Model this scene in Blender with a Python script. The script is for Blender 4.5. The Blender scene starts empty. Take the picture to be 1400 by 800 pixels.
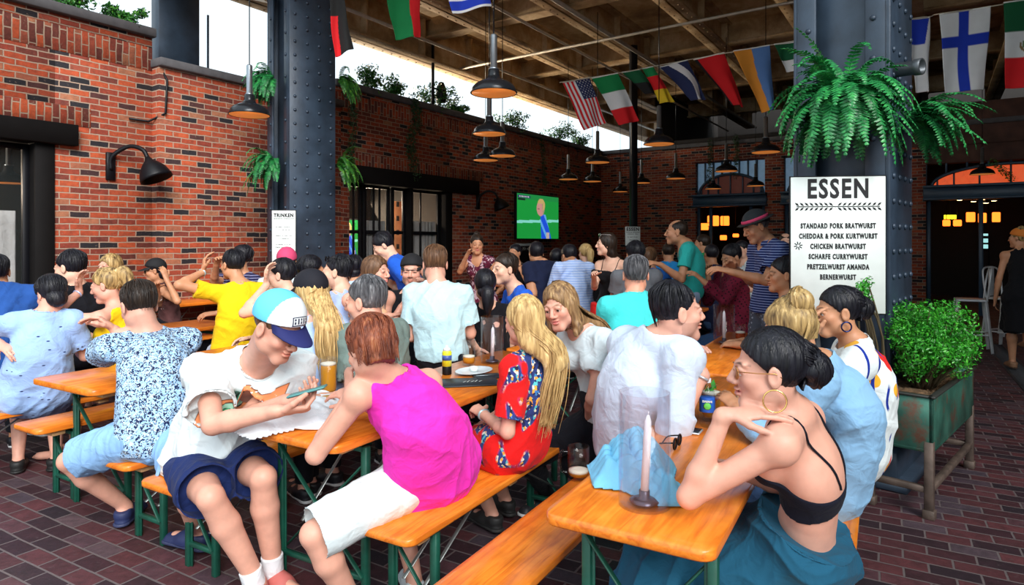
import bpy, bmesh, math, random
import numpy as np
from mathutils import Vector, Matrix
random.seed(7); RNG = np.random.default_rng(7)
SC = bpy.context.scene
COL = SC.collection
# ---------------------------------------------------------------- camera
F, CX, HY, CH = 880.0, 700.0, 331.0, 1.55        # focal length in px of a 1400 px frame, centre, horizon row, camera height
cd = bpy.data.cameras.new('camera'); cam = bpy.data.objects.new('camera', cd); COL.objects.link(cam)
cam.location = (0, 0, CH); cam.rotation_euler = (math.pi/2, 0, 0)
cd.sensor_width = 36; cd.lens = 36*F/1400; cd.shift_y = -(400-HY)/1400; cd.clip_start = .05; cd.clip_end = 300
SC.camera = cam
# ---------------------------------------------------------------- light
SC.view_settings.view_transform = 'Standard'; SC.view_settings.look = 'None'
SC.view_settings.gamma = 1; SC.view_settings.use_curve_mapping = False
SC.view_settings.exposure = EXPOSURE = 0.42
wd = bpy.data.worlds.new('sky'); SC.world = wd; wd.use_nodes = True
bg = wd.node_tree.nodes['Background']; bg.inputs[0].default_value = (.80, .93, 1, 1); bg.inputs[1].default_value = 1.15
def sun(name, az, el, ang, e, col):
    l = bpy.data.lights.new(name, 'SUN'); l.energy = e; l.angle = math.radians(ang); l.color = col
    o = bpy.data.objects.new(name, l); COL.objects.link(o)
    d = Vector((math.sin(math.radians(az))*math.cos(math.radians(el)), math.cos(math.radians(az))*math.cos(math.radians(el)), math.sin(math.radians(el))))
    o.rotation_euler = d.to_track_quat('Z', 'Y').to_euler(); o.location = d*30
sun('open_sky_glow', 160, 31, 34, 3.5, (1, .975, .95))      # soft daylight from the open side behind the camera
def area(name, loc, to, sx, sy, e, col):
    l = bpy.data.lights.new(name, 'AREA'); l.shape = 'RECTANGLE'; l.size = sx; l.size_y = sy; l.energy = e; l.color = col
    o = bpy.data.objects.new(name, l); COL.objects.link(o); d = Vector(loc)-Vector(to); o.location = loc; o.rotation_euler = d.to_track_quat('Z', 'Y').to_euler(); return o
area('added_street_bounce', (-3.45, 15.0, 2.3), (.55, 12.3, 5.7), 3.2, 16, 2300, (1, .80, .56)).data.spread = math.radians(130)      # added lamp hidden behind the brick wall, imitating bounce from a sunny street
SC.cycles.max_bounces = 7; SC.cycles.diffuse_bounces = 3; SC.cycles.glossy_bounces = 3; SC.cycles.transmission_bounces = 7
SC.cycles.transparent_max_bounces = 24; SC.cycles.caustics_reflective = False; SC.cycles.caustics_refractive = False
SC.cycles.use_denoising = True; SC.cycles.sample_clamp_indirect = 4
# ---------------------------------------------------------------- helpers
def W(px, py, Y): return np.array([(px-CX)/F*Y, Y, CH-(py-HY)/F*Y])          # point seen at a pixel, Y metres ahead
def G(px, py, z=0.): return W(px, py, (CH-z)*F/(py-HY))                       # point seen at a pixel, at height z
def A(*v): return np.array(v, float)
def nz(v): v = np.asarray(v, float); return v/(np.linalg.norm(v)+1e-12)
def tag(o, label=None, cat=None, group=None, kind=None):
    if label: o['label'] = label
    if cat: o['category'] = cat
    if group: o['group'] = group
    if kind: o['kind'] = kind
    return o
def empty(name, loc=(0, 0, 0), rz=0, **k):
    o = bpy.data.objects.new(name, None); COL.objects.link(o); o.location = tuple(loc); o.rotation_euler = (0, 0, rz)
    o.empty_display_size = .1
    return tag(o, **k)
def mk(name, V, Fc, mat, parent=None, smooth=True, cols=None, mats=None, org=None, midx=None):
    """mesh object out of world-space vertices; org = origin (the parent's world location)"""
    V = np.asarray(V, np.float32).reshape(-1, 3)
    if org is None:
        org = np.zeros(3); q = parent
        while q is not None: org = org+np.array(q.location); q = q.parent
    V = V-np.asarray(org, np.float32)
    me = bpy.data.meshes.new(name)
    if isinstance(Fc, np.ndarray):
        n, k = Fc.shape; tot = np.full(n, k, np.int32); loops = Fc.ravel().astype(np.int32)
    else:
        tot = np.array([len(f) for f in Fc], np.int32); loops = np.array([i for f in Fc for i in f], np.int32)
    st = np.concatenate([[0], np.cumsum(tot)[:-1]]).astype(np.int32) if len(tot) else np.zeros(0, np.int32)
    me.vertices.add(len(V)); me.vertices.foreach_set('co', V.ravel())
    me.loops.add(len(loops)); me.loops.foreach_set('vertex_index', loops)
    me.polygons.add(len(tot)); me.polygons.foreach_set('loop_start', st); me.polygons.foreach_set('loop_total', tot)
    if smooth: me.polygons.foreach_set('use_smooth', np.ones(len(tot), bool))
    for m in (mats or [mat]): me.materials.append(m)
    if midx is not None: me.polygons.foreach_set('material_index', np.asarray(midx, np.int32))
    me.update(calc_edges=True); me.validate()
    if cols is not None:
        a = me.color_attributes.new('Col', 'FLOAT_COLOR', 'POINT')
        c = np.ones((len(V), 4), np.float32); c[:, :3] = cols; a.data.foreach_set('color', c.ravel())
    o = bpy.data.objects.new(name, me); COL.objects.link(o)
    if parent is not None: o.parent = parent
    else: o.location = tuple(org)
    return o
class MB:
    """collects simple shapes in world space, built as one mesh"""
    def __init__(s): s.V = []; s.F = []; s.n = 0
    def add(s, V, Fc):
        s.V.append(np.asarray(V, float).reshape(-1, 3)); s.F += [tuple(int(i)+s.n for i in f) for f in Fc]; s.n += len(s.V[-1]); return s
    def bev(s, c, size, ax=None, b=.004):
        """box with chamfered edges, ax = 3 rows of axes"""
        ax = np.eye(3) if ax is None else np.asarray(ax, float)
        h = np.asarray(size, float)/2; b = min(b, *(h*.9)); V = []
        idx = {}
        for i, sg in enumerate([(x, y, z) for x in (-1, 1) for y in (-1, 1) for z in (-1, 1)]):
            for a in range(3):
                p = np.array([sg[j]*(h[j]-(0 if j == a else b)) for j in range(3)]); idx[(sg, a)] = len(V); V.append(p)
        Fc = []
        for a in range(3):
            j, k = [x for x in range(3) if x != a]
            for sa in (-1, 1):
                q = []
                for sj, sk in ((-1, -1), (1, -1), (1, 1), (-1, 1)):
                    t = [0]*3; t[a] = sa; t[j] = sj; t[k] = sk; q.append(idx[(tuple(t), a)])
                if (sa > 0) ^ (a == 1): Fc.append(q)
                else: Fc.append(q[::-1])
        for a in range(3):
            j, k = [x for x in range(3) if x != a]
            for sj in (-1, 1):
                for sk in (-1, 1):
                    t0 = [0]*3; t0[a] = -1; t0[j] = sj; t0[k] = sk; t1 = list(t0); t1[a] = 1; t0 = tuple(t0); t1 = tuple(t1)
                    q = [idx[(t0, j)], idx[(t1, j)], idx[(t1, k)], idx[(t0, k)]]; Fc.append(q)
        for sg in [(x, y, z) for x in (-1, 1) for y in (-1, 1) for z in (-1, 1)]:
            Fc.append([idx[(sg, 0)], idx[(sg, 1)], idx[(sg, 2)]])
        V = np.array(V)@ax+np.asarray(c, float)
        # fix winding outward
        out = []
        for f in Fc:
            P = V[f]; nn = np.cross(P[1]-P[0], P[2]-P[0]); out.append(f if nn@(P.mean(0)-np.asarray(c)) > 0 else f[::-1])
        return s.add(V, out)
    def bar(s, a, b, w, t=None, up=(0, 0, 1), bv=.003):
        a = np.asarray(a, float); b = np.asarray(b, float); d = nz(b-a); up = np.asarray(up, float)
        if abs(d@nz(up)) > .95: up = A(.5, .866, 0) if abs(d[2]) > .9 else A(0, 0, 1)
        x = nz(np.cross(up, d)); y = np.cross(d, x)
        return s.bev((a+b)/2, (w, t or w, np.linalg.norm(b-a)), [x, y, d], bv)
    def tube(s, pts, r, n=8, caps=True, closed=False):
        pts = np.asarray(pts, float); m = len(pts); r = np.broadcast_to(np.asarray(r, float), (m,))
        V = []; ref = None
        for i in range(m):
            if closed: d = nz(pts[(i+1) % m]-pts[i-1])
            else: d = nz(pts[min(i+1, m-1)]-pts[max(i-1, 0)])
            if ref is None: ref = A(0, 0, 1) if abs(d[2]) < .9 else A(1, 0, 0)
            x = nz(ref-d*(ref@d)); y = np.cross(d, x); ref = x
            for k in range(n):
                t = 2*math.pi*k/n; V.append(pts[i]+r[i]*(math.cos(t)*x+math.sin(t)*y))
        Fc = []
        for i in range(m if closed else m-1):
            j = (i+1) % m
            for k in range(n): Fc.append((i*n+k, i*n+(k+1) % n, j*n+(k+1) % n, j*n+k))
        if caps and not closed: Fc += [tuple(range(n))[::-1], tuple(range((m-1)*n, m*n))]
        return s.add(V, Fc)
    def lathe(s, c, prof, n=24, ax=None):
        """prof = [(r, z)...] turned about the local z axis"""
        ax = np.eye(3) if ax is None else np.asarray(ax, float); V = []; Fc = []; m = len(prof)
        for r, z in prof:
            for k in range(n): t = 2*math.pi*k/n; V.append((max(r, 1e-5)*math.cos(t), max(r, 1e-5)*math.sin(t), z))
        for i in range(m-1):
            for k in range(n): Fc.append((i*n+k, i*n+(k+1) % n, (i+1)*n+(k+1) % n, (i+1)*n+k))
        if prof[0][0] > 1e-4: Fc.append(tuple(range(n))[::-1])
        if prof[-1][0] > 1e-4: Fc.append(tuple(range((m-1)*n, m*n)))
        return s.add(np.array(V)@ax+np.asarray(c, float), Fc)
    def prism(s, poly, z0, z1, fr=None, bv=0.):
        """poly = xy outline counter-clockwise, fr = function (x, y, z) -> world; bv = chamfer"""
        P = np.array(poly, float); n = len(P); c = P.mean(0)
        def ring(k, z):
            d = c-P; L = np.linalg.norm(d, axis=1, keepdims=True); q = P+d/L*k
            return [(x, y, z) for x, y in q]
        rings = [ring(0, z0), ring(0, z1)] if bv == 0 else [ring(bv, z0), ring(0, z0+bv), ring(0, z1-bv), ring(bv, z1)]
        V = np.array([p for r in rings for p in r]); Fc = [tuple(range(n))[::-1], tuple(range((len(rings)-1)*n, len(rings)*n))]
        for i in range(len(rings)-1):
            for k in range(n): Fc.append((i*n+k, i*n+(k+1) % n, (i+1)*n+(k+1) % n, (i+1)*n+k))
        if fr is not None: V = np.array([fr(*p) for p in V])
        return s.add(V, Fc)
    def build(s, name, mat, parent=None, smooth=False, org=None):
        return mk(name, np.concatenate(s.V), s.F, mat, parent, smooth, org=org)
# ---------------------------------------------------------------- materials
MATS = {}
def new_mat(name):
    m = bpy.data.materials.new(name); m.use_nodes = True; nt = m.node_tree; nt.nodes.clear()
    out = nt.nodes.new('ShaderNodeOutputMaterial'); b = nt.nodes.new('ShaderNodeBsdfPrincipled'); nt.links.new(b.outputs[0], out.inputs[0])
    return m, nt, b
def nd(nt, t, **k):
    n = nt.nodes.new('ShaderNode'+t)
    for a, v in k.items():
        if a.startswith('i_'):
            key = a[2:]; key = int(key) if key.isdigit() else key.replace('_', ' ')
            n.inputs[key].default_value = v
        else: setattr(n, a, v)
    return n
def c4(c): return (c[0], c[1], c[2], 1) if len(c) == 3 else tuple(c)
def ramp(nt, stops, interp='LINEAR'):
    r = nt.nodes.new('ShaderNodeValToRGB'); r.color_ramp.interpolation = interp; e = r.color_ramp.elements
    while len(e) < len(stops): e.new(.5)
    for i, (p, c) in enumerate(stops): e[i].position = p; e[i].color = c4(c)
    return r
def coords(nt, scale=(1, 1, 1), rot=(0, 0, 0), kind='Object', loc=(0, 0, 0)):
    t = nt.nodes.new('ShaderNodeTexCoord'); m = nt.nodes.new('ShaderNodeMapping'); m.inputs['Scale'].default_value = scale
    m.inputs['Rotation'].default_value = rot; m.inputs['Location'].default_value = loc; nt.links.new(t.outputs[kind], m.inputs[0]); return m.outputs[0]
def bump(nt, b, h, dist=.01, strength=.5):
    n = nd(nt, 'Bump'); n.inputs['Distance'].default_value = dist; n.inputs['Strength'].default_value = strength
    nt.links.new(h, n.inputs['Height']); nt.links.new(n.outputs[0], b.inputs['Normal'])
def plain(name, col, rough=.5, metal=0., var=.12, scale=9., bmp=.15, bd=.002, emit=0., spec=.5):
    """solid colour with slight procedural mottling"""
    if name in MATS: return MATS[name]
    m, nt, b = new_mat(name); co = coords(nt)
    n = nd(nt, 'TexNoise', i_Scale=scale, i_Detail=5.); nt.links.new(co, n.inputs[0])
    r = ramp(nt, [(.3, [x*(1-var) for x in col]), (.7, [min(1, x*(1+var)) for x in col])]); nt.links.new(n.outputs[0], r.inputs[0])
    nt.links.new(r.outputs[0], b.inputs['Base Color']); b.inputs['Roughness'].default_value = rough; b.inputs['Metallic'].default_value = metal
    b.inputs['Specular IOR Level'].default_value = spec
    if bmp: 
        n2 = nd(nt, 'TexNoise', i_Scale=scale*6, i_Detail=3.); nt.links.new(co, n2.inputs[0]); bump(nt, b, n2.outputs[0], bd, bmp)
    if emit: b.inputs['Emission Color'].default_value = c4(col); b.inputs['Emission Strength'].default_value = emit
    MATS[name] = m; return m
def vcol(name, rough=.6, emit=0., bmp=.0, scale=200., mulvar=.06, sss=0., spec=.4, vs=6.):
    """surface coloured by the mesh's own painted colours"""
    if name in MATS: return MATS[name]
    m, nt, b = new_mat(name); a = nd(nt, 'VertexColor', layer_name='Col'); co = coords(nt)
    n = nd(nt, 'TexNoise', i_Scale=vs, i_Detail=4.); nt.links.new(co, n.inputs[0])
    r = ramp(nt, [(.3, (1-mulvar,)*3), (.7, (1, 1, 1))]); nt.links.new(n.outputs[0], r.inputs[0])
    mx = nd(nt, 'MixRGB', blend_type='MULTIPLY', i_Fac=1.); nt.links.new(a.outputs[0], mx.inputs[1]); nt.links.new(r.outputs[0], mx.inputs[2])
    nt.links.new(mx.outputs[0], b.inputs['Base Color']); b.inputs['Roughness'].default_value = rough; b.inputs['Specular IOR Level'].default_value = spec
    if sss: b.inputs['Subsurface Weight'].default_value = sss; b.inputs['Subsurface Radius'].default_value = (.012, .005, .003); b.inputs['Subsurface Scale'].default_value = 1.
    if emit:
        nt.links.new(a.outputs[0], b.inputs['Emission Color']); b.inputs['Emission Strength'].default_value = emit; b.inputs['Base Color'].default_value = (0, 0, 0, 1)
    if bmp:
        n2 = nd(nt, 'TexNoise', i_Scale=scale, i_Detail=2.); nt.links.new(co, n2.inputs[0]); bump(nt, b, n2.outputs[0], .001, bmp)
    MATS[name] = m; return m
def glass(name, col=(1, 1, 1), rough=0., ior=1.45, dens=.10):
    """clear thin-walled glass: reflects by angle, otherwise lets light through"""
    if name in MATS: return MATS[name]
    m = bpy.data.materials.new(name); m.use_nodes = True; nt = m.node_tree; nt.nodes.clear(); L = nt.links
    out = nt.nodes.new('ShaderNodeOutputMaterial'); tr = nd(nt, 'BsdfTransparent'); tr.inputs[0].default_value = c4([x*(1-dens*.35) for x in col]); gl = nd(nt, 'BsdfGlossy'); gl.inputs['Roughness'].default_value = .04+rough
    fr = nd(nt, 'LayerWeight', i_Blend=.20); ma = nd(nt, 'Math', operation='MULTIPLY_ADD'); L.new(fr.outputs[1], ma.inputs[0]); ma.inputs[1].default_value = .28; ma.inputs[2].default_value = dens*.15
    mx = nd(nt, 'MixShader'); L.new(ma.outputs[0], mx.inputs[0]); L.new(tr.outputs[0], mx.inputs[1]); L.new(gl.outputs[0], mx.inputs[2]); L.new(mx.outputs[0], out.inputs[0])
    MATS[name] = m; return m
def sheer(name, col, alpha):
    """thin pane: mostly see-through, a little glossy"""
    if name in MATS: return MATS[name]
    m, nt, b = new_mat(name); b.inputs['Base Color'].default_value = c4(col); b.inputs['Roughness'].default_value = .05; b.inputs['Alpha'].default_value = alpha
    MATS[name] = m; return m
def cloth(name, col, col2=None, pat=None, rough=.9, sc=1., bmp=.6):
    if name in MATS: return MATS[name]
    m, nt, b = new_mat(name); co = coords(nt); L = nt.links
    n = nd(nt, 'TexNoise', i_Scale=5., i_Detail=4.); L.new(co, n.inputs[0])
    r = ramp(nt, [(.35, [x*.93 for x in col]), (.65, col)]); L.new(n.outputs[0], r.inputs[0]); base = r.outputs[0]
    def over(base, fac, c):
        mx = nd(nt, 'MixRGB'); L.new(fac, mx.inputs[0]); L.new(base, mx.inputs[1]); mx.inputs[2].default_value = c4(c); return mx.outputs[0]
    def thr(tex, lo, hi, inv=False):
        q = ramp(nt, [(lo, (0, 0, 0)), (hi, (1, 1, 1))] if not inv else [(lo, (1, 1, 1)), (hi, (0, 0, 0))]); L.new(tex, q.inputs[0]); return q.outputs[0]
    def nz_(s, d=2., dist=0., off=0.):
        q = nd(nt, 'TexNoise', i_Scale=s, i_Detail=d, i_Distortion=dist); L.new(coords(nt, loc=(off, off*1.3, 0)), q.inputs[0]); return q.outputs[0]
    def vo(s, off=0., feat='F1', out=0, squash=(1, 1, 1), rot=(0, 0, 0)):
        q = nd(nt, 'TexVoronoi', i_Scale=s, feature=feat); L.new(coords(nt, squash, rot, loc=(off, off, off)), q.inputs[0]); return q.outputs[out]
    if pat == 'leaves':      # dense navy leafy flecks on light blue
        base = over(base, thr(nz_(34*sc, 1., 1.6), .5, .54), col2[0]); base = over(base, thr(nz_(60*sc, 1., 2., 3.), .60, .63), col2[1])
    elif pat == 'specks': base = over(base, thr(vo(13*sc, squash=(1, 1, 2.4), rot=(.3, .5, .4)), .10, .14, True), col2[0])
    elif pat == 'paisley':
        mask = thr(nz_(7*sc, 1., .4, 1.), .52, .56)
        q = nd(nt, 'TexVoronoi', i_Scale=75*sc); L.new(coords(nt), q.inputs[0])
        sp = nd(nt, 'SeparateColor'); L.new(q.outputs[1], sp.inputs[0])
        rr = ramp(nt, [(0, (.02, .03, .12)), (.3, (.75, .72, .6)), (.45, (.05, .2, .5)), (.6, (.85, .35, .05)), (.75, (.02, .02, .05)), (.9, (.1, .5, .55))], 'CONSTANT'); L.new(sp.outputs[0], rr.inputs[0])
        w = nd(nt, 'TexWave', i_Scale=9*sc, i_Distortion=14., i_Detail=2.); L.new(coords(nt), w.inputs[0])
        rg = over(rr.outputs[0], thr(w.outputs[0], .46, .54), (.03, .05, .2))
        mx = nd(nt, 'MixRGB'); L.new(mask, mx.inputs[0]); L.new(base, mx.inputs[1]); L.new(rg, mx.inputs[2]); base = mx.outputs[0]
    elif pat == 'floral':
        base = over(base, thr(vo(9.5*sc, .3, squash=(1, 1, .55), rot=(.5, .2, .3)), .33, .35, True), col2[0])
        base = over(base, thr(vo(10*sc, 2.1, squash=(1, .7, 1)), .25, .27, True), col2[1])
        w = nd(nt, 'TexWave', i_Scale=5*sc, i_Distortion=9., i_Detail=1.); L.new(coords(nt), w.inputs[0])
        a1 = thr(w.outputs[0], .90, .93); a2 = thr(nz_(6*sc, 1., 0., 7.), .52, .55); mu = nd(nt, 'MixRGB', blend_type='MULTIPLY', i_Fac=1.); L.new(a1, mu.inputs[1]); L.new(a2, mu.inputs[2])
        base = over(base, mu.outputs[0], col2[2])
    elif pat == 'stripes':
        w = nd(nt, 'TexWave', i_Scale=12*sc, bands_direction='Z'); L.new(coords(nt), w.inputs[0]); base = over(base, thr(w.outputs[0], .80, .88), col2[0])
    elif pat == 'check':
        q = nd(nt, 'TexVoronoi', i_Scale=34*sc, i_Randomness=0.); L.new(coords(nt, rot=(.4, .5, .7)), q.inputs[0]); base = over(base, thr(q.outputs[0], .28, .33, True), col2[0])
    elif pat == 'blotch':
        base = over(base, thr(nz_(22*sc, 2., 1.), .54, .58), col2[0]); base = over(base, thr(nz_(30*sc, 2., 1., 4.), .62, .65), col2[1] if len(col2) > 1 else col2[0])
    L.new(base, b.inputs['Base Color']); b.inputs['Roughness'].default_value = rough; b.inputs['Specular IOR Level'].default_value = .2
    b.inputs['Sheen Weight'].default_value = .03
    n1 = nd(nt, 'TexNoise', i_Scale=14., i_Detail=3., i_Distortion=.6); L.new(co, n1.inputs[0]); bump(nt, b, n1.outputs[0], .02, bmp)
    MATS[name] = m; return m
def hairmat(name, c1, c2, c3=None):
    if name in MATS: return MATS[name]
    m, nt, b = new_mat(name); L = nt.links
    n = nd(nt, 'TexNoise', i_Scale=60., i_Detail=4., i_Distortion=.3); L.new(coords(nt, (1, 1, .09)), n.inputs[0])
    st = [(.3, c1), (.62, c2)]+([(.75, c3)] if c3 else []); r = ramp(nt, st); L.new(n.outputs[0], r.inputs[0])
    L.new(r.outputs[0], b.inputs['Base Color']); b.inputs['Roughness'].default_value = .42; b.inputs['Specular IOR Level'].default_value = .28
    n1 = nd(nt, 'TexNoise', i_Scale=170., i_Detail=2.); L.new(coords(nt, (1, 1, .06)), n1.inputs[0]); bump(nt, b, n1.outputs[0], .004, .8)
    MATS[name] = m; return m
# ---------------------------------------------------------------- implicit surfaces (smooth unions meshed by surface nets)
class Fld:
    def __init__(s): s.P = []; s.cuts = []
    def cone(s, a, b, ra, rb, k=.02, lat=None, flat=1., sub=False, cut=None):
        s.P.append(('c', np.asarray(a, float), np.asarray(b, float), ra, rb, k, lat, flat, sub, cut)); return s
    def ell(s, c, r, R=None, k=.02, sub=False):
        s.P.append(('e', np.asarray(c, float), np.asarray(r, float), np.eye(3) if R is None else R, k, sub)); return s
    def cut(s, p, n): s.cuts.append((np.asarray(p, float), nz(n))); return s
    def bbox(s):
        lo = []; hi = []
        for p in s.P:
            if p[0] == 'c' and not p[8]:
                r = max(p[3], p[4]); lo.append(np.minimum(p[1], p[2])-r); hi.append(np.maximum(p[1], p[2])+r)
            elif p[0] == 'e' and not p[5]:
                r = max(p[2]); e = np.sqrt(((np.asarray(p[3]).T*p[2])**2).sum(1)); lo.append(p[1]-e); hi.append(p[1]+e)
        return np.min(lo, 0)-.01, np.max(hi, 0)+.01
    def ev(s, x, y, z):
        D = np.full((len(x), len(y), len(z)), .25, np.float32); AX = (x, y, z); h = x[1]-x[0]
        for p in s.P:
            if p[0] == 'c': r = max(p[3], p[4]); lo = np.minimum(p[1], p[2])-r; hi = np.maximum(p[1], p[2])+r; k = p[5]; sub = p[8]
            else: e = np.sqrt(((np.asarray(p[3]).T*p[2])**2).sum(1)); lo = p[1]-e; hi = p[1]+e; k = p[4]; sub = p[5]
            pad = k+2.5*h+.004; sl = []
            for i in range(3):
                a = np.searchsorted(AX[i], lo[i]-pad); b = np.searchsorted(AX[i], hi[i]+pad); sl.append(slice(a, b))
            if any(q.start >= q.stop for q in sl): continue
            X = x[sl[0]][:, None, None]; Y = y[sl[1]][None, :, None]; Z = z[sl[2]][None, None, :]
            if p[0] == 'c':
                a, b = p[1], p[2]; ab = b-a; L2 = max(ab@ab, 1e-10); X = X-a[0]; Y = Y-a[1]; Z = Z-a[2]
                t = (X*ab[0]+Y*ab[1]+Z*ab[2])/L2; tc = np.clip(t, 0, 1)
                qx = X-tc*ab[0]; qy = Y-tc*ab[1]; qz = Z-tc*ab[2]; d2 = qx*qx+qy*qy+qz*qz
                if p[6] is not None:
                    dv = nz(np.cross(p[6], ab)); m = qx*dv[0]+qy*dv[1]+qz*dv[2]; d2 = d2+(p[7]**2-1)*m*m
                d = np.sqrt(d2)-(p[3]+(p[4]-p[3])*tc)
                if p[9] is not None:
                    L = math.sqrt(L2)
                    if 1 in p[9]: d = np.maximum(d, (t-1)*L)
                    if 0 in p[9]: d = np.maximum(d, -t*L)
            else:
                R = np.asarray(p[3]); X = X-p[1][0]; Y = Y-p[1][1]; Z = Z-p[1][2]; k0 = 0; k1 = 0
                for i in range(3):
                    q = (X*R[i][0]+Y*R[i][1]+Z*R[i][2])/p[2][i]; k0 = k0+q*q; k1 = k1+(q/p[2][i])**2
                k0 = np.sqrt(k0); k1 = np.sqrt(k1)+1e-6; d = k0*(k0-1)/k1
            d = d.astype(np.float32); C = D[sl[0], sl[1], sl[2]]
            if sub:
                d = -d; hh = np.maximum(k-np.abs(C-d), 0)/k; D[sl[0], sl[1], sl[2]] = np.maximum(C, d)+hh*hh*k*.25
            else:
                hh = np.maximum(k-np.abs(C-d), 0)/k; D[sl[0], sl[1], sl[2]] = np.minimum(C, d)-hh*hh*k*.25
        for pt, n in s.cuts:
            D = np.maximum(D, (x[:, None, None]-pt[0])*n[0]+(y[None, :, None]-pt[1])*n[1]+(z[None, None, :]-pt[2])*n[2])
        return D
def nets(D, o, h, skip=None):
    """surface nets; skip = boolean array of cells to leave out"""
    S = D < 0
    c = S[:-1, :-1, :-1].astype(np.int8)
    for dx, dy, dz in ((1, 0, 0), (0, 1, 0), (1, 1, 0), (0, 0, 1), (1, 0, 1), (0, 1, 1), (1, 1, 1)):
        c = c+S[dx:S.shape[0]-1+dx, dy:S.shape[1]-1+dy, dz:S.shape[2]-1+dz]
    act = (c > 0) & (c < 8)
    if skip is not None: act &= ~skip
    I = np.argwhere(act)
    if not len(I): return np.zeros((0, 3)), np.zeros((0, 4), int)
    idx = -np.ones(act.shape, np.int32); idx[tuple(I.T)] = np.arange(len(I))
    acc = np.zeros((len(I), 3)); cnt = np.zeros(len(I))
    cor = [(a, b, e) for a in (0, 1) for b in (0, 1) for e in (0, 1)]
    val = {q: D[I[:, 0]+q[0], I[:, 1]+q[1], I[:, 2]+q[2]] for q in cor}
    for q in cor:
        for ax in range(3):
            if q[ax] == 0:
                q2 = list(q); q2[ax] = 1; q2 = tuple(q2); a = val[q]; b = val[q2]; m = (a < 0) != (b < 0)
                t = np.where(m, a/(a-b+1e-12), 0); P = np.tile(np.array(q, float), (len(I), 1)); P[:, ax] = t
                acc += P*m[:, None]; cnt += m
    V = (I+acc/np.maximum(cnt, 1)[:, None])*h+o
    Fs = []
    for ax in range(3):
        u, v = (ax+1) % 3, (ax+2) % 3
        a = np.take(S, range(S.shape[ax]-1), ax); b = np.take(S, range(1, S.shape[ax]), ax); E = np.argwhere(a != b)
        E = E[(E[:, u] > 0) & (E[:, v] > 0) & (E[:, u] < S.shape[u]-1) & (E[:, v] < S.shape[v]-1)]
        if not len(E): continue
        flip = a[tuple(E.T)]; q = []
        for du, dv in ((-1, -1), (0, -1), (0, 0), (-1, 0)):
            K = E.copy(); K[:, u] += du; K[:, v] += dv; q.append(idx[tuple(K.T)])
        Q = np.stack(q, 1); Q[~flip] = Q[~flip][:, ::-1]; Fs.append(Q[(Q >= 0).all(1)])
    return V, np.concatenate(Fs) if Fs else np.zeros((0, 4), int)
def mesh_fld(f, h, fine=()):
    lo, hi = f.bbox(); lo = lo-2*h; hi = hi+2*h; Vs = []; Fs = []; n = 0
    def blk(lo, hi, h, holes):
        ax = [lo[i]+h*np.arange(int((hi[i]-lo[i])/h)+2) for i in range(3)]; D = f.ev(*ax); sk = None
        if holes:
            sk = np.zeros(tuple(len(a)-1 for a in ax), bool)
            for l, u in holes:
                sl = tuple(slice(np.searchsorted(ax[i], l[i]+1.2*h), max(np.searchsorted(ax[i], u[i]-2.2*h), 0)) for i in range(3)); sk[sl] = True
        return nets(D, np.array([a[0] for a in ax]), h, sk)
    V, Q = blk(lo, hi, h, [(l, u) for l, u, _ in fine]); Vs.append(V); Fs.append(Q); n = len(V)
    for l, u, hf in fine:
        l = np.maximum(l, lo); u = np.minimum(u, hi)
        if (u-l).min() < 3*hf: continue
        V, Q = blk(l, u, hf, None); Vs.append(V); Fs.append(Q+n); n += len(V)
    return np.concatenate(Vs), np.concatenate(Fs)
def vnorm(V, Q):
    n = np.cross(V[Q[:, 2]]-V[Q[:, 0]], V[Q[:, 3]]-V[Q[:, 1]]); N = np.zeros_like(V)
    for i in range(4): np.add.at(N, Q[:, i], n)
    return N/(np.linalg.norm(N, axis=1, keepdims=True)+1e-12)
def folds(V, seed, amp, sc=1.):
    """wrinkle heights: a few warped ridges"""
    r = np.random.default_rng(seed); H = np.zeros(len(V))
    for i in range(6):
        d = nz(r.normal(size=3)*A(1, 1, .8)); d2 = nz(r.normal(size=3)); d3 = nz(r.normal(size=3))
        f = r.uniform(28, 75)*sc; p = r.uniform(0, 6, 4)
        ph = (V@d)*f+2.2*np.sin((V@d2)*11+p[0])+1.2*np.sin((V@d3)*23+p[1]); w = .5+.5*np.sin((V@d3)*8+p[2])
        H += (1-np.abs(np.sin(ph/2+p[3])))**1.6*w-.25
    return H*amp/2.2

def relax(V, Q, n):
    """light smoothing of jagged hems"""
    E = np.concatenate([Q[:, [i, (i+1) % 4]] for i in range(4)])
    for _ in range(n):
        S = np.zeros_like(V); c = np.zeros(len(V)); np.add.at(S, E[:, 0], V[E[:, 1]]); np.add.at(S, E[:, 1], V[E[:, 0]]); np.add.at(c, E[:, 0], 1); np.add.at(c, E[:, 1], 1)
        V = V*.5+S/np.maximum(c, 1)[:, None]*.5
    return V
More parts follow.
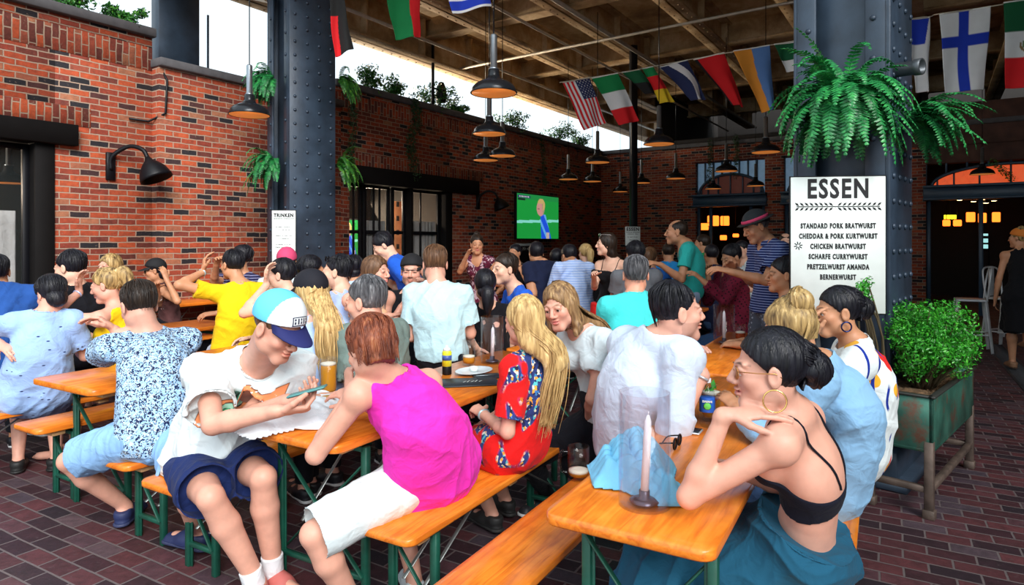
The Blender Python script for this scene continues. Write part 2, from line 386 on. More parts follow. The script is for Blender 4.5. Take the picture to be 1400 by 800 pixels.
# ---------------------------------------------------------------- people
def yv(d): d = math.radians(d); return A(math.sin(d), math.cos(d), 0)
UP = A(0, 0, 1)
def ik(S, T, a, b, hint):
    v = T-S; L = np.linalg.norm(v)
    if L > (a+b)*.985: T = S+v/L*(a+b)*.985; v = T-S; L = np.linalg.norm(v)
    if L < abs(a-b)+.03: L = abs(a-b)+.03
    d = nz(v); x = (a*a-b*b+L*L)/(2*L); h = math.sqrt(max(a*a-x*x, 0)); p = np.asarray(hint, float)-S; p = p-d*(p@d)
    return S+d*x+nz(p)*h, S+d*L
SK = {'pink': (.76, .39, .285), 'fair': (.78, .455, .325), 'tan': (.58, .275, .15), 'olive': (.70, .38, .24), 'brown': (.40, .18, .09), 'red': (.80, .36, .24)}
HAIR = {'black': ((.002, .002, .003), (.012, .012, .018), None), 'dark': ((.007, .004, .003), (.03, .018, .012), None), 'brown': ((.05, .022, .012), (.16, .08, .04), None),
        'auburn': ((.06, .012, .008), (.26, .07, .03), (.4, .16, .07)), 'blonde': ((.30, .17, .06), (.68, .47, .20), (.85, .66, .36)), 'darkblonde': ((.10, .05, .025), (.34, .20, .09), (.55, .38, .18)),
        'grey': ((.03, .03, .035), (.13, .13, .14), (.40, .40, .41)), 'streaked': ((.05, .025, .012), (.5, .33, .13), (.8, .62, .34))}
def head_prims(f, Q, B, s, fem, lids=.5):
    def p(*v): return Q(A(*v))
    w = .95 if fem else 1.
    f.ell(p(0, -.014, .036), A(.074*w, .092, .084)*s, B, .02)
    f.ell(p(0, .026, -.035), A(.059*w, .062, .080)*s, B, .03)
    f.cone(p(-.016, .068, -.100), p(.016, .068, -.100), .020*s*w, .020*s*w, .03)
    for q in (-1, 1):
        f.ell(p(q*.044*w, .012, -.064), A(.022, .034, .028)*s, B, .03)
        f.ell(p(q*.040*w, .060, -.026), A(.022, .022, .020)*s, B, .025)
        f.ell(p(q*.031, .104, .001), A(.018, .022, .0125)*s, B, .012, True)
        f.cone(p(q*.012, .086, .020), p(q*.044, .074, .020), .0085*s, .007*s, .014)
        f.ell(p(q*.031, .0785, .0015), A(.0165, .0125, .0115)*s, B, .004)
        if lids: f.ell(p(q*.031, .0812, .0015+.009*(1-lids)), A(.0168, .0125, .0095)*s, B, .002)
        f.ell(p(q*.0135, .097, -.034), A(.008, .010, .0075)*s, B, .007)
        f.ell(p(q*.078*w, -.004, -.008), A(.008, .019, .032)*s, B@np.eye(3), .006)
        f.ell(p(q*.086*w, .001, -.006), A(.005, .010, .018)*s, B, .004, True)
    f.cone(p(0, .086, .016), p(0, .110, -.028), .0075*s, .0105*s, .012)
    f.ell(p(0, .091, -.054), A(.022, .010, .006)*s, B, .006); f.ell(p(0, .089, -.068), A(.019, .011, .007)*s, B, .006)
    f.cone(p(-.022, .088, -.0605), p(.022, .088, -.0605), .002*s, .002*s, .004, sub=True); f.cone(p(-.014, .1005, -.0607), p(.014, .1005, -.0607), .0032*s, .0032*s, .004, sub=True)
def hand_prims(f, w, fd, pn, ts, s, curl=.5, spread=.0, sep=1.):
    fd = nz(fd); pn = nz(pn-fd*(pn@fd)); t = nz(np.cross(fd, pn))*ts
    f.cone(w-fd*.02*s, w+fd*.03*s, .024*s, .026*s, .02, t, 1.35)
    f.cone(w+fd*.032*s+t*.004*s, w+fd*.074*s+t*.002*s, .032*s, .036*s, .014, t, 2.3)
    for i, (o, L) in enumerate(((.029, .94), (.010, 1.05), (-.010, .98), (-.028, .76))):
        b = w+fd*(.094-(.006 if i == 3 else 0))*s+t*o*s; d = nz(fd+t*(o*5*spread)); r = .0088*s*(1-.05*i); c = curl*(1+.12*i)
        for j, l in enumerate((.043, .027, .021)):
            a = c*(.9, 1.1, .7)[j]; d = nz(d*math.cos(a)+pn*math.sin(a)); pn2 = nz(pn-d*(pn@d)); e = b+d*l*L*s
            f.cone(b, e, r, r*.92, .003*sep if j == 0 else .004); b = e; r *= .92; pn_ = pn2
            pn = nz(np.cross(nz(np.cross(d, pn)), d)) if False else pn
    b = w+fd*.022*s+t*.020*s; d = nz(t*.75+fd*.75+pn*.35)
    for j, l in enumerate((.042, .032, .026)):
        e = b+d*l*s; f.cone(b, e, (.0145, .0115, .0102)[j]*s, (.0118, .0105, .0085)[j]*s, .006); b = e; d = nz(d*.9+fd*.35+pn*(.25*curl))
def tuft(MBo, pts, r, n=5): MBo.tube(pts, r, n)
PEOPLE = {}
def person(label, H, yaw, pose='sit', hy=None, hp=0, hr=0, sc=1., fem=False, skin='fair', hair=('short', 'dark'), top=None, bot=None, shoes=None,
           N=None, P=None, sy=None, nf=.04, lean=.10, slouch=.03, lh=None, rh=None, le=None, re=None, lf=None, rf=None, lk=None, rk=None, lfy=None, rfy=None,
           lpn=None, rpn=None, lfd=None, rfd=None, curl=(.5, .5), res=None, near=0, fat=1., stub=0., lids=.35, group=None, cap=None, glasses=None, lip=None, seed=None, hs=1.,
           ear=None, extra=None, spread=0., watch=None, thigh=1., sw_=1.):
    H = np.asarray(H, float); seed = seed if seed is not None else len(PEOPLE)+11; Yd = H[1]
    h = res or (.0085 if near else min(.026, .0030*Yd)); hh = .0032 if near else min(.011, .0015*Yd)
    hy = yaw if hy is None else hy; sy = yaw if sy is None else sy
    f = yv(yaw); r = yv(yaw+90); sr = yv(sy+90); sf = yv(sy)
    Bf = yv(hy); Br = yv(hy+90); Bu = UP; cp, sp = math.cos(math.radians(hp)), math.sin(math.radians(hp)); Bf, Bu = Bf*cp-Bu*sp, Bu*cp+Bf*sp
    cr, sr_ = math.cos(math.radians(hr)), math.sin(math.radians(hr)); Br, Bu = Br*cr-Bu*sr_, Bu*cr+Br*sr_
    B = np.array([Br, Bf, Bu]); hsx = sc*hs*(1.0 if not fem else .96)
    def Q(v): return H+(np.asarray(v, float)*hsx)@B
    if N is None: N = H-UP*.165*sc-f*nf*sc
    if P is None:
        P = A(N[0]-f[0]*lean, N[1]-f[1]*lean, .60 if pose == 'sit' else N[2]-.50*sc)
    N = np.asarray(N, float); P = np.asarray(P, float); ax = nz(N-P); L = np.linalg.norm(N-P)
    bk = nz(-sf-ax*((-sf)@ax)); P1 = P+ax*L*.33+bk*slouch; P2 = P+ax*L*.66+bk*slouch*1.1
    w0, w1, w2 = (.150, .112, .124) if fem else (.148, .134, .150); w0 *= sc; w1 *= sc*fat; w2 *= sc*(.5+.5*fat); w0 *= (.6+.4*fat)
    dr = 1.48 if fem else 1.48; sw = (.150 if fem else .175)*sc*sw_
    shc = N-ax*.045*sc; SH = {}; 
    for q, n_ in ((-1, 'l'), (1, 'r')): SH[n_] = shc+sr*q*sw
    HIP = {n_: P-UP*.02+r*q*.085*sc for q, n_ in ((-1, 'l'), (1, 'r'))}
    ua, fa = .285*sc, .25*sc; th, sk_ = .43*sc, .41*sc
    EL = {}; WR = {}
    for n_, t, e, q in (('l', lh, le, -1), ('r', rh, re, 1)):
        if t is None: t = (SH[n_]+sf*.33*sc-UP*.28*sc-sr*q*.08) if pose == 'sit' else (SH[n_]+sf*.06+sr*q*.08-UP*.52*sc)
        if e is None: e = (SH[n_]+sr*q*.15-UP*.4+(-sf*.05 if pose == 'sit' else -sf*.1))
        EL[n_], WR[n_] = ik(SH[n_], np.asarray(t, float), ua, fa, e)
    KN = {}; AN = {}; FY = {}
    for n_, t, e, q, fy in (('l', lf, lk, -1, lfy), ('r', rf, rk, 1, rfy)):
        if t is None: t = (HIP[n_]+f*.42*sc) if pose == 'sit' else HIP[n_]+r*q*.03; t = A(t[0], t[1], .085)
        if e is None: e = HIP[n_]+f*.8+UP*(.35 if pose == 'sit' else .0)
        KN[n_], AN[n_] = ik(HIP[n_], np.asarray(t, float), th, sk_, e); FY[n_] = yaw if fy is None else fy
    root = empty('person', (P[0], P[1], 0), label=label, cat='person', group=group)
    am = (.90 if fem else 1.)*(.75+.25*fat)
    # ---- body: one continuous skin
    b = Fld()
    b.cone(P, P1, w0, w1, .05, r, dr); b.cone(P1, P2, w1, w2, .05, (r+sr), dr); b.cone(P2, N-ax*.10*sc, w2, .105*sc, .05, sr, dr)
    b.cone(SH['l'], SH['r'], .05*sc*am, .05*sc*am, .05)
    for n_ in 'lr': b.cone(N+ax*.02-sf*.01, SH[n_]+UP*.008, .046*sc*am, .040*sc*am, .04)
    if fem:
        for q in (-1, 1): b.ell(P2+ax*.01+sf*.085*sc+sr*q*.07*sc, A(.058, .055, .06)*sc, np.array([sr, sf, UP]), .03)
    nr = (.053 if not fem else .044)*sc
    b.cone(N-ax*.03, Q((0, -.022, -.055)), nr*1.12, nr, .03)
    if stub == 9: pass
    for n_, q in (('l', -1), ('r', 1)):
        b.ell(SH[n_]+sr*q*.008, A(.052, .052, .058)*sc*am, None, .025)
        b.cone(SH[n_], EL[n_], .046*sc*am, .036*sc*am, .02); m = EL[n_]*.72+WR[n_]*.28
        b.cone(EL[n_], m, .036*sc*am, .037*sc*am, .015); b.cone(m, WR[n_], .037*sc*am, .0245*sc*am, .015)
        b.cone(HIP[n_]-UP*.01, KN[n_], .082*sc*thigh, .049*sc, .02); m = KN[n_]*.68+AN[n_]*.32-yv(FY[n_])*.012
        b.cone(KN[n_], m, .047*sc, .052*sc, .015); b.cone(m, AN[n_], .052*sc, .033*sc, .02)
        fv = yv(FY[n_]); b.cone(AN[n_]-fv*.03-UP*.035, AN[n_]+fv*.13*sc-UP*.05, .033*sc, .026*sc, .03); b.cone(AN[n_]+fv*.1*sc-UP*.053, AN[n_]+fv*.165*sc-UP*.06, .026*sc, .018*sc, .02, yv(FY[n_]+90), 1.5)
    hd = {}
    for n_, q, pn, fd, cu in (('l', -1, lpn, lfd, curl[0]), ('r', 1, rpn, rfd, curl[1])):
        fd = nz(WR[n_]-EL[n_]) if fd is None else nz(np.asarray(fd, float)); pn = (-UP-sr*q*.5) if pn is None else np.asarray(pn, float)
        pn = nz(pn-fd*(pn@fd)); t = np.cross(fd, pn); ts = 1 if (t@(-sr*q)) > 0 else -1
        ts = q*-1 if False else (1 if q == -1 else -1)
        # thumb side follows from which hand it is: right hand: fingers x palm-normal points away from the thumb
        hand_prims(b, WR[n_]+fd*.012, fd, pn, 1 if q == 1 else -1, sc*(.97 if not fem else .88), cu, spread); hd[n_] = (WR[n_]+fd*.09*sc, fd, pn)
    head_prims(b, Q, B, hsx, fem, lids)
    fine = [(Q((0, 0, 0))-.155*hsx, Q((0, 0, 0))+.155*hsx, hh)]
    hf = .0028 if near else max(.004, min(.009, .0011*Yd))
    for n_ in 'lr':
        c = hd[n_][0]; fine.append((c-.115*sc, c+.115*sc, hf))
    if not near and Yd > 7: fine = fine[:1]
    V, Fq = mesh_fld(b, h, fine)
    BV = V; BN = vnorm(V, Fq)
    sk = np.array(SK[skin]) if isinstance(skin, str) else np.array(skin)
    C = np.tile(sk, (len(V), 1)); q = ((V-H)@B.T)/hsx; X, Y, Z = q.T; hd_ = (np.abs(X) < .1) & (np.abs(Y) < .13) & (np.abs(Z) < .14)
    def mix(mask, c, a=1.): 
        m = np.clip(mask, 0, 1)[:, None]*a; C[:] = C*(1-m)+np.array(c)*m
    g = lambda *a: np.exp(-sum(((v-c)/w_)**2 for v, c, w_ in a))
    mix(g((np.abs(X), .042, .022), (Y, .065, .04), (Z, -.03, .02))*hd_, sk*A(1., .70, .68), .5)
    mix(g((X, 0, .012), (Y, .11, .02), (Z, -.03, .014))*hd_, sk*A(1., .76, .74), .5)
    lc = lip or ((.62, .16, .16) if fem else tuple(sk*A(.85, .52, .5)))
    mix(g((X, 0, .019), (Z, -.0608, .0088))*hd_*(Y > .078)*1.5, lc, .9)
    hc = HAIR[hair[1]] if hair else HAIR['dark']; bc = tuple(A(*hc[0])*.6+A(*hc[1])*.4)
    br = g((np.abs(X), .031, .017), (Z-.006*(1-((np.abs(X)-.03)/.02)**2), .019, .0042 if not fem else .003))*hd_*(Y > .055)
    mix(br*1.3, bc, .85)
    if stub: mix(((Z < -.04) & (Y > -.005) & (Z > -.125)).astype(float)*np.clip((np.abs(X)+.02-(Z+.04)*.1)*9, .5, 1)*(1-g((X, 0, .021), (Z, -.0608, .010))), bc, stub)
    if not near: mix(g((np.abs(X), .031, .011), (Z, .000, .0042))*hd_*(Y > .06)*1.6, (.05, .03, .03), .85)
    else: mix(g((np.abs(X), .031, .015), (Z, -.0035+.009*(1-lids), .0022))*hd_*(Y > .07), sk*.35, .6)
    body = mk('body', V, Fq, vcol('skin', .46, bmp=.12, scale=300., sss=.10, spec=.35, mulvar=.13, vs=22.), root, cols=C)
    if near and lids < .9:
        for q_ in (-1, 1):
            m = MB(); m.lathe((0, 0, 0), [(.0123*math.sin(math.pi*i/10)*hsx, -.0123*math.cos(math.pi*i/10)*hsx) for i in range(11)], 16, np.array([Br, -Bu, Bf]))
            EV = np.concatenate(m.V)+Q((q_*.031, .0795, -.001)); ph = (EV-Q((q_*.031, .0795, -.001)))@Bf/(.0123*hsx)
            cc = np.where(ph[:, None] > .93, (.01, .01, .01), np.where(ph[:, None] > .80, (.08, .05, .03), (.8, .78, .76))); mk('eye', EV, m.F, vcol('eyeball', .1), root, cols=cc)
    # ---- garments
    def garment(name, fl, mat, amp=0., gh=None, fsc=1.):
        V, Fq = mesh_fld(fl, gh or (h*.76 if near else h))
        if not len(V): return None
        if near: V = relax(V, Fq, 3)
        if amp: V = V+vnorm(V, Fq)*folds(V-P, seed, amp*1.5, fsc)[:, None]
        return mk(name, V, Fq, mat, root)
    def torso(fl, t, tl, cutp=None):
        fl.cone(P, P1, w0+tl, w1+t+(tl-t)*.6, .05, r, dr*.97); fl.cone(P1, P2, w1+t+(tl-t)*.6, w2+t, .05, (r+sr), dr*.97); fl.cone(P2, N-ax*.10*sc, w2+t, .105*sc+t, .05, sr, dr*.97)
        if fem:
            for q in (-1, 1): fl.ell(P2+ax*.01+sf*.085*sc+sr*q*.07*sc, A(.058, .055, .06)*sc+t, np.array([sr, sf, UP]), .04)
    if top:
        T = dict(t=.010, tl=.028, sl=.55, hem=.10, amp=.011, nk=.064, kind='tee', scoop=.028, sd=.0); T.update(top); t = T['t']+(.35*h if h > .012 else 0); k = T['kind']; g = Fld()
        torso(g, t, T['tl'])
        if T.get('belly'): g.ell(P+ax*.10+sf*.09, A(.14, .11, .15)*sc*fat, np.array([sr, sf, UP]), .06)
        if k in ('tee', 'long', 'tank', 'dress', 'loose'):
            e = 1.0 if k not in ('tank',) else .62
            g.cone(shc-sr*sw*e, shc+sr*sw*e, .05*sc*am+t, .05*sc*am+t, .05)
            for q, n_ in ((-1, 'l'), (1, 'r')): g.cone(N+ax*.015-sf*.01, N*(1-e)+(SH[n_]+UP*.008)*e, .046*sc*am+t*.8, .040*sc*am+t, .04)
        hp_ = P-UP*T['hem'] if T['hem'] < .9 else P
        for q, n_ in ((-1, 'l'), (1, 'r')):
            s_ = T['sl'] if not isinstance(T['sl'], tuple) else T['sl'][0 if q < 0 else 1]
            if k == 'tank' or s_ <= 0: continue
            g.ell(SH[n_]+sr*q*.008, A(.053, .053, .058)*sc*am+t, None, .03); lo = T.get('sloose', .016)
            if s_ <= 1: e = SH[n_]+(EL[n_]-SH[n_])*s_; g.cone(SH[n_], e, .054*sc*am+t, .046*sc*am+t+lo, .03, cut=(1,)); g.cone(SH[n_]+(EL[n_]-SH[n_])*(s_-.12), EL[n_], .045*sc*am+t*.5+lo*.7, .04*sc*am+t*.5+lo*.7, .004, sub=True, cut=(0,)) if h < .012 else None
            else:
                e = EL[n_]+(WR[n_]-EL[n_])*(s_-1); g.cone(SH[n_], EL[n_], .054*sc*am+t, .046*sc*am+t, .03); g.cone(EL[n_], e, .046*sc*am+t, .034*sc*am+t+lo*.4, .02, cut=(1,))
        if k == 'tank':
            for q, n_ in ((-1, 'l'), (1, 'r')): g.cone(SH[n_]+sr*q*.012+UP*.10, SH[n_]+sr*q*(.03)-UP*.07, .055*sc, .055*sc, .02, sub=True)
        if k == 'cami': g.cut(N-ax*T.get('topcut', .17)*sc, nz(ax-sf*T.get('tilt', .1)))
        elif k == 'tube': pass
        g.cone(N+sf*.012-UP*.005, N+ax*.2+sf*.03, T['nk']*sc*am, .09*sc, .01, sub=True)
        if T['scoop']: g.ell(N+sf*(.075+T['sd'])*sc-ax*(.0+T['sd'])*sc, A(T['scoop']*1.2, .06, T['scoop']*1.6)*sc, np.array([sr, sf, UP]), .01, True)
        if k == 'cami' or T.get('hcut'): g.cut(N-ax*T['hcut']*sc, -ax)
        elif T.get('skirt'):
            sk0 = T['skirt']
            for n_ in 'lr': g.cone(HIP[n_], HIP[n_]+(KN[n_]-HIP[n_])*sk0, .105*sc+t, (.085+.02)*sc+t, .09, cut=(1,))
            if pose == 'stand': g.cone(P, P-UP*.42*sk0*sc, w0+t, w0+.05, .05, r, 1.2, cut=(1,))
        else: g.cut(hp_, -nz(UP*1.0+ax*.4-f*T.get('hemtilt', .25)))
        garment('dress' if T.get('skirt') else ('camisole' if k == 'cami' else ('tank_top' if k == 'tank' else 'shirt')), g, T['m'], T['amp'])
        if k == 'cami' or T.get('straps'):
            mb = MB()
            for q in (-1, 1):
                ctl = [P2+ax*(.66*L*0+.06)+sf*.12*sc+sr*q*.07*sc, N-ax*.06+sf*.085*sc+sr*q*.085*sc, N-ax*.0+sf*.0+sr*q*.092*sc+UP*.022, N-ax*.05-sf*.068*sc+sr*q*.085*sc, N-ax*(T.get('topcut', .17)*.7)*sc-sf*(.13*sc+slouch)+sr*q*.075*sc, N-ax*(T.get('topcut', .17)+.05)*sc-sf*(.14*sc+slouch)+sr*q*.065*sc]
                pts = catmull(ctl, 6)
                for i_ in range(len(pts)): j_ = np.argmin(((BV-pts[i_])**2).sum(1)); pts[i_] = BV[j_]+BN[j_]*.003
                pts[1:-1] = (pts[:-2]+pts[1:-1]*2+pts[2:])/4; mb.tube(pts, .0034, 6)
            mb.build('strap', T['m'], root, True)
        if T.get('collar'):
            mb = MB(); ring = []
            for i in range(25):
                a = math.radians(-150+300*i/24)+math.pi; d = sf*-math.cos(a)*-1; d = -sf*math.cos(a-math.pi)*-1 if False else (sr*math.sin(a)+sf*-math.cos(a)*-1)
                ring.append(d)
            Vv = []; n_ = 28
            for i in range(n_+1):
                a = math.radians(25+310*i/n_); d = sf*math.cos(a)+sr*math.sin(a); c = N+sf*.008+UP*(.012-.022*max(0, math.cos(a)))
                R1 = T['nk']*am*sc
                Vv += [c+d*(R1-.008)+UP*.03, c+d*(R1+.004)+UP*.032, c+d*(R1+.020)-UP*.004, c+d*(R1+.010)-UP*.008]
            Fc = [(i*4+j, i*4+(j+1) % 4, (i+1)*4+(j+1) % 4, (i+1)*4+j) for i in range(n_) for j in range(4)]+[(0, 1, 2, 3), (n_*4+3, n_*4+2, n_*4+1, n_*4)]
            mb.add(Vv, Fc); mb.build('collar', T['m'], root, True)
    if bot:
        T = dict(kind='pants', t=.012, amp=.008, to=.7, fl=.02); T.update(bot); t = T['t']; k = T['kind']; g = Fld()
        g.cone(P, P+ax*.10*sc, w0+t, w0+t-.01, .04, r, dr*.97)
        for n_ in 'lr':
            a, kk, c = HIP[n_], KN[n_], AN[n_]
            if k == 'shorts': e = a+(kk-a)*T['to']; g.cone(a, e, .088*sc*thigh+t, (.064*sc*thigh+t+T['fl']), .03, cut=(1,)); g.cone(a+(kk-a)*(T['to']-.14), a+(kk-a)*1.2, .060*sc*thigh+t*.4+T['fl'], .060*sc+T['fl'], .004, sub=True, cut=(0,)) if h < .012 else None
            elif k == 'pants': g.cone(a, kk, .087*sc*thigh+t, .056*sc+t, .03); m = kk*.25+c*.75 if T['to'] < .9 else c; g.cone(kk, c+UP*.02, .062*sc+t, .046*sc+t, .03, cut=(1,))
            elif k == 'skirt':
                e = kk+(c-kk)*max(0, T['to']-1) if T['to'] > 1 else a+(kk-a)*T['to']
                g.cone(a, kk if T['to'] > 1 else e, .11*sc+t, .10*sc+t, .12, cut=None if T['to'] > 1 else (1,))
                if T['to'] > 1: g.cone(kk, e, .10*sc+t, .12*sc+t, .12, cut=(1,))
        wz = (.10 if not T.get('wz') else T['wz'])*sc; g.cut(P+UP*wz, nz(UP-f*.45)) if pose == 'sit' else g.cut(P+ax*wz, ax)
        garment({'shorts': 'shorts', 'pants': 'trousers', 'skirt': 'skirt'}[k], g, T['m'], T['amp'])
        if k == 'pants' and shoes is None: shoes = dict(m=plain('dark_shoe', (.02, .02, .025), .5))
    if shoes:
        for n_ in 'lr':
            fv = yv(FY[n_]); rv = yv(FY[n_]+90); a = AN[n_]; z0 = a[2]-.085; g = Fld(); ft = T_ = shoes.get('t', 0)
            g.cone(a-fv*.035-UP*.030, a+fv*.06*sc-UP*.045, .043*sc, .040*sc, .03, rv, 1.); g.cone(a+fv*.05*sc-UP*.052, a+fv*.155*sc-UP*.058, .042*sc, .033*sc, .03, rv, 1.35)
            g.cone(a-fv*.04-UP*.07, a+fv*.16*sc-UP*.072, .036*sc, .038*sc, .02, rv, 2.)
            if not shoes.get('high'): g.cut(a+UP*.0, nz(UP-fv*.15))
            g.cone(a-UP*.02, a+UP*.1, .030*sc, .045*sc, .008, sub=True)
            g.cut(A(0, 0, z0+.014), -UP); V, Fq = mesh_fld(g, max(.004, min(h*.7, .012))); s_ = mk('shoe', V, Fq, shoes['m'], root)
            g = Fld(); g.cone(a-fv*.045*sc-UP*.074, a+fv*.165*sc-UP*.074, .040*sc, .041*sc, .02, rv, 1.); g.cut(A(0, 0, z0+.018), UP); g.cut(A(0, 0, z0+.001), -UP)
            V, Fq = mesh_fld(g, max(.004, min(h*.7, .012)))
            if len(V): mk('sole', V, Fq, shoes.get('sole', plain('white_rubber', (.8, .8, .8), .5)), s_, org=np.array(root.location))
            if shoes.get('sock'):
                g = Fld(); g.cone(a-UP*.05, a+(KN[n_]-a)*shoes.get('sh', .12), .041*sc, .043*sc, .02, cut=(1,)); V, Fq = mesh_fld(g, max(.004, h*.7)); mk('sock', V, Fq, shoes['sock'], root)
    # ---- hair
    if hair:
        hm = hairmat('hair_'+hair[1], *HAIR[hair[1]]); HV = []; HF = []; n = 0; st = hair[0]; kw = hair[2] if len(hair) > 2 else {}
        def addf(fl, gr=.004):
            nonlocal n
            V, Fq = mesh_fld(fl, hh*1.25)
            if not len(V): return
            q = (V-H)@B.T/hsx; rr = np.random.default_rng(seed); ph = rr.uniform(0, 6, 4); a = np.arctan2(q[:, 0], -q[:, 1]+.02); 
            w = np.sin(a*23+ph[0]+2.*np.sin(q[:, 2]*26+ph[1]))*.55+np.sin(a*41+q[:, 2]*30+ph[2]+1.5*np.sin(a*5))*.4+.6*np.sin(q[:, 0]*50+3*np.sin(q[:, 1]*30+ph[3]))
            V = V+vnorm(V, Fq)*(w*gr*.5)[:, None]; HV.append(V); HF.append(Fq+n); n += len(V)
        th_ = kw.get('th', .008)*.75
        s = hsx; g = Fld(); lo = kw.get('line', 0)
        if st in ('short', 'bun', 'pony', 'up', 'updo'):
            top_ = kw.get('top', .0)
            g.ell(Q((0, -.016, .036)), A(.074+th_, .092+th_, .084+th_)*s, B, .02)
            if top_: g.ell(Q((0, .02, .085)), A(.062, .07, .045+top_)*s, B, .03)
            sl = kw.get('slope', 1.); nrm = Q(A(0, 1, -1/sl))-H; g.cut(Q((0, .075+lo, .060-.0)), nrm); 
            for q_ in (-1, 1): g.ell(Q((q_*.085, -.000, -.012)), A(.028, .021, .036)*s, B, .006, True)
            g.ell(Q((0, .11, -.005)), A(.064, .075, .056)*s, B, .01, True)
            if kw.get('bald'): g.ell(Q((0, .06, .125)), A(.055, .09, .045)*s, B, .02, True)
            addf(g, kw.get('gr', .0028))
            if 'back' in kw: g2 = Fld(); g2.ell(Q((0, -.06, -.045)), A(.066, .05, kw['back'])*s, B); addf(g2)
        if st == 'bob':
            g.ell(Q((0, -.016, .032)), A(.088, .106, .098)*s, B, .02); g.cone(Q((0, -.045, -.01)), Q((0, -.05, -.075-kw.get('len', 0))), .082*s, .062*s, .04, Br, 1.2)
            g.ell(Q((0, .115, -.035)), A(.068, .095, .092)*s, B, .012, True); g.cut(Q((0, 0, -.10-kw.get('len', 0))), -Bu); addf(g)
        if st == 'bun' or st == 'updo':
            bp = kw.get('bun', (0, -.115, .03)); g = Fld(); g.ell(Q(bp), A(.046, .04, .044)*s*kw.get('bs', 1), B); g.ell(Q(A(*bp)*.8), A(.04, .04, .04)*s, B, .02); addf(g, .008)
        if st == 'pony':
            bp = kw.get('bun', (0, -.10, .05)); pts = catmull([Q(bp), Q(A(*bp)+A(0, -.05, .0)), Q(A(*bp)+A(0, -.06, -.10)), Q(A(*bp)+A(0, -.03, -.10-kw.get('len', .15)))], 4); g = Fld()
            for i in range(len(pts)-1): u = i/(len(pts)-1); g.cone(pts[i], pts[i+1], (.020+.022*math.sin(math.pi*min(1, u*1.2)))*s, (.020+.022*math.sin(math.pi*min(1, (u+.08)*1.2)))*s*(1 if u < .8 else .5), .02)
            addf(g)
        if st == 'long':
            ln = kw.get('len', .30); g.ell(Q((0, -.014, .034)), A(.084, .101, .094)*s, B, .02)
            bb = N-sf*(.085+slouch)*sc; e = bb-ax*(ln-.10)-sf*.02
            g.cone(Q((0, -.03, -.01)), Q((0, -.05, -.09)), .082*s, .070*s, .04, Br, 1.25); g.cone(Q((0, -.05, -.09)), bb-ax*.0, .070*s, .075*s, .04, Br, 1.6)
            wd_ = kw.get('w', .085); g.cone(bb, e, wd_*s, wd_*.75*s, .04, sr, 2.6)
            if kw.get('front'):
                for q_ in (-1, 1): g.cone(Q((q_*.07, .01, 0)), Q((q_*.078, .015, -.12)), .024*s, .022*s, .03); g.cone(Q((q_*.078, .015, -.12)), Q((q_*.075, .05, -.12-kw['front'])), .022*s, .012*s, .03)
            g.ell(Q((0, .105, -.03)), A(.061, .090, .092)*s, B, .012, True); addf(g, .006)
        nst = kw.get('strands', 110 if st == 'short' and Yd < 5 else (50 if st == 'short' and Yd < 7 else 0))
        if st == 'short' and (cap or kw.get('bald')): nst = 0
        if nst:
            rr = np.random.default_rng(seed+5); mb = MB()
            if st == 'long':
                for i in range(nst):
                    a = rr.uniform(-1, 1); ln_ = kw.get('len', .30)*rr.uniform(.75, 1.12); o = rr.normal(size=3)*.006
                    p0 = Q((a*.02, -.02, .128)) if not cap else Q((a*.05, -.085, .02)); p1 = Q((a*.078, -.05-.05*(1-a*a), .07)) if not cap else Q((a*.07, -.09, .005)); p2 = Q((a*.09, -.04-.075*(1-a*a), -.03)); bb = N-sf*(.095+slouch+.02*(1-a*a))*sc+sr*a*wd_*.95
                    p3 = bb+UP*.03+o; p4 = bb-ax*ln_*.4+sr*a*.015+o*2-sf*.012; p5 = bb-ax*(ln_-.06)+o*3+sr*(a*-.01)-sf*.0
                    pts = catmull([p0, p1, p2, p3, p4, p5], 4); u = np.linspace(0, 1, len(pts)); mb.tube(pts, .0042*(1-u**3*.85)*rr.uniform(.6, 1.3), 5)
            elif st in ('bob', 'short'):
                for i in range(nst):
                    a = rr.uniform(-2.6, 2.6); 
                    if abs(a) > 2.1: a *= .6
                    sh_ = st == 'short'; z1 = rr.uniform(.0, .04); z2 = (kw.get('zend', -.10 if not sh_ else -.055+.085*(abs(a)/1.5)**2)*rr.uniform(.7, 1.1)) if abs(a) < 1.5 else rr.uniform(.0, .04) if not sh_ else rr.uniform(.03, .055); R0 = .090 if not sh_ else .0745+th_
                    pts = catmull([Q((math.sin(a)*.02, -.02-math.cos(a)*.02, .132)), Q((math.sin(a)*.065, -.02-math.cos(a)*.07, .105)), Q((math.sin(a)*R0, -.018-math.cos(a)*(R0+.018), z1+.03)), Q((math.sin(a)*R0*(.95 if not sh_ else .86), -.022-math.cos(a)*(R0+.002)*(1 if not sh_ else .86), z2))], 4)
                    u = np.linspace(0, 1, len(pts)); mb.tube(pts, .0045*(.6 if sh_ else 1)*(1-u**3*.8)*rr.uniform(.5, 1.2), 5)
            elif st in ('bun', 'pony', 'updo'):
                bp = A(*kw.get('bun', (0, -.115, .03)))
                for i in range(nst):
                    a = rr.uniform(-1.35, 1.35)*1.0; u0 = rr.uniform(.0, 1)
                    st_ = A(math.sin(a)*.070, .066-.11*(abs(a)/1.35)**2, .092*math.cos(a)*.6+.030) if u0 < .6 else A(math.sin(a*1.2)*.055, -.078, -.045)
                    mid = (st_+bp)/2; m_ = mid-A(0, -.014, .036); k_ = 1/np.sqrt((m_[0]/.085)**2+(m_[1]/.103)**2+(m_[2]/.095)**2); mid = A(0, -.014, .036)+m_*k_
                    pts = catmull([Q(st_), Q(mid), Q(bp+rr.normal(size=3)*.014)], 4); mb.tube(pts, .0035*rr.uniform(.6, 1.2), 5)
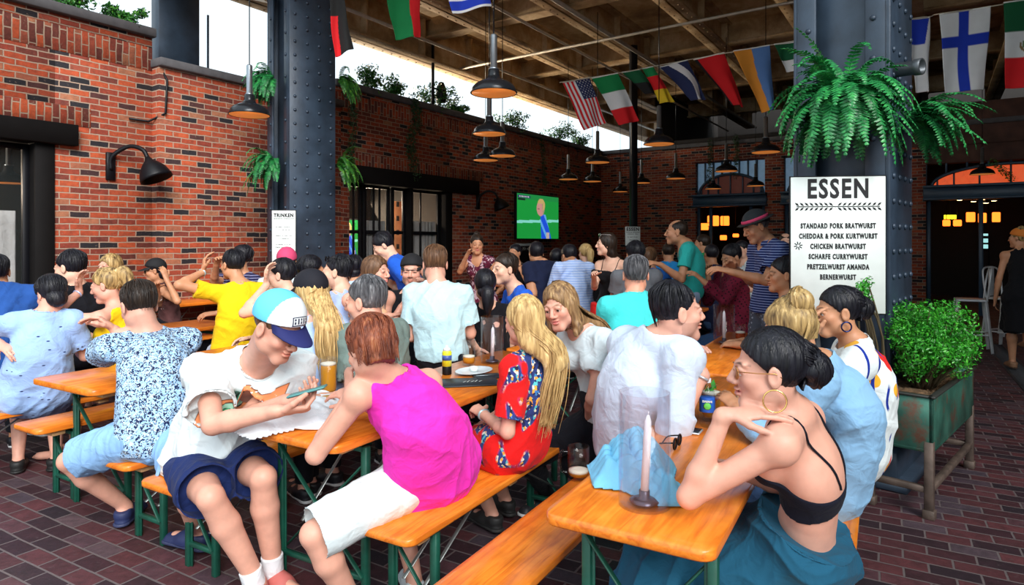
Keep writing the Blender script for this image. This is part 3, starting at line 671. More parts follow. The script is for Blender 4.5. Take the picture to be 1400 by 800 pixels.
                for i in range(nst//3):
                    a0 = rr.uniform(0, 6.3); tl = rr.normal(size=3)*.3; R_ = rr.uniform(.030, .048)*kw.get('bs', 1)
                    pts = [Q(bp+A(math.cos(a0+t)*R_, rr.normal()*.002+tl[1]*.02*math.cos(t), math.sin(a0+t)*R_)) for t in np.linspace(0, 3.2, 9)]; mb.tube(pts, .0045, 5)
            V = np.concatenate(mb.V); Fq = [q_ for q_ in mb.F if len(q_) == 4]; HV.append(V); HF.append(np.array(Fq)+n); n += len(V)
        if HV: mk('hair', np.concatenate(HV), np.concatenate(HF), hm, root)
    # ---- hats and small things
    if cap:
        s = hsx; g = Fld(); c0 = Q((0, -.012, .040)); g.ell(c0, A(.089, .107, .098)*s, B); g.cut(Q((0, -.01, .030)), Q(A(0, .25, -1))-H)
        g.ell(Q((0, -.012, .02)), A(.080, .098, .080)*s, B, .004, True) if hh < .004 else None
        V, Fq = mesh_fld(g, hh*1.2); q = (V-H)@B.T/s; cc = cap['col'](q) if callable(cap['col']) else np.tile(cap['col'], (len(V), 1))
        hat = mk('hat' if cap.get('hat') else 'cap', V, Fq, vcol('hat_cloth', .8, bmp=.3, scale=400.), root, cols=cc)
        if cap.get('hat'):
            g = Fld(); g.ell(Q((0, -.01, .045)), A(.135, .15, .010)*s, B); V, Fq = mesh_fld(g, hh*1.2); mk('brim', V, Fq, vcol('hat_cloth'), hat, org=np.array(root.location), cols=np.tile(cap.get('brim', (.02, .02, .02)), (len(V), 1)))
            g = Fld(); g.cone(Q((0, -.01, .048)), Q((0, -.01, .075)), .094*s, .092*s, .01, Br, .88, cut=(0, 1)); V, Fq = mesh_fld(g, hh*1.2); mk('hat_band', V, Fq, vcol('hat_cloth'), hat, org=np.array(root.location), cols=np.tile(cap.get('band', (.7, .1, .2)), (len(V), 1)))
        elif cap.get('brim') is not None:
            mb = MB(); nu, nv = 13, 9; bd = cap.get('bd', 1); Vv = []
            for lay in (0, -.0035):
                for j in range(nv+1):
                    for i in range(nu+1):
                        u = -1+2*i/nu; v = j/nv; x = u*.078; yb = math.sqrt(max(0, 1-(x/.089)**2))*.107-.014; ye = yb+.072*math.sqrt(max(0, 1-u*u*.96)); 
                        y = (yb-.006)*(1-v)+ye*v; z = .036+(y-.1)*-.28*1.0-.055*(u*u)*(.35+.65*v)*.55+lay
                        Vv.append(Q((x, bd*y, z)))
            m1 = (nu+1)*(nv+1); Fc = []
            for j in range(nv):
                for i in range(nu):
                    a = j*(nu+1)+i; Fc += [(a, a+1, a+nu+2, a+nu+1), (m1+a+nu+1, m1+a+nu+2, m1+a+1, m1+a)]
            for j in range(nv): a = j*(nu+1); Fc += [(a+nu+1, a, m1+a, m1+a+nu+1)[::-1], (a+nu, a+nu+nu+1, m1+a+nu+nu+1, m1+a+nu)]
            for i in range(nu): a = nv*(nu+1)+i; Fc += [(a, a+1, m1+a+1, m1+a)]
            mk('visor', Vv, Fc, vcol('hat_cloth'), hat, org=np.array(root.location), cols=np.tile(cap['brim'], (len(Vv), 1)))
    if glasses:
        mb = MB(); s = hsx; up_ = glasses.get('up', 0); gm = plain(glasses.get('n', 'gold_frame'), glasses.get('col', (.55, .25, .08)), .25, glasses.get('metal', .7))
        def gp(x, y, z): return Q((x, y-up_*.02, z+up_*.095)) if up_ else Q((x, y, z))
        for q_ in (-1, 1):
            mb.tube([gp(q_*.033+math.cos(t)*.023, .097-.006*abs(math.cos(t)), -.003+math.sin(t)*.019) for t in np.linspace(0, 2*math.pi, 17)[:-1]], .0016, 6, closed=True)
            mb.tube([gp(q_*.056, .092, .004), gp(q_*.077, .04, .004), gp(q_*.080, -.005, .004), gp(q_*.078, -.022, -.008)], .0014, 6)
        mb.tube([gp(-.011, .099, .001), gp(0, .101, .004), gp(.011, .099, .001)], .0013, 6)
        go = mb.build('glasses', gm, root, True)
        if glasses.get('lens'):
            mb = MB()
            for q_ in (-1, 1): mb.lathe(gp(q_*.033, .0955, -.003), [(.0001, -.0008), (.0215, -.0008), (.0215, .0008), (.0001, .0008)], 16, np.array([Br, Bu, Bf]))
            mb.build('lens', sheer('dark_lens', (.01, .01, .015), .9), go, org=np.array(root.location))
    if ear:
        for q_ in ear.get('side', (-1, 1)):
            mb = MB(); R_ = ear.get('r', .024); c = A(q_*.080, .0, -.040-R_)
            mb.tube([Q(c+A(q_*.004, math.sin(t)*R_, math.cos(t)*R_)) for t in np.linspace(0, 2*math.pi, 25)[:-1]], ear.get('w', .0018), 6, closed=True); mb.build('earring', plain(ear.get('n', 'gold'), ear.get('col', (.9, .6, .2)), .2, .9), root, True)
    if watch:
        n_, c_ = watch; mb = MB(); d = nz(WR[n_]-EL[n_]); x = nz(np.cross(d, UP+A(.01, 0, 0))); y = np.cross(d, x); mb.tube([WR[n_]-d*.012+(x*math.cos(t)+y*math.sin(t)*.85)*.031*sc*am for t in np.linspace(0, 2*math.pi, 17)[:-1]], .006, 6, closed=True); mb.build('wristwatch' if c_[0] > .2 or c_[2] > .2 else 'wristband', plain('band_%d%d%d' % tuple(int(v*9) for v in c_), c_, .3, .5), root, True)
    info = dict(root=root, H=H, N=N, P=P, B=B, Q=Q, WR=WR, EL=EL, SH=SH, KN=KN, AN=AN, HIP=HIP, hd=hd, ax=ax, sr=sr, sf=sf, P2=P2, P1=P1, h=h)
    PEOPLE[label] = info
    if extra: extra(info)
    return info
def catmull(P, n):
    P = [np.asarray(p, float) for p in P]; P = [2*P[0]-P[1]]+P+[2*P[-1]-P[-2]]; out = []
    for i in range(1, len(P)-2):
        for k in range(n):
            t = k/n; out.append(.5*((2*P[i])+(-P[i-1]+P[i+1])*t+(2*P[i-1]-5*P[i]+4*P[i+1]-P[i+2])*t*t+(-P[i-1]+3*P[i]-3*P[i+1]+P[i+2])*t**3))
    out.append(P[-2]); return np.array(out)

from mathutils.bvhtree import BVHTree
def decal(name, target, root, c, u, v, d, w, h, fn, mat, nu=60, nv=48, off=.0025):
    """printed panel laid over a garment: rays go along d from c; fn(u, v) gives the colour or None"""
    me = target.data; o0 = np.array(root.location); n = len(me.vertices); co = np.empty(n*3, np.float32); me.vertices.foreach_get('co', co); co = co.reshape(-1, 3)+o0
    bv = BVHTree.FromPolygons([Vector(p) for p in co.tolist()], [tuple(p.vertices) for p in me.polygons]); V = []; K = []; ok = []
    for j in range(nv+1):
        for i in range(nu+1):
            a, b = i/nu, j/nv; p = c+u*(a-.5)*w+v*(.5-b)*h; hit = bv.ray_cast(Vector(p-d*.35), Vector(d)); k = fn(a, b)
            if hit[0] is None or k is None: V.append(p); K.append((0, 0, 0)); ok.append(False)
            else: V.append(np.array(hit[0])-d*off); K.append(k); ok.append(True)
    F_ = []
    for j in range(nv):
        for i in range(nu):
            q = (j*(nu+1)+i, (j+1)*(nu+1)+i, (j+1)*(nu+1)+i+1, j*(nu+1)+i+1)
            if all(ok[t] for t in q): F_.append(q)
    if F_:
        used = sorted({t for q in F_ for t in q}); rm = {t: i for i, t in enumerate(used)}
        return mk(name, [V[t] for t in used], [tuple(rm[t] for t in q) for q in F_], mat, target, True, cols=np.array([K[t] for t in used]), org=o0)
# ---------------------------------------------------------------- the setting
WD = nz(A(.55, .835, 0)); WN = nz(A(.835, -.55, 0)); W0 = A(-4.625, 7.4, 0); WANG = math.atan2(WD[1], WD[0])
def wp(t, o, z): return W0+WD*t+WN*o+UP*z          # t along the brick wall, o out into the yard
def place(o, org, ang): o.location = tuple(org); o.rotation_euler = (0, 0, ang); return o
def boxes(name, lst, mat, org=None, ang=None, kind='structure', bv=.002, parent=None, **k):
    """boxes (x0, x1, y0, y1, z0, z1) in a turned local frame, one mesh"""
    m = MB()
    if org is None: lst = [(x0, x1, -y1, -y0, z0, z1) for x0, x1, y0, y1, z0, z1 in lst]      # along the brick wall: y counts out into the yard
    for x0, x1, y0, y1, z0, z1 in lst: m.bev(((x0+x1)/2, (y0+y1)/2, (z0+z1)/2), (x1-x0, y1-y0, z1-z0), None, bv)
    o = mk(name, np.concatenate(m.V), m.F, mat, None, False); place(o, W0 if org is None else org, WANG if ang is None else ang)
    if kind: o['kind'] = kind
    if parent: o.parent = parent
    return tag(o, **k) if k else o
def brick(name, stops, mortar, bw=.215, rh=.0677, ms=.007, vert=False, rough=.85, floor=False, ang=0., noise=.46, bd=.008):
    m, nt, b = new_mat(name); L = nt.links; tc = nt.nodes.new('ShaderNodeTexCoord')
    if floor:
        mp = nt.nodes.new('ShaderNodeMapping'); mp.inputs['Rotation'].default_value = (0, 0, ang); L.new(tc.outputs['Object'], mp.inputs[0])
        n0 = nd(nt, 'TexNoise', i_Scale=1.3, i_Detail=3.); L.new(mp.outputs[0], n0.inputs[0]); ad = nd(nt, 'MixRGB', blend_type='ADD', i_Fac=.035); L.new(mp.outputs[0], ad.inputs[1]); L.new(n0.outputs[1], ad.inputs[2]); vec = ad.outputs[0]
    else:
        s = nd(nt, 'SeparateXYZ'); L.new(tc.outputs['Object'], s.inputs[0]); ad = nd(nt, 'Math', operation='ADD'); L.new(s.outputs[0], ad.inputs[0]); L.new(s.outputs[1], ad.inputs[1])
        c = nd(nt, 'CombineXYZ'); L.new(ad.outputs[0], c.inputs[0 if not vert else 1]); L.new(s.outputs[2], c.inputs[1 if not vert else 0])
        n0 = nd(nt, 'TexNoise', i_Scale=7., i_Detail=3.); L.new(tc.outputs['Object'], n0.inputs[0]); a2 = nd(nt, 'MixRGB', blend_type='ADD', i_Fac=.02); L.new(c.outputs[0], a2.inputs[1]); L.new(n0.outputs[1], a2.inputs[2]); vec = a2.outputs[0]
    bt = nd(nt, 'TexBrick'); L.new(vec, bt.inputs[0]); bt.inputs['Color1'].default_value = (0, 0, 0, 1); bt.inputs['Color2'].default_value = (1, 1, 1, 1); bt.inputs['Mortar'].default_value = (.5, .5, .5, 1)
    bt.inputs['Scale'].default_value = 1.; bt.inputs['Mortar Size'].default_value = ms; bt.inputs['Mortar Smooth'].default_value = .25; bt.inputs['Brick Width'].default_value = bw; bt.inputs['Row Height'].default_value = rh
    r = ramp(nt, stops); L.new(bt.outputs[0], r.inputs[0])
    n = nd(nt, 'TexNoise', i_Scale=16., i_Detail=6., i_Roughness=.7); L.new(tc.outputs['Object'], n.inputs[0])
    rr = ramp(nt, [(.3, (1-noise,)*3), (.68, (1.15, 1.12, 1.1))]); L.new(n.outputs[0], rr.inputs[0]); mu = nd(nt, 'MixRGB', blend_type='MULTIPLY', i_Fac=1.); L.new(r.outputs[0], mu.inputs[1]); L.new(rr.outputs[0], mu.inputs[2])
    n3 = nd(nt, 'TexNoise', i_Scale=38., i_Detail=4.); L.new(tc.outputs['Object'], n3.inputs[0]); r3 = ramp(nt, [(.62, (0, 0, 0)), (.70, (1, 1, 1))]); L.new(n3.outputs[0], r3.inputs[0])
    m3 = nd(nt, 'MixRGB'); sc3 = nd(nt, 'Math', operation='MULTIPLY'); L.new(r3.outputs[0], sc3.inputs[0]); sc3.inputs[1].default_value = .28; L.new(sc3.outputs[0], m3.inputs[0]); L.new(mu.outputs[0], m3.inputs[1]); m3.inputs[2].default_value = c4([x*.9 for x in mortar])
    mx = nd(nt, 'MixRGB'); L.new(bt.outputs[1], mx.inputs[0]); L.new(m3.outputs[0], mx.inputs[1]); mx.inputs[2].default_value = c4(mortar); L.new(mx.outputs[0], b.inputs['Base Color'])
    b.inputs['Roughness'].default_value = rough
    h = nd(nt, 'Math', operation='MULTIPLY_ADD'); L.new(bt.outputs[1], h.inputs[0]); h.inputs[1].default_value = -1.; L.new(n.outputs[0], h.inputs[2]); bump(nt, b, h.outputs[0], bd, .7)
    return m
BST = [(0, (.010, .008, .012)), (.13, (.014, .010, .014)), (.17, (.13, .028, .018)), (.34, (.24, .034, .016)), (.55, (.39, .060, .019)), (.72, (.46, .078, .022)), (.86, (.28, .045, .022)), (1, (.38, .15, .075))]
M_BR = brick('wall_brick', BST, (.34, .235, .17), .20); M_SOL = brick('soldier_brick', BST[2:], (.34, .24, .17), .215, .072, vert=True)
M_FL = brick('paving_brick', [(0, (.025, .016, .024)), (.25, (.042, .015, .022)), (.5, (.085, .026, .032)), (.75, (.125, .036, .042)), (.9, (.065, .048, .066)), (1, (.12, .070, .080))], (.14, .11, .11), .205, .103, .006, floor=True, ang=math.radians(30), rough=.62, bd=.006)
DARK = plain('black_paint', (.005, .005, .007), .45, spec=.25); STEEL = plain('slate_steel', (.035, .055, .085), .42, .1, .3, 5., .3, .004); CAPS = plain('stone_cap', (.09, .085, .09), .8, 0, .2)
BLK = plain('blackened_wood', (.006, .005, .005), .75, spec=.15)
fl = mk('floor', [(-14, -1.5, 0), (16, -1.5, 0), (16, 26, 0), (-14, 26, 0)], [(0, 1, 2, 3)], M_FL); gr_ = mk('ground', [(-30, -20, -.02), (30, -20, -.02), (30, 40, -.02), (-30, 40, -.02)], [(0, 1, 2, 3)], plain('pale_street', (.55, .52, .48), .9)); gr_['kind'] = 'structure'; fl['kind'] = 'structure'  # pale ground out of view, added to bounce light up to the deck
# brick wall: three runs, the middle one a lower pilaster standing forward
boxes('wall_left', [(-8, -3.4, -.35, 0, 0, 3.62), (-3.4, -.55, -.35, 0, 2.62, 3.62), (-.55, .48, -.35, 0, 0, 3.62), (-8, .48, -.35, 0, 3.90, 4.02)], M_BR)
boxes('wall_left', [(-8, .48, -.35, .004, 3.62, 3.90), (-3.4, -.2, -.3, .006, 2.83, 3.04)], M_SOL)
boxes('wall_pilaster', [(.48, 3.3, -.35, .16, 0, 3.66)], M_BR)
boxes('wall_back', [(3.3, 3.62, -.35, 0, 0, 3.72), (3.62, 6.2, -.35, 0, 2.62, 3.72), (6.2, 13.2, -.35, 0, 0, 3.72), (3.3, 13.2, -.35, 0, 3.94, 4.02)], M_BR)
boxes('wall_back', [(3.3, 13.2, -.35, .004, 3.72, 3.94), (3.3, 7.3, -.3, .006, 2.80, 3.02)], M_SOL)
boxes('trim_1', [(-8, .50, -.42, .07, 4.02, 4.13)], CAPS, bv=.01); boxes('trim_2', [(.46, 3.32, -.42, .23, 3.66, 3.76)], CAPS, bv=.01); boxes('trim_3', [(3.3, 13.2, -.42, .07, 4.02, 4.13)], CAPS, bv=.01)
boxes('trim_4', [(-3.8, -.36, -.3, .10, 2.60, 2.83)], BLK, bv=.006); boxes('trim_5', [(3.45, 7.05, -.3, .10, 2.52, 2.80)], BLK, bv=.006)
# rooms behind the two openings
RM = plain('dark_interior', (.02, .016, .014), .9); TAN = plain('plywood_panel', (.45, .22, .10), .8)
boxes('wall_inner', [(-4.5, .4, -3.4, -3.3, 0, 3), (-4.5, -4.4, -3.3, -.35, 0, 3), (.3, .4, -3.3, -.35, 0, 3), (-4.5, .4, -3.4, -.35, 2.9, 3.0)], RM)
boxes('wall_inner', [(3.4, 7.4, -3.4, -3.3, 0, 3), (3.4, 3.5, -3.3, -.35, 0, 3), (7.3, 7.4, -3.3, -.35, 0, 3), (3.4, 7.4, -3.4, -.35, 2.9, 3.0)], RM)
# folding glazed doors
GP = sheer('window_glass', (.05, .06, .06), .18)
def glazed(name, t0, t1, z1, rails, n=1, off=-.12, mul=()):
    w = .06; d = boxes(name, [(t0, t0+w, off-.05, off, 0, z1), (t1-w, t1, off-.05, off, 0, z1)]+[(t0, t1, off-.045, off-.005, z-.03, z+.03) for z in rails]+[(x-.015, x+.015, off-.04, off-.01, rails[0], z1) for x in mul]+[(t0, t1, off-.05, off, 0, rails[0] if rails[0] > .3 else .15)], DARK)
    g = boxes('pane', [(t0+w, t1-w, -off+.022, -off+.028, .3, z1-.04)], GP, kind=None, org=(0, 0, 0), ang=0); g.parent = d
    return d
glazed('door_1', -1.6, -.74, 2.56, (.75, 2.56)); glazed('door_2', -2.6, -1.6, 2.56, (.75, 2.56)); boxes('trim_6', [(-.74, -.56, -.16, .02, 0, 2.6)], BLK)
for i, (a, b_, m) in enumerate([(3.64, 4.02, (3.84,)), (4.05, 4.68, (4.3, 4.44)), (4.72, 5.08, ()), (5.15, 6.04, (5.5,))]): glazed('door_%d' % (i+3), a, b_, 2.5, (.75, 1.72, 2.5), mul=m)
boxes('trim_7', [(5.08, 5.15, -.2, .0, 0, 2.52), (6.04, 6.24, -.2, .03, 0, 2.52)], BLK)
for nm_, q_ in (('room_fill_light', wp(4.9, -1.0, 2.5)), ('room_fill_light', wp(-1.5, -1.6, 2.5))):  # unseen point lights added to brighten the rooms behind the glass
    l_ = bpy.data.lights.new(nm_, 'POINT'); l_.energy = 110; l_.color = (1, .8, .6); l_.shadow_soft_size = .15; o_ = bpy.data.objects.new(nm_, l_); COL.objects.link(o_); o_.location = tuple(q_)
# curtains and things behind the glass
def curtain(t0, t1, z0, z1, off, label, amp=.02, mat=None):
    n = 60; V = []
    for j in range(9):
        for i in range(n+1):
            u = i/n; V.append(wp(t0+(t1-t0)*u, off+amp*math.sin(u*38+math.sin(u*9)*2)*(.5+.5*j/8), z1+(z0-z1)*j/8))
    F_ = [(j*(n+1)+i, j*(n+1)+i+1, (j+1)*(n+1)+i+1, (j+1)*(n+1)+i) for j in range(8) for i in range(n)]
    o = mk('curtain', V, F_, mat or cloth('white_curtain', (.72, .70, .68)), org=wp(t0, off, 0)); sd = o.modifiers.new('thick', 'SOLIDIFY'); sd.thickness = .004
    return tag(o, label, 'curtain')
curtain(-1.52, -.84, .9, 1.88, -.2, 'plain white cafe curtain behind the glass door at far left', .004)
curtain(5.22, 5.98, .85, 1.94, -.19, 'white gathered curtain in the rightmost pane of the dark folding doors')
curtain(4.12, 4.62, .85, 1.92, -.2, 'grey white curtain in the middle door behind the stooping man in blue', mat=cloth('grey_curtain', (.45, .44, .43)))
o = boxes('pegboard_cabinet', [(5.55, 6.2, -1.05, -1., .5, 2.36)], TAN, kind=None, label='tan wooden panel with dark square holes seen through the folding doors', cat='panel')
boxes('square_hole', [(5.6+.16*i, 5.67+.16*i, .985, 1.005, .85+.28*j, .95+.28*j) for i in range(4) for j in range(6) if (i*3+j) % 4 or i == 1], RM, kind=None, org=(0, 0, 0), ang=0, parent=o)
# end wall with arched windows
E0 = wp(13.0, 0, 0); EANG = math.atan2(WN[1], WN[0])
def ebox(name, l, mat, **k): return boxes(name, l, mat, E0, EANG, **k)
M_BR2 = M_BR
ebox('wall_end', [(-.4, 2.7, 0, .4, 0, 3.62), (4.42, 4.85, 0, .4, 0, 3.62), (7.35, 7.75, 0, .4, 0, 3.62), (10.7, 16, 0, .4, 0, 3.62), (-.4, 5.6, 0, .4, 3.62, 4.02)], M_BR)
ebox('wall_end', [(5.6, 16, 0, .4, 3.62, 4.5), (7.75, 10.7, .05, .35, 3.25, 3.62)], plain('rusty_wall', (.07, .03, .022), .85, 0, .4, 4))
ebox('trim_8', [(-.4, 16, -.06, .45, 4.02, 4.12)], CAPS)
PB = plain('blue_glazing', (.30, .50, .72), .3, 0, .1, emit=.12); OR = plain('glowing_fanlight', (.85, .10, .02), .4, 0, .7, 5, emit=.5)  # blue panes: daylight through the glass put in as colour and glow
for i, (s0, s1) in enumerate([(2.7, 4.42), (4.85, 7.35), (7.75, 10.7)]):
    c = (s0+s1)/2; hw = (s1-s0)/2; ah = .52 if i < 2 else .42; m = MB()
    m.bev((c, .06, 2.60), (s1-s0+.1, .26, .24), None, .01); m.bev((c, -.02, 2.74), (s1-s0+.1, .36, .05), None, .004); m.bev((c, -.02, 2.47), (s1-s0+.1, .34, .04), None, .004)
    pts = [(c-hw*.93*math.cos(a), .1, 2.76+ah*math.sin(a)) for a in np.linspace(0, math.pi, 25)]; m.tube(pts, .035, 6)
    for k in range(1, 8):
        x = c-hw*.93*math.cos(math.pi*k/8); m.bev((x, .12, 2.76+ah*math.sin(math.pi*k/8)/2), (.035, .04, ah*math.sin(math.pi*k/8)), None, .003)
    for k in range(0, 9):
        x = s0+(s1-s0)*k/8
        z0 = 2.76+ah*math.sqrt(max(0, 1-((x-c)/(hw*.93))**2)) if abs(x-c) < hw*.93 else 2.76
        m.bev((x, .14, (z0+3.62)/2), (.04, .05, max(.05, 3.62-z0)), None, .003)
    for x in (s0+.05, c-.5, c+.5, s1-.05): m.bev((x, .15, 1.25), (.08, .08, 2.5), None, .004)
    o = mk('window_%d' % (i+3), np.concatenate(m.V), m.F, plain('blue_iron', (.03, .06, .10), .4), None, False); place(o, E0, EANG); o['kind'] = 'structure'
    # glazing as a curved-bottomed sheet above the arch and the fanlight itself
    xs = np.linspace(s0, s1, 33); V = []; 
    for x in xs:
        z0 = 2.76+ah*math.sqrt(max(0, 1-((x-c)/(hw*.93))**2)) if abs(x-c) < hw*.93 else 2.76; V += [(x, .18, z0), (x, .18, 3.6)]
    if i < 2: g = mk('pane', V, [(2*k, 2*k+2, 2*k+3, 2*k+1) for k in range(32)], PB, None, False); g.parent = o
    V = []
    for x in xs:
        z0 = 2.76+ah*math.sqrt(max(0, 1-((x-c)/(hw*.93))**2)) if abs(x-c) < hw*.93 else 2.76; V += [(x, .17, 2.75), (x, .17, z0)]
    g = mk('fanlight', V, [(2*k, 2*k+2, 2*k+3, 2*k+1) for k in range(32)], OR if i == 2 else plain('dim_fanlight', (.16, .035, .02), .4, emit=.12), None, False); g.parent = o
# dark hall behind the end wall; its tall back wall added to hide the sky
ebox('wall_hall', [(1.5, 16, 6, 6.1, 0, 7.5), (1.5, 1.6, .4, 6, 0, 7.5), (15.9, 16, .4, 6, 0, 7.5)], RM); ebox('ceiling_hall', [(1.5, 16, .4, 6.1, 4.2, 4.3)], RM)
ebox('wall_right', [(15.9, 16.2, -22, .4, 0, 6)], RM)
# elevated steel deck overhead: open behind the camera and along the left
m, nt, b = new_mat('rusted_deck'); L_ = nt.links; co = coords(nt); n = nd(nt, 'TexNoise', i_Scale=1.6, i_Detail=8., i_Roughness=.65); L_.new(co, n.inputs[0])
r = ramp(nt, [(.30, (.16, .085, .035)), (.48, (.42, .27, .13)), (.62, (.60, .44, .26)), (.75, (.30, .15, .06))]); L_.new(n.outputs[0], r.inputs[0]); L_.new(r.outputs[0], b.inputs['Base Color']); b.inputs['Roughness'].default_value = .75; bump(nt, b, n.outputs[0], .02, .4); RUST = m
boxes('ceiling', [(-.5, 18, -.35, 17, 5.75, 5.9)], RUST, kind='structure')
def girder(name, o_, t0, t1, zb, h, w=.32, riv=True):
    m = MB(); o_ = -o_; m.bev(((t0+t1)/2, o_, zb+.02), (t1-t0, w, .04), None, .004); m.bev(((t0+t1)/2, o_, zb+h/2), (t1-t0, .05, h), None, .004); m.bev(((t0+t1)/2, o_, zb+h-.02), (t1-t0, w, .04), None, .004)
    k = t0+.6
    while k < t1: m.bev((k, o_, zb+h/2), (.05, w*.8, h-.1), None, .004); k += 1.45
    k = t0+.2
    while riv and k < t1:
        for q in (-1, 1): m.lathe((k, o_+q*w*.33, zb-.012), [(.0001, 0), (.014, .004), (.018, .014)], 6)
        k += .22
    o = mk(name, np.concatenate(m.V), m.F, RUST, None, False); place(o, W0, WANG); o['kind'] = 'structure'; return o
girder('steel_beam', -.15, 0.5, 18, 4.95, .8, .42)
for k in range(1, 9): girder('steel_beam', -.15-0+k*1.55+.0, -.5, 18, 5.22, .53, .34, riv=k < 5)
for t in (2.2, 5.6, 9., 12.4, 15.8):
    m = MB(); m.bev((t, -6, 5.36), (.26, 13, .04), None, .004); m.bev((t, -6, 5.55), (.04, 13, .4), None, .004); o = mk('steel_beam', np.concatenate(m.V), m.F, RUST, None, False); place(o, W0, WANG); o['kind'] = 'structure'
m = MB()
for o_, z, r_ in ((.55, 5.05, .03), (2.35, 5.12, .025), (3.2, 5.15, .035)): m.tube([wp(1, o_, z), wp(17.5, o_, z)], r_, 8)
m.tube([wp(6.5, -.1, 5.0), wp(6.6, 6, 5.1), wp(6.7, 12, 5.1)], .025, 8)
tag(m.build('conduit_pipe', plain('galvanised_pipe', (.45, .40, .33), .5, .3), None, True, org=wp(1, .55, 5.05)), kind='structure')
# ---------------------------------------------------------------- riveted steel columns
def column(name, ctr, ang, w, z1, rn=4, plate='R', flutter=0.):
    """box column, two channel faces and two riveted plates"""
    c, s = math.cos(ang), math.sin(ang); m = MB(); h = w/2; t = .035; fl_ = .13
    # riveted plates on +x and -x sides, recessed webs on +y and -y
    for q in (-1, 1):
        m.bev((q*(h-t/2), 0, z1/2), (t, w, z1), None, .004)
        for p in (-1, 1): m.bev((p*(h-fl_/2-t*.5), q*(h-.012), z1/2), (fl_, .024, z1), None, .003)
    for q in (-1, 1): m.bev((0, q*(h-.13), z1/2), (w-.08, .03, z1), None, .003)
    m.bev((0, 0, .03), (w+.24, w+.24, .06), None, .01); m.bev((0, 0, .14), (w+.1, w+.1, .18), None, .01)
    st = .105; k = .35
    while k < min(z1, 5.6):
        for q in (-1, 1):
            for y in np.linspace(-h*.78, h*.78, rn):
                R = np.array([[0, 1, 0], [0, 0, 1], [q, 0, 0]], float); m.lathe((q*h, y, k+(0 if abs(y) > h*.5 else .05*0)), [(.021, 0), (.019, .008), (.012, .015), (.0001, .018)], 8, R)
        k += st*1.55
    k = .4
    while k < min(z1, 5.6):
        for p in (-1, 1):
            R = np.array([[1, 0, 0], [0, 0, 1], [0, -1, 0]], float); m.lathe((p*(h-.10), -h, k), [(.020, 0), (.018, .009), (.010, .016), (.0001, .018)], 8, R)
        k += .26
    o = mk(name, np.concatenate(m.V), m.F, STEEL, None, False); place(o, (ctr[0], ctr[1], 0), ang); o['kind'] = 'structure'; return o
CR = A(*W(1166, 331, 4.52)[:2], 0); column('column', CR, math.radians(-43), .60, 5.7)
CL = A(*W(412, 331, 8.0)[:2], 0); column('column', CL, math.radians(-45), .60, 5.7)
# ---------------------------------------------------------------- beer tables and benches
U = nz(A(.5, .866, 0)); V_ = nz(A(-.866, .5, 0))       # along a table, and across it to the left
m, nt, b = new_mat('orange_varnished_wood'); L_ = nt.links; co = coords(nt, (1, 1, 1)); n = nd(nt, 'TexNoise', i_Scale=3., i_Detail=6., i_Distortion=1.2); L_.new(coords(nt, (14, 1.2, 14)), n.inputs[0])
r = ramp(nt, [(.28, (.62, .13, .012)), (.5, (.85, .23, .02)), (.72, (.93, .30, .035))]); L_.new(n.outputs[0], r.inputs[0]); n2 = nd(nt, 'TexNoise', i_Scale=9., i_Detail=5.); L_.new(co, n2.inputs[0]); r2 = ramp(nt, [(.3, (.78, .74, .7)), (.6, (1, 1, 1))]); L_.new(n2.outputs[0], r2.inputs[0])
mu = nd(nt, 'MixRGB', blend_type='MULTIPLY', i_Fac=1.); L_.new(r.outputs[0], mu.inputs[1]); L_.new(r2.outputs[0], mu.inputs[2]); 
vo = nd(nt, 'TexVoronoi', i_Scale=5.); L_.new(co, vo.inputs[0]); r4 = ramp(nt, [(.035, (1, 1, 1)), (.05, (0, 0, 0))]); L_.new(vo.outputs[0], r4.inputs[0]); m4 = nd(nt, 'MixRGB'); L_.new(r4.outputs[0], m4.inputs[0]); L_.new(mu.outputs[0], m4.inputs[1]); m4.inputs[2].default_value = (.35, .10, .03, 1)
L_.new(m4.outputs[0], b.inputs['Base Color']); b.inputs['Roughness'].default_value = .30; b.inputs['Specular IOR Level'].default_value = .45; b.inputs['Coat Weight'].default_value = .15; b.inputs['Coat Roughness'].default_value = .2
bump(nt, b, n.outputs[0], .001, .2); WOOD = m
RAW = plain('raw_batten', (.62, .36, .16), .8); GRN = plain('green_steel', (.008, .085, .055), .45, .1, .2, 20)
def rrect(x0, x1, y0, y1, r, n=5):
    P = []
    for cx, cy, a0 in ((x1-r, y1-r, 0), (x0+r, y1-r, 90), (x0+r, y0+r, 180), (x1-r, y0+r, 270)):
        for i in range(n+1): a = math.radians(a0+90*i/n); P.append((cx+r*math.cos(a), cy+r*math.sin(a)))
    return P
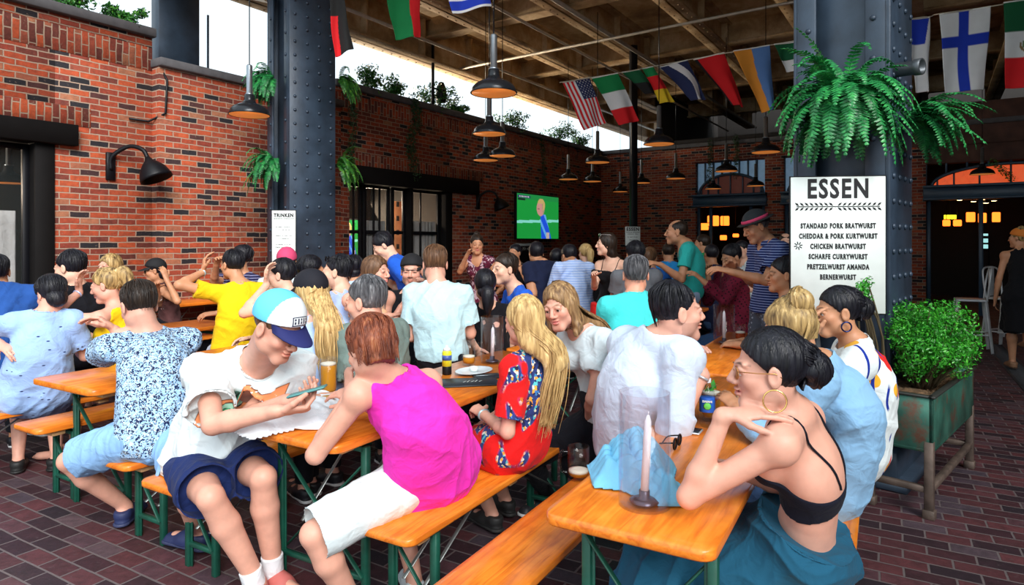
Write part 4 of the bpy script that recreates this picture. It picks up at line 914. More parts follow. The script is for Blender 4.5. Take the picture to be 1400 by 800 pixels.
def board(kind, FR, w, L, z, label, cat, group, u=U, v=V_):
    """beer-garden table or bench; FR = front right corner on plan; w across to the left"""
    FR = A(FR[0], FR[1], 0); c = FR+v*w/2; ang = math.atan2(-v[1], -v[0]); root = empty(kind, (c[0], c[1], 0), ang, label=label, cat=cat, group=group)
    def B(m, name, mat, p=None):
        o = mk(name, np.concatenate(m.V), m.F, mat, None, False); o.parent = p or root; return o
    th = .032 if kind == 'beer_table' else .028; hw = w/2
    B(MB().prism(rrect(-hw, hw, 0, L, .045), z-th, z, bv=.005), 'tabletop' if kind == 'beer_table' else 'seat', WOOD)
    for y in (.13, L/2, L-.13): B(MB().bev((0, y, z-th-.016), (w*.8, .07, .032), None, .003), 'batten', RAW)
    lz = z-th-.03; s = .030
    for y, q in ((.22, 1), (L-.22, -1)):
        fr = MB(); a = hw-.05
        for x in (-a, a):
            lg = MB(); lg.bev((x, y, lz/2), (s, s, lz), None, .003); lg.bev((x+(s*.6 if x < 0 else -s*.6), y, lz/2), (s*.5, s*.25, lz), None, .002); B(lg, 'leg', GRN)
        fr.bev((0, y, lz-.012), (2*a, s, .024), None, .003); fr.bev((0, y, .11 if kind != 'beer_table' else .16), (2*a, s*.8, .022), None, .003)
        if kind == 'beer_table': fr.bar((-a, y-.018, lz-.06), (a, y-.018, .17), .022, .008); fr.bar((a, y+.018, lz-.06), (-a, y+.018, .17), .022, .008)
        else: fr.bar((-a, y-.018, lz-.03), (a, y-.018, .12), .020, .008)
        B(fr, 'leg_frame', GRN)
        br = MB()
        for x in (-a*.5, a*.5): br.bar((x, y, lz*.45), (x, y+q*.42, lz+.01), .018, .006)
        B(br, 'brace', plain('zinc_brace', (.30, .33, .32), .35, .8))
    return root
TG = 'orange beer garden tables'; BG = 'orange beer garden benches'
T1F = A(.504, 1.61, 0); T2F = A(-.67, 2.44, 0); T3F = A(-2.2, 3.36, 0); T4F = T3F+V_*1.80+U*.0; T5F = T3F+V_*3.35+U*1.9
ZT, ZS = .77, .47
def tb(F0, u0, w, L, label, z=ZT): return board('beer_table', F0+U*u0, w, L, z, label, 'table', TG)
def bn(F0, u0, o, w, L, label, z=ZS): return board('beer_bench', F0+U*u0+V_*o, w, L, z, label, 'bench', BG)
tb(T1F, 0, .485, 2.2, 'orange beer table in front at right holding the tall glass cylinder with candle')
tb(T1F+V_*.25, 2.26, .55, 1.9, 'orange table beyond the clasped hands of the man in white')
tb(T1F+V_*.3, 4.9, .55, 2.2, 'orange table under the man in the banded hat')
tb(T2F, 0, .60, 2.2, 'orange table in the centre under the white towel and beer mug')
tb(T2F, 2.26, .60, 2.2, 'orange table holding a mug beside the man in turquoise shirt')
tb(T2F, 4.8, .60, 2.2, 'orange table behind the brown haired woman in white, under the woman in black')
tb(T3F, 0, .64, 2.2, 'orange table at left under the elbow of the man in leaf print shirt')
tb(T3F, 2.3, .60, 2.2, 'orange table behind the standing man in pale tee holding tall beers')
tb(T3F, 4.9, .60, 2.2, 'far orange table in front of the woman in patterned dress')
tb(T4F, 0, .60, 2.25, 'orange table at left behind the leaf print shirt, ending beside the yellow shirt')
tb(T4F, 2.9, .60, 2.2, 'orange table by the folding doors under the stooping man in blue')
tb(T5F, 0.35, .60, 2.0, 'orange table against the brick wall at left with one amber beer', .84)
bn(T1F, -.35, .60, .26, 2.2, 'empty orange bench running along the front table at its left side')
bn(T1F, -.15, -.285, .27, 2.2, 'bench at the right of the front table under the teal skirt')
bn(T1F, 2.0, .62, .28, 2.0, 'bench behind the man in the white shirt')
board('beer_bench', (-.368, 2.312, 0), .315, 1.62, ZS, 'orange bench in the centre under the pink top and red dress', 'bench', BG)
bn(T2F, 2.2, -.40, .28, 2.2, 'bench under the man in turquoise shirt')
board('beer_bench', (-1.44, 2.77, 0), .30, 2.2, ZS, 'orange bench under the man in navy shorts and blue cap', 'bench', BG)
bn(T2F, 2.6, .72, .28, 2.2, 'bench under the black haired person in black top')
board('beer_bench', (-1.85, 3.08, 0), .32, 2.2, ZS, 'orange bench under the man in light blue shorts', 'bench', BG)
board('beer_bench', (-2.71, 3.67, 0), .31, 2.1, ZS, 'orange bench at left, end pointing at the camera, mostly in shade', 'bench', BG)
bn(T3F, 2.3, -.40, .28, 2.2, 'bench beneath the grey haired man in olive'); bn(T3F, 2.4, .75, .28, 2.2, 'bench under the man in lavender tee')
bn(T4F, -.4, -.62, .30, 2.2, 'orange bench at far left under the pale blue dress'); bn(T4F, 1.9, -.42, .28, 2.0, 'bench under the man in yellow shirt')
bn(T2F, 4.9, -.42, .28, 2.0, 'far bench near the woman in black dress'); bn(T3F, 5.0, -.42, .28, 2.0, 'far bench under the striped pale blue shirt')
bn(T5F, .2, -.40, .28, 2.0, 'bench near the wall under the black capped woman'); bn(T1F, 4.9, .70, .28, 2.0, 'far bench under the maroon shirt')
# ---------------------------------------------------------------- glassware
GL = glass('clear_glass', (1, 1, 1)); BEER = {'amber': (.95, .40, .03), 'gold': (.98, .55, .06), 'dark': (.30, .03, .008), 'red': (.55, .08, .02)}
def beermat(k):
    nm = 'beer_'+k
    if nm in MATS: return MATS[nm]
    m, nt, b = new_mat(nm); b.inputs['Base Color'].default_value = c4(BEER[k]); b.inputs['Roughness'].default_value = .15; b.inputs['Transmission Weight'].default_value = .45; b.inputs['IOR'].default_value = 1.05
    MATS[nm] = m; return m
FOAM = plain('beer_foam', (.9, .84, .7), .9)
def mug(p, label, fill=.75, kind='amber', h=.16, r=.042, hdir=(-1, 0, 0), group=None, handle=True, cat='mug', name='beer_mug'):
    p = np.asarray(p, float); root = empty(name, p, label=label, cat=cat, group=group)
    m = MB(); fl_ = 1 if handle else 1.12; t = .0045
    m.lathe(p, [(.0001, .001), (r*.9, .001), (r*.97, .008), (r, .03), (r*(1+(fl_-1)*.5), h*.5), (r*fl_, h), (r*fl_-t, h), (r*(1+(fl_-1)*.5)-t, h*.5), (r-t, .03), (r*.8, .016), (.0001, .014)], 24)
    m.build('glass', GL, root, True)
    if handle:
        d = nz(A(*hdir)); mb = MB(); mb.tube(catmull([p+d*(r-.003)+UP*h*.82, p+d*(r+.028)+UP*h*.84, p+d*(r+.036)+UP*h*.5, p+d*(r+.026)+UP*h*.24, p+d*(r-.003)+UP*h*.22], 4), .0065, 8); mb.build('handle', GL, root, True)
    if fill > 0:
        z = .017+(h-.02)*fill; m = MB(); ri = lambda zz: r*(1+(fl_-1)*zz/h)-t-.0006
        m.lathe(p, [(.0001, .017), (r*.8, .018), (ri(.032), .032), (ri(z), z), (.0001, z)], 24); m.build('beer', beermat(kind), root, True)
        m = MB(); m.lathe(p, [(.0001, z+.0005), (ri(z), z+.0005), (ri(z), z+.011), (r*.5, z+.014), (.0001, z+.013)], 24); m.build('foam', FOAM, root, True)
    return root
def hurricane(p, label, R=.076, h=.27, lean=(.0, .0), ch=.17):
    p = np.asarray(p, float); root = empty('hurricane_glass', p, label=label, cat='candle holder'); m = MB(); t = .0035
    m.lathe(p, [(.0001, .001), (R, .001), (R, .006), (R, h), (R-t, h), (R-t, .008), (.0001, .007)], 36); m.build('cylinder', glass('tinted_glass', (.99, .98, 1)), root, True)
    c = empty('candle', p+UP*.008, label=label.split(' glass')[0].split('tall ')[0] and 'white candle inside the '+label, cat='candle'); 
    q = A(lean[0], lean[1], 1); m = MB(); m.lathe(p+UP*.008, [(.0001, 0), (.042, 0), (.044, .005), (.030, .012), (.016, .014), (.016, .035), (.013, .036), (.0001, .034)], 20); m.build('holder', plain('candle_dish', (.09, .09, .12), .3, .7), c, True)
    ax = nz(q); pts = [p+UP*.03+ax*s for s in (0, ch*.8, ch*.93, ch, ch+.002)]; m = MB(); m.tube(pts, [.0125, .0115, .010, .004, .001], 14); m.tube([pts[3], pts[3]+ax*.012], .001, 5); m.build('wax', plain('candle_wax', (.88, .88, .92), .4), c, True)
    return root
# ---------------------------------------------------------------- pendant lamps
SHADE = plain('black_enamel', (.012, .014, .018), .25, .3); CHR = plain('brushed_steel', (.32, .36, .40), .3, .9); COP = plain('copper_inside_glow', (.95, .30, .06), .4, .2, emit=.30); BULB = plain('warm_bulb', (1, .55, .2), .4, emit=12)  # lining glows by itself, standing for the bulb's light on the copper
def pendant(px, py, Y, label, near=True, tubeh=.30, scale=1.):
    p = W(px, py, Y); root = empty('pendant_lamp', (p[0], p[1], p[2]), label=label, cat='lamp', group='dome pendant lamps'); R = .20*scale; n = 32 if near else 20
    prof = [(R, 0), (R*.99, .012), (R*.93, .045), (R*.80, .075), (R*.6, .098), (R*.34, .118), (R*.26, .15), (R*.24, .20), (R*.15, .215), (.0001, .22)]
    m = MB(); m.lathe(p, prof, n); m.tube([p+A(math.cos(t)*R, math.sin(t)*R, 0) for t in np.linspace(0, 2*math.pi, n+1)[:-1]], .006, 6, closed=True); sh = m.build('lamp_shade', SHADE, root, True)
    m = MB(); m.lathe(p-UP*.003, [(r_*.965, z_) for r_, z_ in prof[:6]]+[(.0001, .10)], n); m.build('shade_lining', COP, sh, True, org=None)
    m = MB(); m.lathe(p+UP*.035, [(.0001, -.03), (.02, -.025), (.028, 0), (.02, .03), (.014, .05), (.0001, .055)], 12); m.build('bulb', BULB, root, True)
    m = MB(); m.lathe(p+UP*.20, [(.042, 0), (.045, .01), (.03, .02), (.03, tubeh), (.022, tubeh+.01), (.0001, tubeh+.012)], 16); m.build('stem', CHR, root, True)
    m = MB(); m.tube([p+UP*(.2+tubeh), A(p[0], p[1], 5.3)], .006, 6); m.build('cord', SHADE, root, True)
    return root
PL = [(341, 157, 'black dome lamp hanging left of the left column'), (675, 127, 'largest black dome lamp with chrome stem, top centre'), (669, 183, 'dome lamp directly below the largest one'), (687, 213, 'small dome lamp right under the pair, at upper centre'), (664, 219, 'smallest dome lamp in the upper centre cluster'), (901, 197, 'dome lamp below the black, red and gold flag'), (1047, 208, 'dome lamp hanging in front of the brick pillar left of the large fern'), (993, 234, 'dome lamp in front of the blue arched window'), (924, 244, 'small dome lamp between the largest far ones and the red flag'), (810, 248, 'small dark dome lamp above the television, right of another'), (777, 245, 'small dome lamp just above the right corner of the television'), (817, 222, 'dome lamp under the green, white and red flag'), (877, 250, 'small dim dome lamp under the black, red and gold flag'), (848, 262, 'lowest tiny dome lamp near the far wall'), (975, 258, 'tiny dome lamp in front of the arched fanlight'), (1033, 254, 'small dome lamp beside the blue window panels'), (1343, 238, 'dome lamp before the glowing orange fanlight at right')]
for i, (x, y, lb) in enumerate(PL): pendant(x, y, 1.3*880/(331-y), lb, i < 7)
p = W(12, 250, 7.6); pendant(12, 250, 7.6, 'dome lamp lit inside the room behind the left glass door', False)
# ---------------------------------------------------------------- wall sconces
def sconce(t, z, label, o=.0, s=1.):
    b0 = wp(t, o, z); root = empty('wall_lamp', b0, label=label, cat='lamp'); ax = np.array([WD, UP, WN])
    m = MB(); m.bev(b0+WN*.02, (.11*s, .36*s, .04), ax, .006); m.build('back_plate', DARK, root)
    d = nz(WN*.8+WD*.15); pts = catmull([b0+WN*.03-UP*.05*s, b0+WN*.05+UP*.12*s, b0+d*.20*s+UP*.26*s+WD*.1*s, b0+d*.36*s+UP*.22*s+WD*.17*s, b0+d*.42*s+UP*.10*s+WD*.2*s], 5); m = MB(); m.tube(pts, .028*s, 8); m.build('arm', DARK, root, True)
    e = pts[-1]; q = nz(-UP+WN*.35+WD*.25); x = nz(np.cross(q, UP)); y = np.cross(q, x); R = np.array([x, y, q]); m = MB(); m.lathe(e, [(.03*s, -.02), (.05*s, .02), (.10*s, .07*s), (.16*s, .15*s), (.195*s, .25*s), (.20*s, .29*s), (.185*s, .285*s), (.15*s, .16*s), (.06*s, .09*s), (.0001, .08*s)], 24, R); m.build('lamp_shade', DARK, root, True)
    m = MB(); m.lathe(e, [(.0001, .1*s), (.03*s, .12*s), (.045*s, .16*s), (.035*s, .2*s), (.0001, .215*s)], 14, R); m.build('bulb', glass('smoked_bulb', (.8, .75, .7), .1), root, True)
sconce(.0, 2.42, 'black gooseneck wall lamp on the brick wall near the left door', s=.88); sconce(7.1, 2.38, 'black gooseneck wall lamp right of the folding doors', s=.85)
o = MB().tube([wp(.5, .09, 3.72), wp(.56, .19, 3.5), wp(.54, .19, 3.1), wp(.42, .03, 3.0), wp(.2, .03, 3.0)], .014, 6).build('cable', DARK, None, True, org=wp(.5, .05, 3.7)); tag(o, 'black cable hooking down over the corner of the brick pilaster', 'cable')
# ---------------------------------------------------------------- flags
FL = vcol('flag_cloth', .85, 0, .2, 300., .1)
C_ = dict(k=(.01, .01, .01), r=(.70, .01, .015), g=(.005, .22, .06), w=(.75, .75, .75), b=(.01, .04, .45), y=(.8, .55, .02), n=(.02, .03, .10), o=(.75, .28, .03), s=(.10, .22, .50), dg=(.004, .10, .035))
def flag(quad, Y, fn, label, wav=.03, nu=48, nv=64, dY=0.):
    """quad: hoist corners a, b then fly corners c (under b), d (under a), in pixels; hangs Y metres off"""
    a, b_, c, d = [W(x, y, Y+dd) for (x, y), dd in zip(quad, (0, 0, dY, dY))]; V = []; K = []
    for j in range(nv+1):
        for i in range(nu+1):
            u, v = i/nu, j/nv; p = (a*(1-u)+b_*u)*(1-v)+(d*(1-u)+c*u)*v; p = p+A(.25, -1, 0)*wav*math.sin(u*7+v*2.5+Y)*(.25+v)+A(1, 0, 0)*wav*.5*math.sin(v*6+Y*2)*v; V.append(p); K.append(C_[fn(u, v)] if isinstance(fn(u, v), str) else fn(u, v))
    F_ = [(j*(nu+1)+i, (j+1)*(nu+1)+i, (j+1)*(nu+1)+i+1, j*(nu+1)+i+1) for j in range(nv) for i in range(nu)]
    root = empty('flag', (a+b_)/2, label=label, cat='flag'); o = mk('cloth', V, F_, FL, root, cols=np.array(K)); sd = o.modifiers.new('thick', 'SOLIDIFY'); sd.thickness = .003
    m = MB(); m.tube([V[i] for i in range(nu+1)], .008, 6); m.build('hoist_band', plain('white_webbing', (.8, .8, .75), .8), root, True); return root
def us(u, v):
    if u > .46 and v < .42:
        q = ((u-.46)/.54*9, v/.42*11); return 'w' if (abs(q[0]-round(q[0])) < .22 and abs(q[1]-round(q[1])) < .22 and (round(q[0])+round(q[1])) % 2 == 0 and .4 < q[0] < 8.6 and .4 < q[1] < 10.6) else 'n'
    return 'r' if int(u*13) % 2 == 0 else 'w'
def gr(u, v): 
    if u < .4 and v < .4: return 'w' if abs(u-.2) < .04 or abs(v-.2) < .04 else 'b'
    return 'b' if int(u*9) % 2 == 0 else 'w'
def mex(u, v):
    if v < .35: return 'dg'
    if v > .65: return 'r'
    q = math.hypot((u-.5)*.62, (v-.5)*1.0); return (.25, .16, .06) if .055 < q < .085 and v > .47 else ((.12, .2, .08) if q < .05 else 'w')
flag([(450, -6), (470, -6), (482, 66), (457, 78)], 7.2, lambda u, v: 'k' if u > .55-.25*v+.0 or v < .35 else 'r', 'black and red flag hanging right beside the left column', dY=-.2)
flag([(526, -14), (575, -14), (574, 50), (540, 54)], 7.6, lambda u, v: 'g' if u < .66+.05*v else 'r', 'green and red flag at the top left of the lamps')
flag([(606, -42), (668, -50), (672, 8), (618, 19)], 6.6, lambda u, v: 'b' if int(v*5+.3) % 2 == 0 else 'w', 'blue and white striped flag cut off by the top edge')
flag([(769, 113), (806, 106), (830, 168), (800, 178)], 9.2, us, 'stars and stripes flag with red and white stripes', nu=78, nv=88)
flag([(809, 107), (845, 100), (876, 165), (849, 171)], 9.0, lambda u, v: 'g' if v < .33 else ('w' if v < .68 else 'r'), 'green, white and red tricolour with plain white middle')
flag([(850, 99), (875, 95), (905, 130), (885, 128)], 8.98, lambda u, v: 'dg' if v < .5 else 'k', 'dark green flag partly behind the black, red and gold one')
flag([(878, 94), (893, 91), (925, 139), (905, 141)], 8.9, lambda u, v: 'g' if v < .25 else ('r' if v < .62 else 'y'), 'green, red and yellow flag folded narrow')
flag([(902, 92), (940, 82), (968, 136), (948, 137)], 8.8, lambda u, v: 'w' if abs(u-.45-.3*math.sin(v*3)) < .16 else 'n', 'navy and white flag left of the red flag')
flag([(948, 82), (990, 72), (1019, 146), (1004, 143)], 8.4, lambda u, v: 'r' if u > .12 else 'k', 'plain red flag above the blue arched window')
flag([(1002, 70), (1052, 62), (1060, 148), (1043, 154)], 7.8, lambda u, v: 'o' if u < .52-.1*v else 's', 'orange and blue flag just left of the large fern')
flag([(1058, 61), (1092, 57), (1096, 96), (1075, 98)], 7.4, lambda u, v: 'dg' if v < .6 else 'w', 'dark green and white flag half hidden by the right column')
flag([(1240, 27), (1271, 24), (1270, 126), (1252, 126)], 7.2, lambda u, v: 'b' if u+v*.6 < .95 and v < .35 else 'w', 'white flag with a blue corner half behind the right column')
flag([(1284, 20), (1354, 9), (1346, 122), (1291, 127)], 6.9, lambda u, v: 'b' if abs(u-.49) < .10 or abs(v-.38) < .07 else 'w', 'white flag with a blue cross at upper right', .02)
flag([(1372, 4), (1440, -6), (1436, 118), (1373, 121)], 6.7, mex, 'green, white and red flag with a brown emblem, cut by the right edge', .02)
m = MB(); ln = [W(x, y, Y) for x, y, Y in ((440, -8, 7.2), (600, -20, 7), (668, -52, 6.6))]; m.tube(catmull(ln, 4), .006, 5); o = m.build('flag_line', DARK, None, True, org=ln[0]); tag(o, 'thin line holding the flags at the top left', 'cable')
m = MB(); ln = [W(x, y, Y) for x, y, Y in ((765, 113, 9.2), (845, 100, 9.), (940, 82, 8.8), (1052, 62, 7.8), (1240, 27, 7.2), (1271, 23, 7.2), (1284, 19, 6.9), (1354, 9, 6.9), (1440, -7, 6.7))]; m.tube(catmull(ln, 4), .007, 5); o = m.build('flag_line', plain('pale_rope', (.5, .45, .35), .8), None, True, org=ln[0]); tag(o, 'pale rope running rightwards through the row of national flags', 'cable')
# ---------------------------------------------------------------- televisions and signs
def television(c, wdt, hgt, label, em=1.0):
    ax = np.array([WD, UP, WN]); root = empty('television', c, label=label, cat='television'); m = MB(); m.bev(c+WN*.0, (wdt+.05, hgt+.05, .06), ax, .008); m.build('housing', DARK, root)
    nu, nv = 128, 72; V = []; K = []
    for j in range(nv+1):
        for i in range(nu+1):
            u, v = i/nu, j/nv; V.append(c+WD*(u-.5)*wdt+UP*(.5-v)*hgt+WN*.034); k = (.012, .33, .05) if v > .12 else (.015, .27, .06)
            if .60 < v+.06*u < .66: k = (.25, .75, .65)
            xl = .54+.04*(v-.5); xr = .66+.26*(v-.42)
            if v > .44 and xl < u < xr: k = (.015, .09, .75) if math.sin(u*38-v*16) > -.55 else (.12, .42, .85)
            if v > .86 and .68 < u < .76: k = (.55, .45, .4)
            if math.hypot((u-.545)*1.5, (v-.30)*.82) < .145: k = (.62, .30, .26) if u < .585+.1*(v-.3) else (.42, .30, .20)
            if math.hypot((u-.56)*1.45, (v-.22)*.9) < .135 and (v < .19 or u > .60): k = (.60, .42, .16)
            if .47 < u < .52 and .30 < v < .33: k = (.3, .14, .12)
            if .02 < u < .30 and .03 < v < .09: k = (.02, .03, .12)
            if .02 < u < .18 and .10 < v < .15: k = (.01, .01, .02)
            if .04 < u < .28 and .05 < v < .07 and int(u*60) % 2: k = (.8, .8, .8)
            K.append(k)
    mk('screen', V, [(j*(nu+1)+i, (j+1)*(nu+1)+i, (j+1)*(nu+1)+i+1, j*(nu+1)+i+1) for j in range(nv) for i in range(nu)], vcol('tv_picture', .3, em, mulvar=0), root, False, cols=np.array(K))
    m = MB(); m.bar(c-WN*.03, c-WN*.2, .12, .12); m.build('wall_bracket', DARK, root)
television(wp(9.15, .22, 2.13), 1.86, 1.0, 'large television on the brick wall showing a footballer on green pitch', .62)
television(wp(4.62, -1.2, 1.63), .80, .66, 'added green screen imitating the television reflection in the folding doors beside the left column', .5)  # screen added inside the room to imitate the television's reflection in the glass
def text(s, c, ax, size, mat, parent, thick=.0, sx=1., al='CENTER', name='lettering', ital=0, fit=None, sp=1.):
    cu = bpy.data.curves.new(name, 'FONT'); cu.body = s; cu.size = size; cu.align_x = al; cu.align_y = 'CENTER'; cu.offset = thick; cu.extrude = .0015; cu.shear = ital; cu.resolution_u = 3; cu.space_character = sp
    t = bpy.data.objects.new(name, cu); COL.objects.link(t); bpy.context.view_layer.update(); me = bpy.data.meshes.new_from_object(t.evaluated_get(bpy.context.evaluated_depsgraph_get())); bpy.data.objects.remove(t)
    V = np.array([v.co[:] for v in me.vertices]); V[:, 0] *= sx if fit is None else fit/(V[:, 0].max()-V[:, 0].min()); Fc = [tuple(p.vertices) for p in me.polygons]; bpy.data.meshes.remove(me)
    return mk(name, V@np.asarray(ax)+np.asarray(c), Fc, mat, parent, False)
INK = plain('black_ink', (.008, .008, .010), .7); PAPER = plain('white_board', (.74, .79, .76), .6, 0, .05)
def laurel(m, c, ax, w, n, r):
    ax = np.asarray(ax)
    for i in range(n):
        x = -w/2+w*(i+.5)/n; q = 1 if x < 0 else -1
        for sg in (-1, 1):
            L = r; d = A(q*.75*-1, sg*.65, 0); d = nz(d); s = A(-d[1], d[0], 0)
            P = [A(x, sg*r*.15, 0), A(x, sg*r*.15, 0)+d*L*.5+s*L*.2, A(x, sg*r*.15, 0)+d*L, A(x, sg*r*.15, 0)+d*L*.5-s*L*.2]; V = [p@ax+c for p in P]; V2 = [v+ax[2]*.0015 for v in V]
            m.add(V+V2, [(4, 5, 6, 7), (0, 3, 2, 1)]+[(k, (k+1) % 4, 4+(k+1) % 4, 4+k) for k in range(4)])
    m.bar(c-ax[0]*w/2+ax[2]*.001, c+ax[0]*w/2+ax[2]*.001, r*.16, .002, up=ax[2])
def scribble(c, ax, w, h, mat, parent, seed=1):
    """a line of lettering too small to read: short uneven strokes"""
    rr = np.random.default_rng(int(abs(c[2])*999)+seed); m = MB(); x = -w/2
    while x < w/2:
        if rr.random() < .84:
            m.bar(c+ax[0]*x-ax[1]*h/2, c+ax[0]*x+ax[1]*h*rr.uniform(.2, .5), h*.20, .0015, up=ax[2])
            if rr.random() < .7: m.bar(c+ax[0]*x+ax[1]*h*rr.uniform(-.4, .4), c+ax[0]*(x+h*.45)+ax[1]*h*rr.uniform(-.4, .4), h*.18, .0015, up=ax[2])
        x += h*.62
    if m.n: m.build('menu_line', mat, parent)
def signboard(c, ax, w, h, title, lines, label, th, tsz, lsz, gap, y0=None, star=None, dots=True, tbold=.006, sx=1.):
    ax = np.asarray(ax); c = np.asarray(c, float); root = empty('menu_sign', c, label=label, cat='sign'); f_ = ax[2]
    m = MB(); m.bev(c, (w, h, .012), ax, .002); m.build('board', PAPER, root); k = c+f_*.0068
    m = MB(); m.bev(c-f_*.004, (w+.014, h+.014, .010), ax, .002); m.build('frame', DARK, root)
    text(title, k+ax[1]*(h/2-th), ax, tsz, INK, root, tbold, sx, name='title', fit=w*(.64 if w > .3 else .84), sp=1.18)
    m = MB(); laurel(m, k+ax[1]*(h/2-th-tsz*.64), ax, w*.88, 17, tsz*.19); m.build('laurel_band', INK, root)
    y = h/2-th-tsz*1.15 if y0 is None else y0
    for l in lines:
        if isinstance(l, float): scribble(k+ax[1]*y, ax, w*l, lsz*.62, INK, root)
        elif l: text(l, k+ax[1]*y, ax, lsz*.92, INK, root, .0022, .98, name='menu_line', fit=len(l)*w*.0345, sp=1.25)
        y -= gap
    if star:
        m = MB()
        for a in range(8): t = a*math.pi/4+.2; d = ax[0]*math.cos(t)+ax[1]*math.sin(t); m.bar(k+ax[0]*star[0]+ax[1]*star[1]+d*.008, k+ax[0]*star[0]+ax[1]*star[1]+d*.026, .006, .002, up=f_)
        m.build('star_mark', INK, root)
    return root
a_ = math.radians(-8); AX = np.array([(math.cos(a_), math.sin(a_), 0), (0, 0, 1), (math.sin(a_), -math.cos(a_), 0)]); s0 = 4.02/880
c = W(1145, 331+4, 4.02); hh_ = 180*s0; signboard(c-UP*.0, AX, 122*s0, 182*s0+.02, 'ESSEN', ['STANDARD PORK BRATWURST', 'CHEDDAR & PORK KURTWURST', 'CHICKEN BRATWURST', 'SCHARFE CURRYWURST', 'PRETZELWURST AMANDA', 'BERNERWURST'], 'large white ESSEN menu board on the right steel column', .080, .165, .0465, .0640, y0=.118, star=(-.235, -.005), tbold=.005, sx=1.05)
m = MB()
for d in (-.2, .2): m.bar(c+AX[0]*d+UP*.3+AX[2]*-.01, c+AX[0]*d+UP*.3-AX[2]*.35, .02, .02)
o = m.build('sign_bracket', DARK, None, org=c); tag(o, 'dark bracket fixing the large menu board to the column', 'bracket')
a_ = math.radians(-8); AX2 = np.array([(math.cos(.12), math.sin(.12), 0), (0, 0, 1), (math.sin(.12), -math.cos(.12), 0)]); s1 = 7.3/880
signboard(W(388, 333, 7.3), AX2, 31*s1, 90*s1, 'TRINKEN', ['', .66, .5, '', .66, .48, '', .64, .68], 'narrow white TRINKEN drinks board on the left column', .055, .055, .027, .033, y0=.22, tbold=.003)
rs_ = [o for o in COL.objects if o.get('label', '').startswith('narrow white TRINKEN')][0]; m = MB()
for z_ in (-.25, .25): m.bar(W(388, 333, 7.3)+UP*z_-AX2[2]*.01, W(388, 333, 7.3)+UP*z_-AX2[2]*.75, .03, .03)
m.build('bracket', DARK, rs_)
s1 = 12./880; signboard(W(865, 323, 12.), AX2, 21*s1, 26*s1, 'ESSEN', [.7, .66, .6], 'small distant ESSEN board behind the woman in black', .05, .085, .036, .055, y0=.04, tbold=.004)
ax = np.array([WD, UP, WN]); c = wp(9.05, .06, 1.16); root = empty('chalkboard', c, label='black chalkboard with a white frame under the television', cat='sign'); m = MB(); m.bev(c, (1.02, .62, .03), ax); m.build('panel', DARK, root)
m = MB()
for q in (-1, 1): m.bev(c+WD*.53*q, (.06, .72, .045), ax); m.bev(c+UP*.33*q, (1.0, .06, .045), ax)
m.build('frame', PAPER, root); scribble(c+UP*.24+WN*.02, ax, .9, .075, PAPER, root)
# dark foot of the far column carrying the small board
boxes('column_far', [(-.06, .06, -.06, .06, 0, 5.3)], DARK, org=(*W(866, 331, 12.3)[:2], 0), ang=.2)
# ---------------------------------------------------------------- greenery
def leafmat(name, c1, c2, c3=None):
    if name in MATS: return MATS[name]
    m, nt, b = new_mat(name); L = nt.links; n = nd(nt, 'TexNoise', i_Scale=26., i_Detail=3.); L.new(coords(nt), n.inputs[0]); r = ramp(nt, [(.3, c1), (.55, c2), (.72, c3 or c2)]); L.new(n.outputs[0], r.inputs[0]); L.new(r.outputs[0], b.inputs['Base Color'])
    b.inputs['Roughness'].default_value = .38; b.inputs['Specular IOR Level'].default_value = .5; b.inputs['Transmission Weight'].default_value = 0; b.inputs['Subsurface Weight'].default_value = .0; MATS[name] = m; return m
M_FERN = leafmat('fern_green', (.006, .07, .02), (.02, .24, .06), (.06, .42, .09)); M_BUSH = leafmat('box_leaf', (.01, .12, .008), (.04, .34, .02), (.14, .58, .05)); M_IVY = leafmat('ivy_leaf', (.008, .05, .010), (.03, .16, .02), (.16, .34, .03)); M_STEM = plain('plant_stem', (.07, .05, .02), .8); SOIL = plain('bark_mulch', (.20, .11, .05), .95, 0, .5, 40, .9, .02)
def frond(m, base, d0, L, w, droop, rng, nl=20, tip=0.):
    """one fern frond: arching rachis with paired leaflets"""
    pts = []; p = np.asarray(base, float); d = nz(d0)
    for i in range(nl+1): pts.append(p.copy()); p = p+d*L/nl; d = nz(d-UP*droop/nl*(1+i/nl))
    pts = np.array(pts); V = []; F_ = []
    for i in range(1, nl):
        u = i/nl; t = nz(pts[i+1]-pts[i-1]); s = nz(np.cross(t, UP)+A(1e-4, 0, 0)); up = nz(np.cross(s, t)); ll = w*(math.sin(math.pi*min(1, u*.86+.10))**.7)*(1.05-u*.55); lw = L/nl*.46
        for q in (-1, 1):
            dr = nz(s*q+t*.35-up*(.25)+up*rng.normal()*.12); a = pts[i]-t*lw*.8; b_ = pts[i]+t*lw*.8; c = pts[i]+dr*ll*.55+t*lw*.9; e = pts[i]+dr*ll; g = pts[i]+dr*ll*.55-t*lw*.7
            k = len(V); V += [a, g, e, c, b_, pts[i]+dr*ll*.5+up*.004]; F_ += [(k, k+1, k+5), (k+1, k+2, k+5), (k+2, k+3, k+5), (k+3, k+4, k+5), (k+4, k, k+5)]
    m.add(V, F_); m.tube(pts[::2], np.linspace(.0028, .0010, len(pts[::2])), 4)
